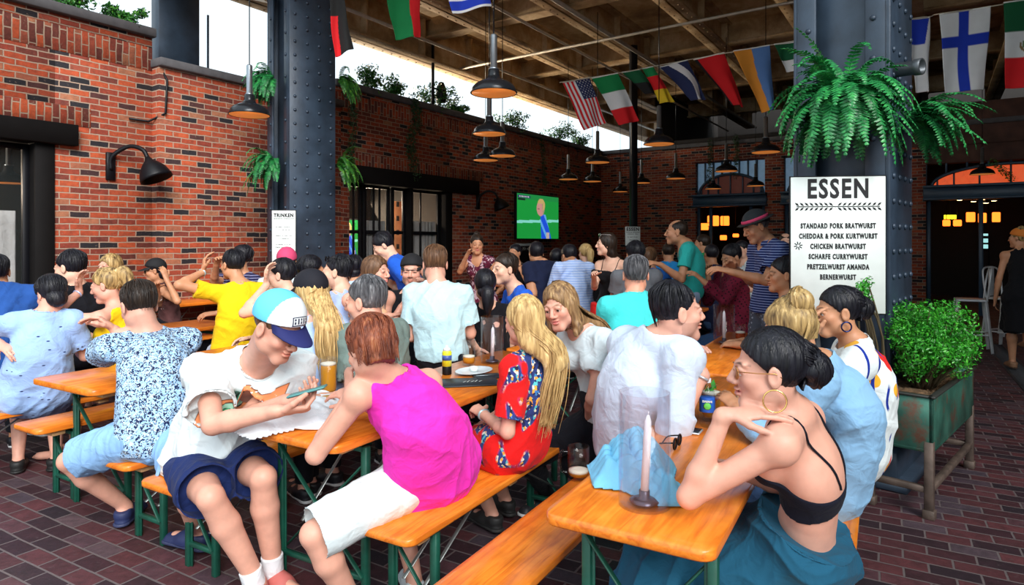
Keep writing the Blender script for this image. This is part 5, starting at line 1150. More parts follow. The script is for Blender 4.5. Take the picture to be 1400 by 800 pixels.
def fern(c, label, n, L, seed, dirs=None, w=.06, droop=(1.2, 2.6), mat=None, basket=True, cat='fern', el=(-.2, 1.2)):
    rng = np.random.default_rng(seed); m = MB(); c = np.asarray(c, float); root = empty('hanging_fern', c, label=label, cat=cat)
    for i in range(n):
        az = rng.uniform(0, 2*math.pi) if dirs is None else math.radians(rng.uniform(*dirs)); e = rng.uniform(*el); d = A(math.sin(az)*math.cos(e), math.cos(az)*math.cos(e), math.sin(e)); l = L*rng.uniform(.65, 1.15)
        frond(m, c+A(math.sin(az), math.cos(az), 0)*.05+UP*rng.uniform(-.04, .04), d, l, w*rng.uniform(.8, 1.2), rng.uniform(*droop), rng)
    m.build('foliage', mat or M_FERN, root, True)
    if basket: b_ = MB(); b_.lathe(c-UP*.22, [(.0001, 0), (.10, .02), (.15, .10), (.17, .20), (.16, .21), (.0001, .19)], 20); b_.build('basket', plain('coir_basket', (.06, .035, .02), .9, 0, .4, 30, .8, .01), root, True)
    return root
def leafcloud(m, pts, r, n, size, rng, sq=(1, 1, 1)):
    V = []; F_ = []
    for _ in range(n):
        p = pts[rng.integers(len(pts))]; o = rng.normal(size=3); o = o/np.linalg.norm(o)*r*rng.uniform(.2, 1)**.5*np.asarray(sq); c = p+o; nn = nz(o+rng.normal(size=3)*.7*r+UP*.4*r); t = nz(np.cross(nn, rng.normal(size=3))); s = np.cross(nn, t); z = size*rng.uniform(.6, 1.25); k = len(V)
        V += [c-t*z, c-t*z*.1+s*z*.42, c+t*z, c-t*z*.1-s*z*.42, c+nn*z*.12]; F_ += [(k, k+1, k+4), (k+1, k+2, k+4), (k+2, k+3, k+4), (k+3, k, k+4)]
    m.add(V, F_)
# big fern fixed on the right column
fc = W(1152, 136, 4.0); root = fern(fc, 'very large green fern bushing out on the right steel column above the menu board', 185, .47, 3, w=.072, droop=(1.0, 3.0), el=(-.4, 1.45), basket=False)
fern(W(1236, 158, 4.15), 'smaller green fern on the right side of the right column', 46, .44, 5, dirs=(50, 165), w=.068, droop=(.7, 2.4), basket=False, el=(-.2, .8))
fern(W(372, 112, 7.75), 'fern high on the left face of the left column', 60, .38, 8, w=.07, droop=(1.5, 3.2), dirs=(150, 330), basket=False)
fern(W(462, 112, 7.75), 'fern high on the right face of the left column', 40, .34, 9, w=.06, droop=(1.8, 3.4), dirs=(10, 150), mat=M_IVY, basket=False)
fern(W(374, 225, 7.7), 'lower fern with broad hanging fronds left of the left column', 55, .42, 10, w=.06, droop=(1.5, 3.2), dirs=(150, 330), basket=False)
fern(W(460, 225, 7.7), 'lower fern right of the left column beside the doorway', 36, .36, 12, w=.06, droop=(1.6, 3.0), dirs=(10, 150), mat=M_IVY, basket=False)
def shrub(name, c, r, n, sz, label, mat=None, sq=(1, 1, 1), seed=1, blobs=14, cat='plant', org=None):
    rng = np.random.default_rng(seed); root = empty(name, org if org is not None else c, label=label, cat=cat); P = [np.asarray(c, float)+rng.normal(size=3)*np.asarray(sq)*r*.42 for _ in range(blobs)]; m = MB(); leafcloud(m, P, r*.5, n, sz, rng, sq); m.build('foliage', mat or M_IVY, root, True)
    m = MB(); b0 = np.asarray(org if org is not None else np.asarray(c)-UP*r*sq[2], float)
    for p in P: m.tube(catmull([b0, (b0+p)/2+rng.normal(size=3)*.02, p], 3), [.008]*3+[.006]*3+[.003], 5)
    m.build('stem', M_STEM, root, True); return root
# planter with box bush
QR, QB, QL = A(2.34, 3.58, 0), A(3.17, 4.42, 0), A(2.11, 3.81, 0); a1 = nz(QB-QR); a2 = nz(QL-QR); LP, WP = np.linalg.norm(QB-QR), .34; AXP = np.array([a1, a2, UP])
PT = plain('green_patina_steel', (.045, .15, .11), .5, .45, .55, 4.5, .4, .004); m_ = PT
nt = PT.node_tree; b = [n for n in nt.nodes if n.type == 'BSDF_PRINCIPLED'][0]; n = nd(nt, 'TexNoise', i_Scale=5., i_Detail=7., i_Roughness=.7); nt.links.new(coords(nt, loc=(3, 1, 2)), n.inputs[0]); r = ramp(nt, [(.53, (0, 0, 0)), (.66, (1, 1, 1))]); nt.links.new(n.outputs[0], r.inputs[0]); mx = nd(nt, 'MixRGB'); src = b.inputs['Base Color'].links[0].from_socket; nt.links.new(r.outputs[0], mx.inputs[0]); nt.links.new(src, mx.inputs[1]); mx.inputs[2].default_value = (.15, .07, .045, 1); nt.links.new(mx.outputs[0], b.inputs['Base Color'])
root = empty('planter', QR+a1*LP/2+a2*WP/2, label='raised metal planter on legs with weathered green sides at right', cat='planter'); pc = lambda x, y, z: QR+a1*x+a2*y+UP*z
m = MB(); zt, zb = .685, .37
for (x0, x1, y0, y1) in ((0, LP, 0, .02), (0, LP, WP-.02, WP), (0, .02, 0, WP), (LP-.02, LP, 0, WP)): m.bev(pc((x0+x1)/2, (y0+y1)/2, (zt+zb)/2), (x1-x0, y1-y0, zt-zb), AXP, .003)
m.bev(pc(LP/2, WP/2, zb+.01), (LP, WP, .02), AXP, .002); m.build('box', PT, root)
m = MB()
for (x0, x1, y0, y1) in ((-.015, LP+.015, -.015, .02), (-.015, LP+.015, WP-.02, WP+.015), (-.015, .02, 0, WP), (LP-.02, LP+.015, 0, WP)): m.bev(pc((x0+x1)/2, (y0+y1)/2, zt), (x1-x0, y1-y0, .014), AXP, .003)
m.build('rim', plain('dark_rim', (.05, .05, .045), .5, .5), root); ms = MB(); rg = np.random.default_rng(4)
V = []; nx, ny = 40, 14
for j in range(ny+1):
    for i in range(nx+1): V.append(pc(.02+(LP-.04)*i/nx, .02+(WP-.04)*j/ny, zt-.04+rg.normal()*.008+.025*math.sin(i*.3)))
ms.add(V, [(j*(nx+1)+i, j*(nx+1)+i+1, (j+1)*(nx+1)+i+1, (j+1)*(nx+1)+i) for j in range(ny) for i in range(nx)]); ms.build('soil', SOIL, root, False)['kind'] = 'stuff'
LEGM = plain('rusty_leg', (.14, .10, .08), .6, .4, .4, 12)
for x in (.02, LP-.02):
    for y in (.02, WP-.02):
        m = MB(); q = pc(x, y, 0); m.bar(q, pc(x, y, zb+.06), .045, .045, up=a1); m.bar(q+UP*.0, q+UP*.05, .06, .06, up=a1); m.build('leg', LEGM, root)
m = MB()
for y in (.02, WP-.02): m.bar(pc(.02, y, .16), pc(LP-.02, y, .16), .035, .035)
for x in (.02, LP-.02): m.bar(pc(x, .02, .16), pc(x, WP-.02, .16), .035, .035)
m.build('stretcher', LEGM, root)
def boxbush():
    rng = np.random.default_rng(21); c = W(1268, 462, 4.05); root = empty('box_bush', pc(LP*.45, WP/2, zt-.05), label='bright green leafy box bush growing out of the raised metal planter', cat='bush'); P = []
    for _ in range(95):
        o = rng.normal(size=3); o /= np.linalg.norm(o); P.append(c+(a1*o[0]*.36+a2*o[1]*.24+UP*(o[2]*.20))*rng.uniform(.45, 1.12)+UP*.0)
    m = MB(); leafcloud(m, P, .085, 17000, .0125, rng); m.build('foliage', M_BUSH, root, True); m = MB(); b0 = pc(LP*.45, WP/2, zt-.05)
    for p in P: 
        s = b0+(p-b0)*A(.25, .25, 0)+rng.normal(size=3)*A(.02, .02, 0); m.tube(catmull([s, (s+p)/2+rng.normal(size=3)*.015, p+nz(p-c)*.05], 3), [.007]*4+[.004]*2+[.002], 5)
    m.build('twig', M_STEM, root, True)
boxbush()
shrub('tall_sprig', W(1183, 400, 3.82), .07, 420, .014, 'thin green sprig rising in front of the lower right corner of the menu board', M_BUSH, (1.0, 1, 1.1), 6, 9, org=QL+a1*.08-a2*.05+UP*.62)
# plants along the top of the wall
for i, (t, r, lb) in enumerate([(-1.25, .22, 'bushy greenery on the wall top at the far left corner'), (-.3, .26, 'leafy plant trailing over the wall cap at upper left'), (.15, .14, 'small sprigs at the right end of the left wall cap'), (4.1, .26, 'broad green plant on the wall cap just right of the left column'), (4.75, .20, 'leafy plant over the long hanging vine'), (5.9, .26, 'upright shrub by the pole on the wall cap'), (6.6, .18, 'low plant on the wall cap right of the pole'), (8.6, .26, 'green plant on the wall cap behind the pendant lamps'), (10.7, .34, 'rounded bush on the wall cap near the striped flag'), (12.0, .25, 'dark plant on the wall cap at the far end')]):
    shrub('wall_top_plant', wp(t, -.12, 4.13+r*.6), r, 900, .035, lb, M_IVY, (1.5, .8, .9), 30+i, 12, org=wp(t, -.15, 4.13))
def vine(name, pts, r, n, label, seed, sz=.03):
    rng = np.random.default_rng(seed); P = catmull(pts, 8); root = empty(name, P[0], label=label, cat='vine'); m = MB(); leafcloud(m, P, r, n, sz, rng, (1, .6, 1)); m.build('foliage', plain('dark_ivy', (.015, .06, .015), .6, 0, .5, 30) if name == 'hanging_vine' else M_IVY, root, True); m = MB(); m.tube(P, .006, 5); m.build('stem', M_STEM, root, True)
vine('hanging_vine', [wp(5.05, .05, 4.15), wp(5.1, .14, 3.8), wp(4.95, .12, 3.3), wp(5.05, .14, 2.75)], .11, 700, 'long dark vine hanging down the brick wall right of the left column', 5)
vine('hanging_vine', [wp(3.5, .05, 4.0), wp(3.5, .22, 3.6), wp(3.48, .2, 2.9)], .08, 400, 'short dark vine hanging close beside the left column', 6)
vine('hanging_vine', [wp(9.6, .05, 4.1), wp(9.6, .12, 3.4), wp(9.65, .12, 2.9)], .07, 350, 'thin dark vine on the brick wall above the television', 7)
ev = lambda s, o, z: E0+WN*s-WD*o+UP*z
vine('hanging_vine', [ev(3.1, .1, 4.1), ev(3.15, .2, 3.6), ev(3.1, .2, 3.1)], .09, 350, 'vine hanging in front of the blue arched window, left', 8)
vine('hanging_vine', [ev(3.75, .1, 4.2), ev(3.8, .2, 3.8), ev(3.75, .2, 3.2)], .09, 350, 'vine hanging in front of the blue arched window, right', 9)
vine('red_flower_vine', [ev(8.9, .1, 3.2), ev(9.1, .15, 3.0), ev(9.2, .15, 2.85)], .1, 200, 'small plant in the glowing orange fanlight at right', 10)
# ---------------------------------------------------------------- things on the tables
def T(px, py, z=.77): return G(px, py, z)
hurricane(T(881, 690), 'tall glass cylinder at the near end of the front table', .076, .335, (.05, 0), .235)
hurricane(T(990, 470), 'glass cylinder between the man in white and the blonde bun', .080, .30, (.0, 0), .22)
hurricane(T(673, 496), 'glass cylinder on the table beside the blonde in red', .075, .30, (.02, 0), .20)
mug(T(449, 540), 'full mug of amber beer beside the phone of the man in blue cap', .80, 'amber', .19, .043, (-1, .0, 0))
mug(T(481, 541), 'empty beer mug before the face of the auburn haired woman', 0, h=.16, hdir=(-.3, -1, 0))
mug(T(641, 500), 'nearly empty beer mug beside the yellow squeeze bottle', .25, 'amber', .165, .042, (1, 0, 0))
mug(T(789, 664) if False else G(791, 655, .47), 'empty glass mug standing on the front bench behind the table corner', .12, 'amber', .15, .050, (-1, 0, 0))
mug(T(825, 446), 'mug of golden beer beside the man in turquoise shirt', .7, 'gold', .17, .045, (1, 0, 0))
mug(T(552, 437), 'tall glass of dark red beer before the bearded man in black cap', .86, 'dark', .23, .042, handle=False, name='beer_glass', cat='beer glass')
mug(T(541, 439), 'shorter glass of red beer in the hand of the brown haired woman', .7, 'red', .15, .036, handle=False, name='beer_glass', cat='beer glass')
mug(W(231, 407, 6.9)*A(1, 1, 0)+UP*.84, 'pint of amber beer on the table against the brick wall', .9, 'amber', .17, .038, handle=False, name='beer_glass', cat='beer glass')
mug(W(221, 409, 6.6)*A(1, 1, 0)+UP*.84, 'empty glass beside the amber pint at the brick wall', 0, h=.17, r=.034, handle=False, name='beer_glass', cat='beer glass')
mug(T(1012, 470), 'glass of pink-red drink next to the candle cylinder', .5, 'red', .15, .04, (1, 0, 0))
mug(T(756, 470), 'small glass of golden beer behind the brown haired woman in white', .6, 'gold', .13, .036, (1, 0, 0))
mug(T(176, 480), 'glass mug in front of the blonde in yellow', .4, 'dark', .15, .042, (-1, 0, 0))
mug(T(8, 448), 'empty glass at the far left edge of the picture', 0, h=.16, r=.035, handle=False, name='beer_glass', cat='beer glass')
mug(T(964, 415), 'glass of dark beer under the hand of the man in banded hat', .5, 'dark', .15, .038, handle=False, name='beer_glass', cat='beer glass')
# orange cocktail and water bottle in front of the man in white
p = T(972, 575); c = mug(p, 'orange cocktail with a mint leaf near the chin of the woman with glasses', .9, 'gold', .13, .040, handle=False, name='cocktail_cup', cat='cocktail')
m = MB(); leafcloud(m, [p+UP*.145], .03, 14, .022, RNG); m.build('mint', M_BUSH, c, True)
def bottle(p, label):
    root = empty('water_bottle', p, label=label, cat='bottle'); m = MB(); m.lathe(p, [(.0001, .004), (.026, 0), (.032, .008), (.032, .05), (.030, .055), (.032, .06), (.032, .13), (.028, .155), (.014, .178), (.013, .195), (.0001, .196)], 24); m.build('plastic', glass('clear_plastic', (.93, .97, 1), .03, 1.2), root, True)
    m = MB(); m.lathe(p, [(.0326, .065), (.0330, .066), (.0330, .124), (.0326, .125)], 28); V = np.concatenate(m.V); m.build('label', plain('blue_label', (.02, .12, .55), .4), root, True)
    d = nz(A(-p[0], -p[1], 0)); s = A(-d[1], d[0], 0); ax = np.array([s, UP, d]); 
    m = MB(); m.lathe(p+d*.0325+UP*.092, [(.0001, .003), (.012, .002), (.016, 0)], 14, ax*1.0); m.build('leaf_emblem', plain('lime_green', (.15, .65, .10), .5), root, True)
    text('DASANI', p+d*.0338+UP*.112-s*.0, ax, .011, PAPER, root, .0006); m = MB(); m.lathe(p, [(.015, .186), (.0155, .187), (.0155, .204), (.0001, .206)], 16); m.build('cap', plain('white_cap', (.8, .85, .9), .4), root, True)
bottle(T(967, 583), 'clear water bottle with blue label and green leaf on the front table')
def slab(kind, p, size, ang, mat, label, cat, parts=None, tilt=0., bv=.004):
    a = math.radians(ang); ax = np.array([(math.cos(a), math.sin(a), 0), (-math.sin(a), math.cos(a), 0), (0, 0, 1)])
    if tilt: R = np.array([[1, 0, 0], [0, math.cos(tilt), math.sin(tilt)], [0, -math.sin(tilt), math.cos(tilt)]]); ax = R@ax
    root = empty(kind, p, label=label, cat=cat); m = MB(); m.bev(np.asarray(p)+ax[2]*size[2]/2, size, ax, bv); m.build(parts or 'case', mat, root); return root, ax
r_, ax = slab('smartphone', T(934, 589), (.075, .15, .009), 60, plain('phone_silver', (.55, .56, .6), .3, .5), 'silver phone lying on the front table near the water bottle', 'phone'); m = MB(); m.bev(T(934, 589)+ax[2]*.0098, (.068, .14, .001), ax, .0003); m.build('screen', plain('phone_glass', (.02, .02, .03), .08), r_)
# folded sunglasses
p = T(926, 612); root = empty('sunglasses', p, label='black sunglasses lying on the front table beside the phone', cat='sunglasses'); m = MB()
for q in (-1, 1):
    c0 = p+U*q*.03+UP*.022; m.tube([c0+U*math.cos(t)*.025+UP*math.sin(t)*.02 for t in np.linspace(0, 2*math.pi, 15)[:-1]], .003, 6, closed=True); m.tube(catmull([c0+U*q*.027+UP*.01, c0+U*q*.02+V_*.05, c0-U*q*.02+V_*.06-UP*.015], 4), .0028, 6)
m.build('frame', DARK, root, True); m = MB()
for q in (-1, 1): m.lathe(p+U*q*.03+UP*.022, [(.0001, -.001), (.022, -.001), (.022, .001), (.0001, .001)], 14, np.array([U, UP, np.cross(U, UP)]))
m.build('lens', sheer('dark_lens', (.01, .01, .015), .9), root)
# squeeze bottle, plate, napkin roll, menu board
p = T(611, 512); root = empty('squeeze_bottle', p, label='black based squeeze bottle with yellow label and white top', cat='bottle'); m = MB(); m.lathe(p, [(.0001, 0), (.026, 0), (.028, .005), (.028, .05), (.027, .052)], 20); m.build('base', DARK, root, True); m = MB(); m.lathe(p, [(.0278, .045), (.0278, .13), (.024, .14), (.0001, .142)], 20); m.build('label', plain('yellow_label', (.75, .75, .03), .4), root, True); m = MB(); m.lathe(p, [(.0285, .085), (.0285, .115), (.0001, .116)], 20); m.build('blue_band', plain('label_band', (.05, .10, .35), .4), root, True); m = MB(); m.lathe(p, [(.024, .14), (.020, .155), (.008, .160), (.006, .172), (.0001, .173)], 16); m.build('cap', PAPER, root, True)
p = T(648, 510); root = empty('plate', p, label='white oval plate with a small white dip cup on the centre table', cat='plate'); m = MB(); R3 = np.array([U*1.25, V_*.9, UP]); m.lathe(p, [(.0001, .003), (.06, .003), (.07, .006), (.108, .016), (.11, .018), (.104, .018), (.066, .010), (.0001, .008)], 36, R3); m.build('dish', plain('white_china', (.75, .8, .85), .2), root, True)
p2 = p+UP*.011; root = empty('dip_cup', p2, label='small white cup of dip on the oval plate', cat='cup'); m = MB(); m.lathe(p2, [(.0001, 0), (.022, 0), (.028, .026), (.026, .026), (.021, .004), (.0001, .004)], 20); m.build('cup', PAPER, root, True); m = MB(); m.lathe(p2, [(.0001, .018), (.0245, .018), (.012, .022), (.0001, .023)], 16); m.build('dip', plain('cream_dip', (.75, .68, .5), .6), root, True)
r_, ax = slab('menu_folder', T(640, 524), (.34, .20, .010), 12, plain('black_card', (.018, .022, .03), .45), 'black menu folder lying at the near side of the centre table', 'menu', 'cover'); cc = T(640, 524)+UP*.0112; m = MB()
for i in range(5): m.bar(cc+ax[0]*(-.03+i*.022)-ax[1]*.02, cc+ax[0]*(-.01+i*.022)+ax[1]*(.02 if i % 2 else .005), .004, .001)
m.build('white_emblem', PAPER, r_)
r_, ax = slab('tray', T(667, 516), (.16, .11, .012), 20, plain('black_card', (.018, .022, .03), .45), 'small dark tray with cutlery beside the glass cylinder', 'tray', 'base')
p = T(667, 516)+UP*.014; o = MB().bar(p-ax[0]*.07, p+ax[0]*.07, .012, .003).build('knife', CHR, None, False, org=p); tag(o, 'steel knife lying in the small dark tray', 'knife')
# cloth heaps
def drape(kind, outline, z, hgt, mat, label, cat, seed=1, n=46, th=.004, fold=1., org=None):
    """crumpled cloth: a height sheet over an outline (world xy)"""
    P = np.array([o[:2] for o in outline]); lo, hi = P.min(0), P.max(0); rr = np.random.default_rng(seed); ph = rr.uniform(0, 6, 12); nx = ny = n; V = {}; Vl = []; F_ = []
    def dist(x, y):
        ins = False; dm = 9.
        for i in range(len(P)):
            a = P[i]; b_ = P[(i+1) % len(P)]; ab = b_-a; t = max(0, min(1, ((x-a[0])*ab[0]+(y-a[1])*ab[1])/(ab@ab))); dm = min(dm, math.hypot(x-a[0]-ab[0]*t, y-a[1]-ab[1]*t))
            if (a[1] > y) != (b_[1] > y) and x < (b_[0]-a[0])*(y-a[1])/(b_[1]-a[1])+a[0]: ins = not ins
        return dm if ins else -dm
    for j in range(ny+1):
        for i in range(nx+1):
            x = lo[0]+(hi[0]-lo[0])*i/nx; y = lo[1]+(hi[1]-lo[1])*j/ny; d = dist(x, y)
            if d < -.012: continue
            e = min(1, max(0, d)/.05)**.6; w = abs(math.sin(x*31*fold+y*17+ph[0]+1.5*math.sin(y*19+ph[1])))+.7*abs(math.sin(y*43*fold-x*21+ph[2]+1.3*math.sin(x*23+ph[3])))
            zz = z+.003+e*(hgt*(.35+.65*min(1, max(0, d)/.12))*(.55+.3*w))+.002; V[(i, j)] = len(Vl); Vl.append((x, y, zz))
    for j in range(ny):
        for i in range(nx):
            k = [(i, j), (i+1, j), (i+1, j+1), (i, j+1)]
            if all(q in V for q in k): F_.append(tuple(V[q] for q in k))
    c = np.mean(Vl, 0); o = mk(kind, Vl, F_, mat, None, True, org=(c[0], c[1], z)); sd = o.modifiers.new('thick', 'SOLIDIFY'); sd.thickness = th; sd.offset = 1; return tag(o, label, cat)
drape('tote_bag', [T(*q) for q in ((318, 592), (345, 603), (400, 590), (452, 588), (468, 560), (462, 543), (420, 540), (385, 562), (345, 578))], .77, .055, cloth('white_canvas', (.78, .84, .90)), 'crumpled white canvas bag on the table under the phone', 'bag', 3, fold=.6)
o = drape('paper_menu', [T(*q) for q in ((372, 588), (410, 580), (405, 572), (372, 580))], .80, .003, plain('brown_print', (.16, .08, .08), .6), 'dark printed panel on the crumpled white bag', 'print', 5, 10, .001)
r_, ax = slab('coaster', T(447, 556)+UP*.045, (.085, .055, .004), 35, plain('printed_card', (.50, .28, .08), .6), 'small brown and gold printed card on the white bag by the beer', 'card', 'card')
drape('jacket', [T(*q) for q in ((806, 640), (812, 668), (850, 672), (905, 695), (940, 694), (944, 684), (915, 668), (922, 640), (900, 618), (862, 610), (830, 622))], .77, .12, cloth('sky_blue_jersey', (.20, .55, .78)), 'crumpled sky blue jersey heaped behind the glass cylinder', 'jersey', 8, fold=1.7, n=70)
# ---------------------------------------------------------------- white metal stools and chair at right
WM = plain('white_metal', (.70, .72, .74), .35, .2)
def stool(c, ang, label, z=.74, s=.20):
    a = math.radians(ang); ax = np.array([(math.cos(a), math.sin(a), 0), (-math.sin(a), math.cos(a), 0), (0, 0, 1)]); c = np.asarray(c, float); root = empty('metal_stool', c, label=label, cat='chair'); P = lambda x, y, zz: c+ax[0]*x+ax[1]*y+UP*zz
    m = MB(); m.prism(rrect(-s, s, -s, s, .05), z-.03, z, lambda x, y, zz: P(x, y, zz), .006); m.build('seat', WM, root)
    for x in (-1, 1):
        for y in (-1, 1): m = MB(); m.bar(P(x*s*1.2, y*s*1.2, 0), P(x*s*.86, y*s*.86, z-.02), .045, .018, up=ax[0]*x+ax[1]*y); m.build('leg', WM, root)
    m = MB()
    for x, y in ((0, 1), (0, -1), (1, 0), (-1, 0)):
        q = A(-y, x) if True else 0; m.bar(P((x-abs(y))*s*1.1, (y-abs(x))*s*1.1, .25), P((x+abs(y))*s*1.1, (y+abs(x))*s*1.1, .25), .02, .02)
    m.build('footrest', WM, root); m = MB(); m.tube(catmull([P(-s*.9, -s*.9, z-.02), P(-s*1.0, -s*1.05, z+.25), P(-s*.7, -s*1.2, z+.42), P(s*.7, -s*1.2, z+.42), P(s*1.0, -s*1.05, z+.25), P(s*.9, -s*.9, z-.02)], 6), .012, 8); m.build('back_frame', WM, root, True)
    m = MB(); m.bev(P(0, -s*1.12, z+.22), (.12, .006, .42), ax, .002); m.build('back_splat', WM, root); return root
stool(W(1327, 331, 9.2)*A(1, 1, 0), 60, 'white metal high stool with a hoop back standing alone at right', .74, .19)
stool(W(1376, 331, 9.4)*A(1, 1, 0), 200, 'white metal stool behind the woman in black at the right edge', .74, .19)
stool(W(1392, 331, 10.6)*A(1, 1, 0), 60, 'farther white metal stool hidden behind the woman in black', .74, .19)
# floor drain
a = G(1345, 470); b_ = G(1420, 556); d = nz(b_-a); m = MB(); L = np.linalg.norm(b_-a); s = A(-d[1], d[0], 0); ax = np.array([d, s, UP]); m.bev((a+b_)/2+UP*.003, (L, .03, .010), ax); m.bev((a+b_)/2+s*.22+UP*.003, (L, .03, .010), ax)
k = .05
while k < L: m.bev(a+d*k+s*.11+UP*.002, (.015, .2, .008), ax, .001); k += .05
o = m.build('floor_drain', plain('drain_iron', (.05, .05, .055), .5, .4), None, org=a); tag(o, 'long iron drain channel in the paving at right', 'drain')
# lanterns and lamps in the hall behind the far wall
LAN = plain('orange_lantern', (1, .16, .015), .5, emit=2.6); SP = plain('spot_bulb', (1, .62, .25), .4, emit=9)
for i, (x, y, Y, wd_, h_, lb) in enumerate([(1327, 297, 17, .10, .26, 'orange lantern in the middle of the right doorway'), (1343, 298, 17, .09, .26, 'orange lantern second from the right in the right doorway'), (1362, 297, 17, .09, .26, 'rightmost orange lantern in the right doorway'), (1294, 305, 16.5, .08, .16, 'small orange lantern at left in the right doorway'), (1309, 305, 16.5, .09, .16, 'small orange lantern next to the yellow one'), (975, 302, 19, .16, .30, 'orange lantern left under the blue lintel'), (991, 302, 19, .12, .28, 'orange lantern right under the blue lintel'), (960, 310, 19, .18, .2, 'dim red lantern at the left of the hall'), (989, 325, 18.5, .09, .14, 'tiny orange light low in the hall'), (1006, 322, 18.5, .08, .1, 'tiny yellow light right in the hall')]):
    p = W(x, y, Y); root = empty('lantern', p, label=lb, cat='lantern', group='lanterns in the far hall'); m = MB(); m.bev(p, (wd_*2, .10, h_), None, .02); m.build('glow_panel', LAN, root); m = MB(); m.bev(p+UP*(h_/2+.01), (wd_*2+.02, .12, .02)); m.bev(p-UP*(h_/2+.01), (wd_*2+.02, .12, .02)); m.tube([p+UP*h_/2, A(p[0], p[1], 4.2)], .008, 5); m.build('frame', DARK, root)
p = W(1299, 297, 16.8); root = empty('lit_sign', p, label='small yellow lit sign in the right doorway', cat='sign'); m = MB(); m.bev(p, (.30, .05, .12)); m.build('panel', plain('yellow_glow', (.9, .85, .03), .5, emit=1.2), root); m = MB(); m.tube([p+UP*.06, A(p[0], p[1], 4.2)], .008, 5); m.build('rod', DARK, root)
for i, (x, y) in enumerate([(1312, 273), (1331, 275), (1343, 272), (1348, 277), (1359, 274)]):
    p = W(x, y, 15.5); root = empty('spot_lamp', p, label='small warm ceiling spot in the right doorway, number of five in a row'.replace(', number of five in a row', ' among five alike'), cat='lamp', group='ceiling spots in the right doorway'); m = MB(); m.lathe(p, [(.0001, -.02), (.05, -.015), (.055, 0), (.0001, .01)], 12); m.build('bulb', SP, root, True); m = MB(); m.lathe(p, [(.065, -.01), (.065, .08), (.0001, .09)], 12); m.tube([p+UP*.08, A(p[0], p[1], 4.2)], .01, 5); m.build('housing', DARK, root, True)
p = W(1346, 320, 17.5); root = empty('far_window', p, label='pale lit window deep in the right doorway', cat='window'); m = MB()
for k in range(3): m.bev(p+UP*(-.02-.16*k), (.18, .03, .11 if k else .06))
m.build('pane', plain('pale_glow', (.35, .75, .75), .5, emit=.8), root); m = MB(); m.bev(p+A(-.13, .02, -.2), (.03, .04, 2.2)); m.bev(p+A(.13, .02, -.2), (.03, .04, 2.2)); m.build('frame', DARK, root)
# spotlight on the right column and pole with lamp on the wall top, canvas
p = W(1240, 94, 4.1); root = empty('spotlight', p, label='grey cylindrical spotlight clamped to the right column above the fern', cat='lamp'); d = nz(A(.55, -.8, -.05)); x = nz(np.cross(d, UP)); R = np.array([x, np.cross(d, x), d]); m = MB(); m.lathe(p, [(.0001, -.13), (.04, -.125), (.045, -.08), (.045, .04), (.052, .05), (.052, .09), (.040, .09), (.038, .06), (.0001, .05)], 24, R); m.build('housing', plain('grey_iron', (.07, .08, .09), .4, .5), root, True); m = MB(); m.bar(p-d*.05, p-d*.05+A(-.05, .25, 0), .03, .03); m.build('bracket', DARK, root)
p = wp(1.05, -.5, 3.7); root = empty('sign_post', p, label='dark weathered steel post rising behind the wall at upper left', cat='post'); m = MB(); m.bev(p+UP*.7, (.55, .18, 2.2), np.array([WD, WN, UP])); m.bar(p+WD*.45-UP*.1, p+WD*.45+UP*1., .025); m.bar(p+WD*.27+UP*.0, p+WD*.45+UP*.0, .02); m.build('shaft', STEEL, root)
V = []; c0 = wp(.7, .5, 4.98)
for j in range(7):
    for i in range(13): u, v = i/12, j/6; V.append(c0+WD*(u*2.0-.4)+WN*(v*.7-.5)+UP*(.10*math.sin(u*math.pi)*-1+.05*math.sin(v*5)))
o = mk('canvas_awning', V, [(j*13+i, j*13+i+1, (j+1)*13+i+1, (j+1)*13+i) for j in range(6) for i in range(12)], cloth('grey_canvas', (.55, .6, .66)), None, org=c0); sd = o.modifiers.new('t', 'SOLIDIFY'); sd.thickness = .01; tag(o, 'pale canvas sagging under the deck at upper left', 'awning')
p = wp(5.75, -.05, 4.13); root = empty('lamp_pole', p, label='thin dark pole with a round lamp on the wall top', cat='lamp'); m = MB(); m.tube([p, p+UP*1.2], .03, 8); m.tube([p+UP*.35, p+WD*.25+UP*.35], .02, 6); m.build('pole', DARK, root, True); m = MB(); m.lathe(p+WD*.25+UP*.2, [(.0001, -.1), (.09, -.08), (.11, .05), (.09, .2), (.05, .3), (.0001, .32)], 16); m.build('lamp_head', DARK, root, True)
# ---------------------------------------------------------------- the guests
def sh(name, col, sole=None, **k): return dict(m=plain(name, col, .6), sole=plain(name+'_sole', sole or (.75, .75, .75), .6), **k)
K_ = lambda n, c, *a, **k: cloth(n, c, *a, **k)
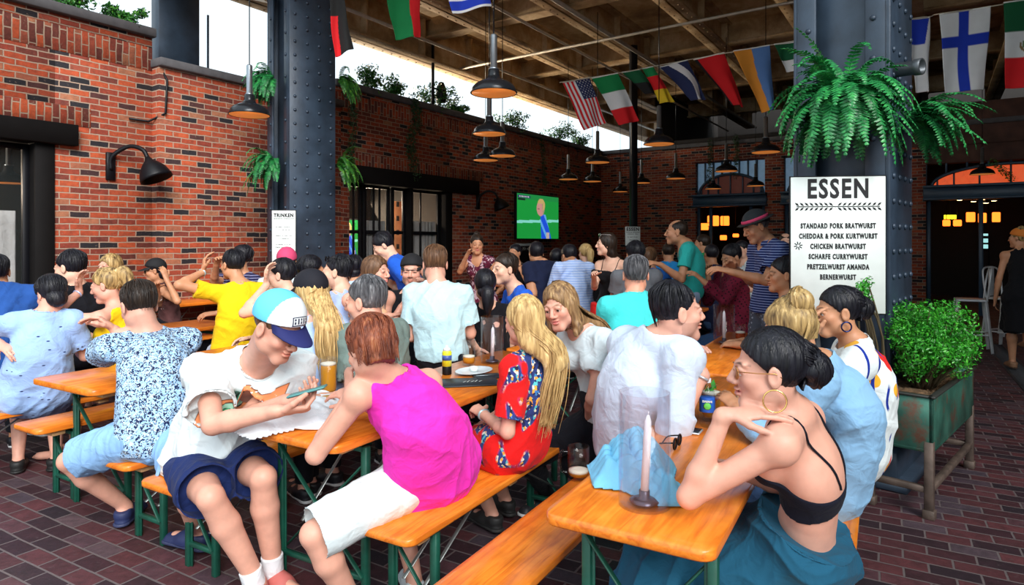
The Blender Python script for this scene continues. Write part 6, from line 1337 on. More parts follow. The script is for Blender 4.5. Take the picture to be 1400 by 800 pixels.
# the man in the blue and white cap, reading his phone
def cap1(q):
    c = np.tile((.80, .86, .88), (len(q), 1)); c[(q[:, 1] < .015)] = (.13, .55, .85); return c
def capman_extra(I):
    # print on the chest: orange panel with pink and green marks
    r = I['root']; S = I['ax']; f = I['sf']; s = I['sr']; c = I['P2']-S*.05; ax = np.array([s, S, f])
I = person('man in blue and white cap and white printed t-shirt reading his phone', W(380, 446, 2.62), 140, sy=158, hy=116, hp=30, hr=0, sc=1.10, near=1, skin='pink', hair=('short', 'brown', dict(th=.004)), N=W(352, 494, 2.84), P=W(286, 622, 3.06), slouch=.06, fat=1.12, stub=.12, lids=.95,
    top=dict(m=K_('white_tee', (.74, .82, .84)), sl=.74, hem=.08, amp=.020, tl=.05, t=.02, sloose=.035, belly=1), bot=dict(kind='shorts', m=K_('navy_shorts', (.012, .025, .11)), to=.86, fl=.03, amp=.014), shoes=sh('coral_sneaker', (.62, .16, .14), (.55, .58, .65), sock=K_('white_sock', (.8, .82, .85)), sh=.16, high=1), thigh=1.08,
    rh=W(378, 562, 2.52), re=W(270, 600, 2.52), lh=W(392, 548, 2.66), le=W(330, 560, 2.9), rf=G(352, 796, .10), rk=W(270, 640, 2.3), lf=G(374, 778, .10), lk=W(400, 600, 2.4), rfy=150, lfy=125,
    rpn=A(-.1, .35, .9), lpn=A(-.1, -.3, .9), curl=(1.05, 1.0), cap=dict(col=cap1, brim=(.015, .02, .12)), rfd=A(.9, .25, .02), lfd=A(.8, -.3, .1))
p = W(420, 535, 2.53); root = empty('smartphone', p, label='phone held in the hand of the man in blue and white cap', cat='phone'); d = nz(A(.85, .1, .22)); n_ = nz(A(-.20, .05, 1)); x = nz(np.cross(n_, d)); ax = np.array([x, d, nz(np.cross(x, d))]); m = MB(); m.bev(p, (.074, .15, .009), ax, .004); m.build('case', plain('teal_case', (.08, .25, .25), .4), root); m = MB(); m.bev(p+ax[2]*.0052, (.066, .138, .001), ax, .0004); m.build('screen', plain('phone_glass', (.02, .02, .03), .08), root)
def chest_print(a, b):
    if b < .05+.06*a or b > .94 or a < .04 or a > .96: return None
    K = (.01, .01, .012); e = .018
    if a < .06 or a > .94 or b > .925 or b < .07+.06*a: return K
    r = math.hypot((a-.64)*1.25, b-.42)
    if r < .27: return K if r > .25 or .15 < r < .165 or (r < .12 and abs((a-.64)-(b-.42)) < .03) else ((.45, .8, .62) if r > .165 else (.06, .42, .2))
    w = .70+.10*math.sin(a*16)
    if a < .52 and abs(b-w) < .085: return K if abs(b-w) > .065 else (.85, .10, .30)
    for (x, y) in ((.22, .35), (.30, .28), (.15, .48), (.85, .2), (.9, .28), (.78, .86), (.86, .8)):
        if abs((a-x)+(b-y)*.7) < .013 and abs(b-y) < .07: return K
    return (.88, .30, .12)
sd_ = [o for o in I['root'].children if o.name.startswith('shirt')][0]; fz = nz(I['sf']-I['ax']*(I['sf']@I['ax']))
decal('chest_print', sd_, I['root'], I['P2']+I['ax']*.035+I['sr']*-.01, -I['sr']*-1, I['ax'], -fz, .36, .30, chest_print, vcol('shirt_print', .85))
hat_ = [o for o in I['root'].children if o.name.startswith('cap')][0]; B_ = I['B']
decal('cap_badge', hat_, I['root'], I['Q']((0, .10, .088)), B_[0], nz(B_[2]*.8-B_[1]*.6), -nz(B_[1]*.8+B_[2]*.6), .075, .036, lambda a, b: (.015, .02, .06) if (a < .05 or a > .95 or b < .1 or b > .9 or (.2 < b < .8 and int(a*11) % 2 and not (.42 < b < .52 and int(a*11) % 4 == 1))) else (.8, .86, .88), vcol('shirt_print', .85), 44, 24, .0015)
# the woman in the pink top
person('auburn haired woman in bright pink sleeveless top with her back turned', W(506, 476, 2.46), 318, hy=312, hp=26, hr=6, sc=1.02, near=1, fem=True, skin='pink', hair=('bob', 'auburn', dict(strands=190, len=-.02, zend=-.075)), N=W(534, 520, 2.52), P=A(-.335, 2.70, .60), slouch=.06, fat=1.28,
    top=dict(kind='tank', m=K_('pink_top', (.88, .035, .50), sc=1.), hem=.20, t=.016, tl=.060, amp=.013, nk=.085, scoop=0), bot=dict(kind='shorts', m=K_('white_shorts', (.72, .82, .84)), to=1.0, fl=.02, amp=.008), thigh=1.12, shoes=sh('white_shoe', (.66, .76, .80), (.7, .78, .8), high=0),
    lh=W(478, 540, 2.58), le=G(458, 612, .82), rh=W(492, 550, 2.8), re=W(545, 620, 2.9), lf=G(488, 835, .10), lk=W(400, 640, 2.3), rf=G(566, 790, .10), rk=W(500, 620, 3.3), lfy=330, rfy=340, rpn=A(-.3, .4, -.6), lpn=A(.5, .5, .2), lfd=A(-.1, .2, .9), curl=(1., .8))
# the blonde in the red printed dress
person('woman with long straight blonde hair in red paisley dress on the centre bench', W(716, 438, 3.0), 305, hy=318, hp=6, sc=.98, near=1, fem=True, skin='pink', hair=('long', 'blonde', dict(strands=260, len=.39, w=.070)), N=W(730, 486, 3.03), P=G(706, 600, .60), slouch=.03,
    top=dict(kind='dress', m=K_('red_paisley', (.78, .012, .012), (), 'paisley'), sl=.78, skirt=.62, t=.016, tl=.035, amp=.008, sloose=.02, scoop=.0), lh=W(660, 566, 3.1), le=W(690, 600, 2.9), rh=W(668, 574, 3.3), re=W(720, 590, 3.6), lf=G(672, 700, .10), lk=W(630, 540, 3.1), rf=G(690, 680, .10), rk=W(645, 560, 3.4), lfy=320, rfy=320,
    shoes=sh('black_sandal', (.02, .02, .02), (.03, .03, .03)), watch=('l', (.4, .6, .65)), curl=(.7, .7))
# the brown haired woman in the white tee
person('woman with straight brown hair and pale tee leaning in beside the blonde in red', W(766, 418, 3.28), 230, hy=212, hp=12, hr=10, sc=1.02, near=1, fem=True, skin='pink', hair=('long', 'darkblonde', dict(strands=110, len=.13, w=.07, front=.03)), N=W(794, 452, 3.36), P=G(836, 574, .62), slouch=.02, lids=.25,
    top=dict(m=K_('pale_tee', (.66, .76, .80)), sl=.5, hem=.02, amp=.008, tl=.03), bot=dict(kind='pants', m=K_('black_trousers', (.01, .01, .015))), lh=W(805, 578, 3.42), le=W(812, 520, 3.0), rh=W(745, 500, 3.6), re=W(740, 500, 3.8), lpn=A(0, 0, -1), lfd=A(-.2, -.3, -.9), curl=(.4, .5), lf=A(.5, 3.85, .09), rf=A(.2, 3.75, .09))
# the man in the white shirt with clasped hands
person('dark haired man in white long shirt with hands clasped under his chin', W(925, 426, 2.78), 78, hy=84, hp=-2, sc=1.06, near=1, skin='pink', hair=('short', 'black', dict(th=.004, line=-.004, strands=120)), N=W(897, 468, 2.83), P=A(*W(856, 620, 3.02)[:2], .60), slouch=.05, fat=1.08, stub=.30, lids=.3, sy=62,
    top=dict(kind='long', m=K_('white_shirt', (.60, .70, .84)), sl=1.35, hem=.16, amp=.008, tl=.05, t=.022, collar=1), bot=dict(kind='pants', m=K_('grey_trousers', (.20, .24, .30))), rh=W(960, 512, 2.66), re=W(958, 640, 2.6), lh=W(956, 505, 2.78), le=W(958, 620, 3.0), rfd=A(-.35, .25, .8), lfd=A(-.2, -.35, .85), rpn=A(-.3, .9, 0), lpn=A(.1, -.9, .0), curl=(.95, .95), watch=('r', (.5, .52, .55)), lf=A(1.25, 3.5, .09), rf=A(1.2, 3.1, .09))
# the woman in the black crop top
person('woman with black bun, glasses and black strappy crop top', W(1052, 506, 1.80), 298, hy=284, hp=2, hr=0, sc=1.0, near=1, fem=True, skin='pink', res=.0065, hair=('bun', 'black', dict(strands=240, bun=(.0, -.125, .005), bs=1.15, th=.012, line=-.004)), N=W(1084, 572, 1.83), P=A(.885, 1.97, .625), slouch=.03, fat=.90, lids=.35, sy=306, sw_=1.05,
    top=dict(kind='cami', m=K_('black_ribbed', (.006, .007, .016)), topcut=.150, hcut=.265, t=.006, tl=.008, amp=.002, tilt=.35), bot=dict(kind='skirt', m=K_('teal_skirt', (.012, .09, .16), bmp=.6), to=1.75, t=.03, amp=.022, wz=.09),
    lh=W(990, 568, 1.76), le=W(915, 700, 1.80), rh=W(1000, 640, 2.0), re=W(1130, 690, 2.2), lfd=A(1, -.10, .12), lpn=A(.1, .25, -1), curl=(.16, .4), spread=.5, lf=A(.42, 2.25, .09), lk=W(930, 700, 1.9), rf=A(.62, 2.4, .09), rk=W(960, 680, 2.2),
    glasses=dict(col=(.55, .25, .08)), ear=dict(r=.031, w=.0022), lip=(.55, .14, .14))
# blonde bun in light blue
person('woman with streaked blonde bun and light blue shirt behind the woman in black crop top', W(1078, 452, 2.45), 300, hy=318, hp=14, sc=1.0, near=1, fem=True, skin='tan', hair=('bun', 'streaked', dict(strands=240, bun=(0, -.075, .105), bs=1.2, th=.012)), N=W(1120, 500, 2.50), P=A(*W(1140, 668, 2.62)[:2], .60), slouch=.07, fat=1.08,
    top=dict(kind='long', m=K_('light_blue_shirt', (.26, .48, .72)), sl=1.8, hem=.24, amp=.007, t=.02, tl=.055), bot=dict(kind='pants', m=K_('blue_jeans', (.03, .07, .16))), lh=W(1010, 560, 2.6), le=W(1060, 620, 2.4), rh=W(1030, 560, 2.8), re=W(1130, 620, 3.0), shoes=sh('pale_shoe', (.5, .5, .5)))
# floral top
person('woman with black bun and hoop earring in white floral top beside the menu board', W(1146, 426, 2.98), 290, hy=276, hp=4, sc=1.02, near=1, fem=True, skin='tan', hair=('bun', 'black', dict(strands=160, bun=(0, -.115, .01), bs=1.1)), N=W(1168, 474, 2.98), P=A(*W(1172, 615, 3.05)[:2], .60), slouch=.04, fat=1.12, lids=.5,
    top=dict(m=K_('floral_print', (.76, .82, .82), ((.75, .02, .015), (.80, .40, .03), (.01, .03, .28)), 'floral', sc=.8), sl=.7, hem=.20, amp=.008, t=.02, tl=.05, sloose=.03, scoop=0), bot=dict(kind='pants', m=K_('black_trousers', (.01, .01, .015))), lh=W(1106, 470, 2.75), le=W(1118, 540, 2.75), lfd=A(.1, .1, 1), lpn=A(.7, 0, 0), rh=W(1080, 540, 3.2), re=W(1160, 560, 3.4), curl=(.5, .5), ear=dict(r=.022, w=.0035, n='dark_hoop', col=(.02, .03, .12)))
# leaf print shirt
person('man with short dark hair in blue and white leaf print shirt at the left table', W(190, 418, 3.45), 318, hy=308, hp=22, sc=1.05, near=1, skin='pink', hair=('short', 'dark', dict(th=.009)), N=W(205, 460, 3.46), P=G(214, 588, .60), slouch=.05, fat=1.05,
    top=dict(m=K_('leaf_print', (.34, .55, .82), ((.008, .015, .06), (.7, .8, .85)), 'leaves', sc=1.7), sl=.62, hem=.10, amp=.008, tl=.035, sloose=.03), bot=dict(kind='shorts', m=K_('light_blue_shorts', (.25, .45, .75)), to=.80, fl=.03), lh=W(162, 456, 3.4), le=G(118, 512, .83), rh=W(158, 452, 3.6), re=W(240, 540, 3.8), lfd=A(.7, .3, .3), lf=G(172, 692, .10), lk=W(90, 570, 3.1), rf=G(268, 726, .10), rk=W(230, 560, 2.9), rfy=292, lfy=352, curl=(.8, .7), shoes=sh('navy_slipper', (.015, .025, .09), (.03, .04, .1)), lpn=A(0, .2, -1))
# pale blue dress
person('dark haired woman in pale blue button dress sitting with her back turned at far left', W(70, 402, 4.15), 325, hy=300, hp=24, sc=1.0, fem=True, near=0, res=.011, skin='pink', hair=('short', 'black', dict(th=.02, back=.07)), N=W(62, 432, 4.12), P=A(*W(48, 540, 4.20)[:2], .60), slouch=.05, fat=1.25,
    top=dict(kind='dress', m=K_('speckled_blue', (.34, .53, .90), ((.01, .02, .12),), 'specks'), sl=.7, skirt=1.2, tl=.06, t=.02, amp=.012, collar=1, scoop=0), lh=W(0, 470, 4.0), le=W(-20, 480, 4.0), rh=W(100, 470, 4.5), lf=A(*W(25, 630, 4.35)[:2], .09), rf=A(*W(77, 628, 4.4)[:2], .09), shoes=sh('black_flat', (.01, .01, .01), (.01, .01, .01)), lfy=330, rfy=350)
person('blonde woman in yellow sleeveless top facing left behind the leaf print shirt', W(146, 390, 4.4), 275, hy=262, hp=14, sc=1.0, fem=True, res=.011, skin='pink', hair=('pony', 'streaked', dict(bun=(0, -.08, .06), len=.12, th=.012, strands=60)), N=W(158, 425, 4.42), P=A(*W(165, 505, 4.6)[:2], .60), top=dict(kind='tank', m=K_('yellow_top', (.90, .60, .01)), hem=.1), bot=dict(kind='shorts', m=K_('blue_jeans', (.03, .07, .16))), lh=W(108, 400, 4.35), le=W(130, 460, 4.2), lfd=A(0, 0, 1), lpn=A(.5, 0, 0), rh=W(110, 455, 4.6), fat=1.05, watch=('l', (.5, .6, .9)))
person('man with black hair and black t-shirt looking left at the left table', W(96, 366, 4.9), 290, hy=272, hp=8, sc=1.06, res=.013, skin='fair', hair=('short', 'black', dict(th=.012)), N=W(106, 396, 4.95), P=A(*W(125, 475, 5.1)[:2], .68), top=dict(m=K_('black_tee', (.006, .006, .009)), sl=.6), bot=dict(kind='pants', m=K_('black_trousers', (.01, .01, .015))), stub=.15)
person('person with light brown hair mostly hidden behind the blonde in yellow', W(150, 364, 6.1), 200, sc=1., res=.02, fem=True, skin='pink', hair=('bob', 'streaked'), top=dict(m=K_('rust_top', (.4, .12, .06))), bot=dict(kind='pants', m=K_('black_trousers', (.01, .01, .015))))
person('woman in black cap and sunglasses sitting by the brick wall with a beer', W(212, 370, 6.75), 235, hy=245, hp=6, sc=1.02, res=.014, fem=True, skin='tan', hair=('short', 'black', dict(back=.06)), top=dict(kind='tank', m=K_('coral_top', (.10, .04, .04)), hem=.1), bot=dict(kind='pants', m=K_('black_trousers', (.01, .01, .015))), lh=W(228, 383, 6.55), le=W(240, 402, 6.5), rh=W(215, 395, 6.5), lfd=A(-.3, 0, .9), cap=dict(col=(.008, .008, .01), brim=(.008, .008, .01)), glasses=dict(n='black_frame', col=(.01, .01, .01), lens=1))
person('man in yellow football shirt with green cuffs seen from behind by the wall', W(318, 362, 5.7), 325, hy=300, hp=2, sc=1.08, res=.012, skin='tan', hair=('short', 'black', dict(th=.010)), N=W(330, 392, 5.65), P=A(*W(322, 455, 5.6)[:2], .62), fat=1.1, top=dict(m=K_('yellow_jersey', (.85, .55, .008)), sl=.6, hem=.14, tl=.04, sloose=.03, amp=.01), bot=dict(kind='shorts', m=K_('pale_shorts', (.55, .6, .7))), lh=W(278, 372, 5.6), le=W(274, 408, 5.4), lfd=A(.1, 0, 1), rh=W(330, 430, 6.1), watch=('l', (.5, .7, .8)))
person('man in dark striped jersey and navy cap drinking behind the yellow shirt', W(328, 351, 6.5), 215, hy=235, hp=-18, sc=1.04, res=.016, skin='tan', hair=('short', 'black'), N=W(332, 378, 6.55), top=dict(m=K_('purple_jersey', (.02, .02, .07), ((.25, .25, .4),), 'stripes'), sl=.7), bot=dict(kind='pants', m=K_('black_trousers', (.01, .01, .015))), rh=W(296, 362, 6.2), re=W(275, 385, 6.2))
person('young man in pale tee holding his hand to his face near the left column', W(384, 376, 5.1), 272, hy=268, hp=2, sc=1.05, res=.014, skin='fair', hair=('short', 'black', dict(th=.016)), N=W(398, 406, 5.1), top=dict(m=K_('offwhite_tee', (.62, .70, .74)), sl=.6), bot=dict(kind='pants', m=K_('black_trousers', (.01, .01, .015))), lh=W(364, 390, 4.95), le=W(360, 430, 4.9), lfd=A(0, .1, 1), lpn=A(1, 0, 0))
person('person in pink cap behind the man with his hand to his face', W(392, 358, 6.0), 340, sc=1.03, res=.02, skin='tan', hair=('short', 'black', dict(back=.04)), top=dict(m=K_('pale_tee', (.66, .76, .80))), bot=dict(kind='pants', m=K_('black_trousers', (.01, .01, .015))), cap=dict(col=(.62, .06, .16), brim=(.5, .04, .12)))
person('person with thick black hair seen from behind, just in front of the left column', W(426, 370, 5.3), 30, hy=50, sc=1.04, res=.015, fem=True, skin='tan', hair=('short', 'black', dict(th=.022, back=.06)), top=dict(m=K_('black_tee', (.006, .006, .009))), bot=dict(kind='pants', m=K_('black_trousers', (.01, .01, .015))))
person('man in lavender tee with sunglasses on his head looking left', W(461, 372, 4.9), 300, hy=270, hp=-2, sc=1.08, res=.012, skin='fair', hair=('short', 'black', dict(th=.006)), N=W(470, 402, 4.9), P=A(*W(472, 480, 4.8)[:2], .62), fat=1.1, stub=.35, top=dict(m=K_('lavender_tee', (.40, .50, .80)), sl=.6), bot=dict(kind='pants', m=K_('black_trousers', (.01, .01, .015))), glasses=dict(n='black_frame', col=(.01, .01, .01), lens=1, up=1))
person('woman in black cap with long blonde hair and pale blue shirt', W(424, 400, 3.55), 318, hy=292, hp=10, sc=1.0, fem=True, res=.010, skin='pink', hair=('long', 'blonde', dict(strands=150, len=.32, w=.07)), N=W(434, 440, 3.52), P=A(*W(440, 570, 3.5)[:2], .60), top=dict(kind='long', m=K_('pale_blue_shirt', (.42, .56, .86)), sl=1.5, tl=.04, amp=.01), bot=dict(kind='pants', m=K_('black_trousers', (.01, .01, .015))), cap=dict(col=(.006, .006, .012), brim=(.006, .006, .012)))
person('grey haired man in olive shirt facing left behind the auburn haired woman', W(500, 412, 3.55), 300, hy=285, hp=6, sc=1.12, res=.010, skin='pink', hair=('short', 'grey', dict(th=.009)), N=W(512, 448, 3.62), P=A(*W(516, 560, 3.82)[:2], .60), fat=1.1, stub=.2, top=dict(m=K_('olive_shirt', (.16, .22, .20)), sl=.7), bot=dict(kind='pants', m=K_('black_trousers', (.01, .01, .015))), lh=W(440, 545, 3.1), le=W(455, 600, 3.1))
person('dark haired woman in pale blue top between lavender tee and folding doors', W(484, 366, 6.2), 320, hy=350, sc=1.02, res=.018, fem=True, skin='tan', hair=('short', 'black', dict(back=.05, th=.018)), top=dict(m=K_('pale_blue_shirt', (.42, .56, .86))), bot=dict(kind='pants', m=K_('black_trousers', (.01, .01, .015))))
person('man in royal blue tee stooping over a far table by the folding doors', W(524, 336, 6.3), 262, hy=255, hp=35, sc=1.06, pose='stand', res=.014, skin='fair', hair=('short', 'black', dict(th=.010)), N=W(538, 356, 6.3), P=A(*W(566, 405, 6.3)[:2], 1.0), top=dict(m=K_('royal_tee', (.015, .10, .55)), sl=.6, hem=.05), bot=dict(kind='pants', m=K_('blue_jeans', (.03, .07, .16))), lh=W(540, 420, 6.0), rh=W(560, 410, 6.6))
person('woman with brown hair turned to the right holding a red beer', W(514, 372, 4.6), 140, hy=112, hp=0, sc=1.02, fem=True, res=.012, skin='pink', hair=('long', 'brown', dict(len=.18, w=.08)), N=W(505, 402, 4.7), P=A(*W(500, 480, 4.9)[:2], .62), top=dict(kind='tank', m=K_('peach_top', (.75, .42, .25)), hem=.1), bot=dict(kind='pants', m=K_('black_trousers', (.01, .01, .015))), rh=W(532, 432, 4.6), re=W(505, 440, 4.4), lh=W(548, 420, 4.9))
person('bearded man in black cap and black tee facing the camera', W(563, 371, 5.15), 182, hy=178, hp=2, sc=1.06, res=.012, skin='pink', hair=('short', 'brown'), N=W(566, 402, 5.2), stub=.55, fat=1.1, top=dict(m=K_('black_tee', (.006, .006, .009)), sl=.6, scoop=.05), bot=dict(kind='pants', m=K_('black_trousers', (.01, .01, .015))), cap=dict(col=(.008, .008, .01), brim=(.008, .008, .01), bd=.6), lh=W(592, 405, 4.9), rh=W(555, 425, 4.9))
person('slim man in pale tee standing with his back to the camera at the centre', W(595, 361, 4.55), 8, hy=352, hp=14, sc=1.04, pose='stand', near=1, res=.010, skin='pink', hair=('short', 'brown', dict(th=.010)), N=W(598, 393, 4.5), P=A(*W(603, 492, 4.45)[:2], .80), slouch=.03, top=dict(m=K_('pale_cyan_tee', (.50, .72, .78)), sl=.72, hem=.05, tl=.04, amp=.011, sloose=.03), bot=dict(kind='pants', m=K_('black_trousers', (.01, .01, .015))), lh=W(566, 460, 4.75), rh=W(645, 450, 4.8), le=W(560, 440, 4.4), re=W(640, 450, 4.4))
person('woman in burgundy patterned dress standing by the brick wall with a phone', W(652, 334, 7.3), 200, hy=172, hp=6, sc=.97, pose='stand', fem=True, res=.016, skin='tan', hair=('bun', 'dark', dict(bun=(0, -.04, .12), bs=.8)), top=dict(kind='dress', m=K_('burgundy_print', (.10, .01, .03), ((.5, .35, .4), (.01, .01, .02)), 'blotch'), sl=0, skirt=.95, scoop=.06, tl=.02, straps=1), rh=W(638, 350, 7.0), re=W(628, 372, 7.1), lh=W(668, 385, 7.1), shoes=sh('black_flat', (.01, .01, .01), (.01, .01, .01)))
person('black haired person in black top with low ponytail seen from behind', W(663, 390, 4.75), 350, sc=1.0, fem=True, res=.011, skin='fair', hair=('pony', 'black', dict(bun=(0, -.10, -.04), len=.10, th=.016, back=.05)), N=W(668, 420, 4.8), P=A(*W(672, 510, 4.9)[:2], .60), top=dict(m=K_('black_tee', (.006, .006, .009)), sl=.75), bot=dict(kind='pants', m=K_('black_trousers', (.01, .01, .015))), lh=W(650, 475, 4.65), le=W(640, 470, 4.5))
person('young man in royal blue tee facing left at a middle table', W(690, 368, 5.3), 255, hy=238, hp=0, sc=1.06, res=.012, skin='fair', hair=('short', 'dark', dict(th=.009)), N=W(706, 398, 5.35), stub=.25, top=dict(m=K_('royal_tee', (.015, .10, .55)), sl=.6), bot=dict(kind='pants', m=K_('black_trousers', (.01, .01, .015))))
person('dark haired woman half hidden beneath the left side of the television', W(704, 346, 8.4), 215, sc=1.02, fem=True, res=.024, skin='tan', hair=('short', 'black'), top=dict(m=K_('black_tee', (.006, .006, .009))), bot=dict(kind='pants', m=K_('black_trousers', (.01, .01, .015))), lh=W(722, 372, 8.1))
person('man in navy tee seen from behind in front of the chalkboard', W(733, 346, 7.6), 330, hy=345, sc=1.08, res=.018, skin='tan', hair=('short', 'black', dict(th=.014)), fat=1.2, N=W(742, 362, 7.5), top=dict(m=K_('navy_tee', (.01, .015, .045)), sl=.6), bot=dict(kind='pants', m=K_('blue_jeans', (.03, .07, .16))), lh=W(716, 376, 7.4))
person('person in dark checked shirt seen from behind beside the striped shirt', W(762, 354, 7.7), 350, hy=20, sc=1.04, res=.018, fem=True, skin='tan', hair=('short', 'black', dict(back=.05, th=.016)), N=W(766, 372, 7.6), top=dict(m=K_('checked_shirt', (.02, .01, .02), ((.5, .4, .45),), 'check'), sl=.7), bot=dict(kind='pants', m=K_('blue_jeans', (.03, .07, .16))))
person('man in pale blue striped shirt bent forward with his back turned', W(778, 350, 7.4), 335, hy=330, hp=20, sc=1.06, res=.016, skin='tan', hair=('short', 'black', dict(th=.012)), N=W(784, 362, 7.2), P=A(*W(796, 398, 6.9)[:2], .62), top=dict(m=K_('striped_shirt', (.36, .50, .85), ((.6, .7, .9),), 'stripes'), sl=.9), bot=dict(kind='pants', m=K_('blue_jeans', (.03, .07, .16))))
person('blonde woman with ponytail in black top beyond the striped shirt', W(800, 346, 8.1), 340, sc=1.0, res=.02, fem=True, skin='fair', hair=('pony', 'blonde', dict(bun=(0, -.09, .02), len=.08, th=.014)), top=dict(m=K_('black_tee', (.006, .006, .009)), sl=.8), bot=dict(kind='pants', m=K_('black_trousers', (.01, .01, .015))))
person('woman with long dark hair and black strappy dress standing with a phone, facing left', W(829, 334, 6.4), 222, hy=268, hp=-2, sc=.99, pose='stand', fem=True, res=.013, skin='fair', hair=('long', 'dark', dict(len=.26, w=.07)), N=W(838, 358, 6.4), P=A(*W(834, 425, 6.4)[:2], .92), top=dict(kind='cami', m=K_('black_dress', (.006, .006, .008)), topcut=.11, hcut=.44, tl=.02, tilt=.2), bot=dict(kind='skirt', m=K_('red_skirt', (.70, .015, .012)), to=.8, wz=.02), rh=W(812, 378, 6.1), re=W(812, 395, 6.3), lh=W(850, 405, 6.2), le=W(868, 390, 6.4), glasses=dict(n='white_frame', col=(.8, .8, .8), up=1, lens=1))
person('grey haired man in turquoise shirt with his back to the camera', W(869, 376, 4.45), 340, hy=2, hp=4, sc=1.07, res=.010, skin='red', hair=('short', 'grey', dict(th=.008)), N=W(866, 410, 4.4), P=A(*W(864, 500, 4.35)[:2], .60), fat=1.2, top=dict(kind='long', m=K_('turquoise_shirt', (.06, .62, .62)), sl=1.3, hem=.14, tl=.05, t=.02, collar=1, amp=.012), bot=dict(kind='pants', m=K_('blue_jeans', (.03, .07, .16))))
person('person with black hair directly behind the grey haired man in turquoise', W(868, 348, 6.3), 350, sc=1.05, res=.018, skin='tan', hair=('short', 'black', dict(th=.018)), top=dict(m=K_('grey_marl', (.15, .16, .18))), bot=dict(kind='pants', m=K_('black_trousers', (.01, .01, .015))))
person('woman in blue dress seen from behind right of the turquoise shirt', W(889, 352, 7.0), 345, hy=20, sc=1.0, res=.016, fem=True, skin='tan', hair=('pony', 'brown', dict(len=.12)), top=dict(kind='dress', m=K_('blue_dress', (.02, .12, .45)), sl=.2, skirt=.6), )
person('person in bright blue tee sitting behind the outstretched arm', W(914, 345, 8.6), 10, sc=1.02, res=.022, skin='tan', hair=('short', 'dark'), fat=1.2, top=dict(m=K_('bright_blue_tee', (.02, .25, .62))), bot=dict(kind='pants', m=K_('blue_jeans', (.03, .07, .16))))
person('balding man in turquoise tee and pale shorts standing, looking left', W(925, 318, 6.6), 282, hy=280, hp=-2, sc=1.06, pose='stand', res=.012, skin='tan', hair=('short', 'dark', dict(th=.003, bald=1)), N=W(938, 336, 6.6), P=A(*W(943, 392, 6.6)[:2], 1.06), fat=1.1, stub=.25, top=dict(m=K_('teal_tee', (.03, .46, .42)), sl=.62, hem=.06, scoop=.05, tl=.035), bot=dict(kind='pants', m=K_('pale_jeans', (.42, .60, .85))), lh=W(903, 362, 6.3), le=W(915, 385, 6.3), rh=W(962, 375, 6.9), re=W(972, 360, 6.4), lfd=A(-.8, -.3, .2))
person('man in green tee in the far hall behind the turquoise tee', W(960, 333, 8.8), 300, sc=1.03, pose='sit', res=.022, skin='tan', hair=('short', 'dark'), N=W(964, 350, 8.8), top=dict(m=K_('green_tee', (.02, .35, .10))), bot=dict(kind='pants', m=K_('black_trousers', (.01, .01, .015))))
person('person in navy tee turned away right of the turquoise tee', W(972, 348, 7.9), 350, sc=1.04, res=.02, skin='brown', hair=('short', 'black'), fat=1.2, top=dict(m=K_('navy_tee', (.01, .015, .045))), bot=dict(kind='pants', m=K_('blue_jeans', (.03, .07, .16))))
person('person in maroon checked shirt hunched over the table behind the man in banded hat', W(1000, 352, 6.5), 265, hy=250, hp=20, sc=1.05, res=.014, skin='tan', hair=('short', 'black', dict(th=.012)), N=W(998, 372, 6.5), P=A(*W(1000, 408, 6.3)[:2], .60), fat=1.25, top=dict(kind='long', m=K_('maroon_check', (.16, .01, .03), ((.02, .005, .01),), 'check'), sl=1.9, tl=.05), bot=dict(kind='pants', m=K_('blue_jeans', (.03, .07, .16))), lh=W(962, 385, 6.2), rh=W(968, 380, 6.6))
person('person in pale tee sitting between the maroon shirt and the banded hat', W(1013, 342, 8.2), 240, sc=1.03, res=.02, skin='fair', hair=('short', 'black'), top=dict(m=K_('pale_tee', (.66, .76, .80))), bot=dict(kind='pants', m=K_('blue_jeans', (.03, .07, .16))))
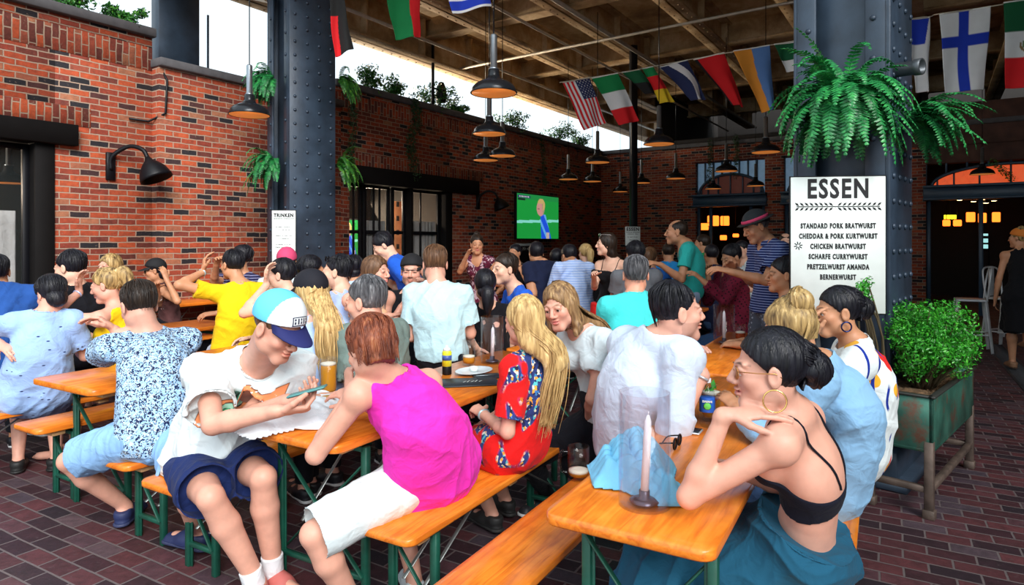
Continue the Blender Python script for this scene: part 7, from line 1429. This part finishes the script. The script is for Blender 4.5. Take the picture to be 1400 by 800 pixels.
person('man in dark hat with red band and navy striped polo standing, looking down', W(1034, 310, 5.25), 262, hy=266, hp=22, sc=1.06, pose='stand', res=.010, skin='tan', hair=('short', 'grey', dict(th=.003)), N=W(1050, 334, 5.25), P=A(*W(1052, 410, 5.25)[:2], 1.05), fat=1.08, stub=.2, top=dict(m=K_('navy_stripe_polo', (.015, .03, .13), ((.30, .36, .62),), 'stripes', sc=1.3), sl=.75, hem=.10, tl=.04, collar=1, sloose=.03), bot=dict(kind='pants', m=K_('grey_check_shorts', (.08, .09, .12), ((.3, .33, .4),), 'check')), lh=W(1000, 372, 5.0), le=W(1050, 385, 4.95), rh=W(1006, 368, 5.4), re=W(1060, 380, 5.6), cap=dict(col=(.02, .025, .03), brim=(.015, .02, .02), hat=1, band=(.72, .06, .16)))
person('dark haired person at the left edge of the menu board, face turned left', W(1070, 376, 4.6), 300, hy=275, sc=1.04, res=.012, skin='tan', hair=('short', 'black', dict(th=.010)), top=dict(m=K_('grey_marl', (.15, .16, .18))), bot=dict(kind='pants', m=K_('black_trousers', (.01, .01, .015))))
person('distant man in pale shirt just left of the menu board', W(1074, 332, 8.2), 200, pose='stand', sc=1.0, res=.022, skin='fair', hair=('short', 'dark', dict(bald=1)), top=dict(m=K_('pale_green_shirt', (.35, .5, .45))), bot=dict(kind='pants', m=K_('blue_jeans', (.03, .07, .16))))
person('woman in black halter dress with orange head wrap walking away at the right edge', W(1393, 326, 7.7), 20, hy=330, sc=1.0, pose='stand', fem=True, res=.014, skin='tan', hair=('updo', 'streaked', dict(bun=(0, -.03, .10), bs=1.3)), top=dict(kind='tank', m=K_('black_dress', (.006, .006, .008)), hem=.95, skirt=1.05, tl=.03), lf=A(*W(1384, 494, 7.8)[:2], .09), rf=A(*W(1400, 488, 8.2)[:2], .09), cap=dict(col=(.75, .22, .03), brim=None), shoes=sh('tan_sandal', (.3, .15, .08), (.1, .05, .03)))
person('person in deep blue jacket cut by the left edge of the picture', W(-6, 372, 4.6), 320, sc=1.0, res=.014, skin='tan', hair=('short', 'black'), fat=1.2, N=W(2, 400, 4.6), top=dict(kind='long', m=K_('deep_blue_jacket', (.02, .08, .30)), sl=1.9, tl=.05, t=.03), bot=dict(kind='pants', m=K_('black_trousers', (.01, .01, .015))))
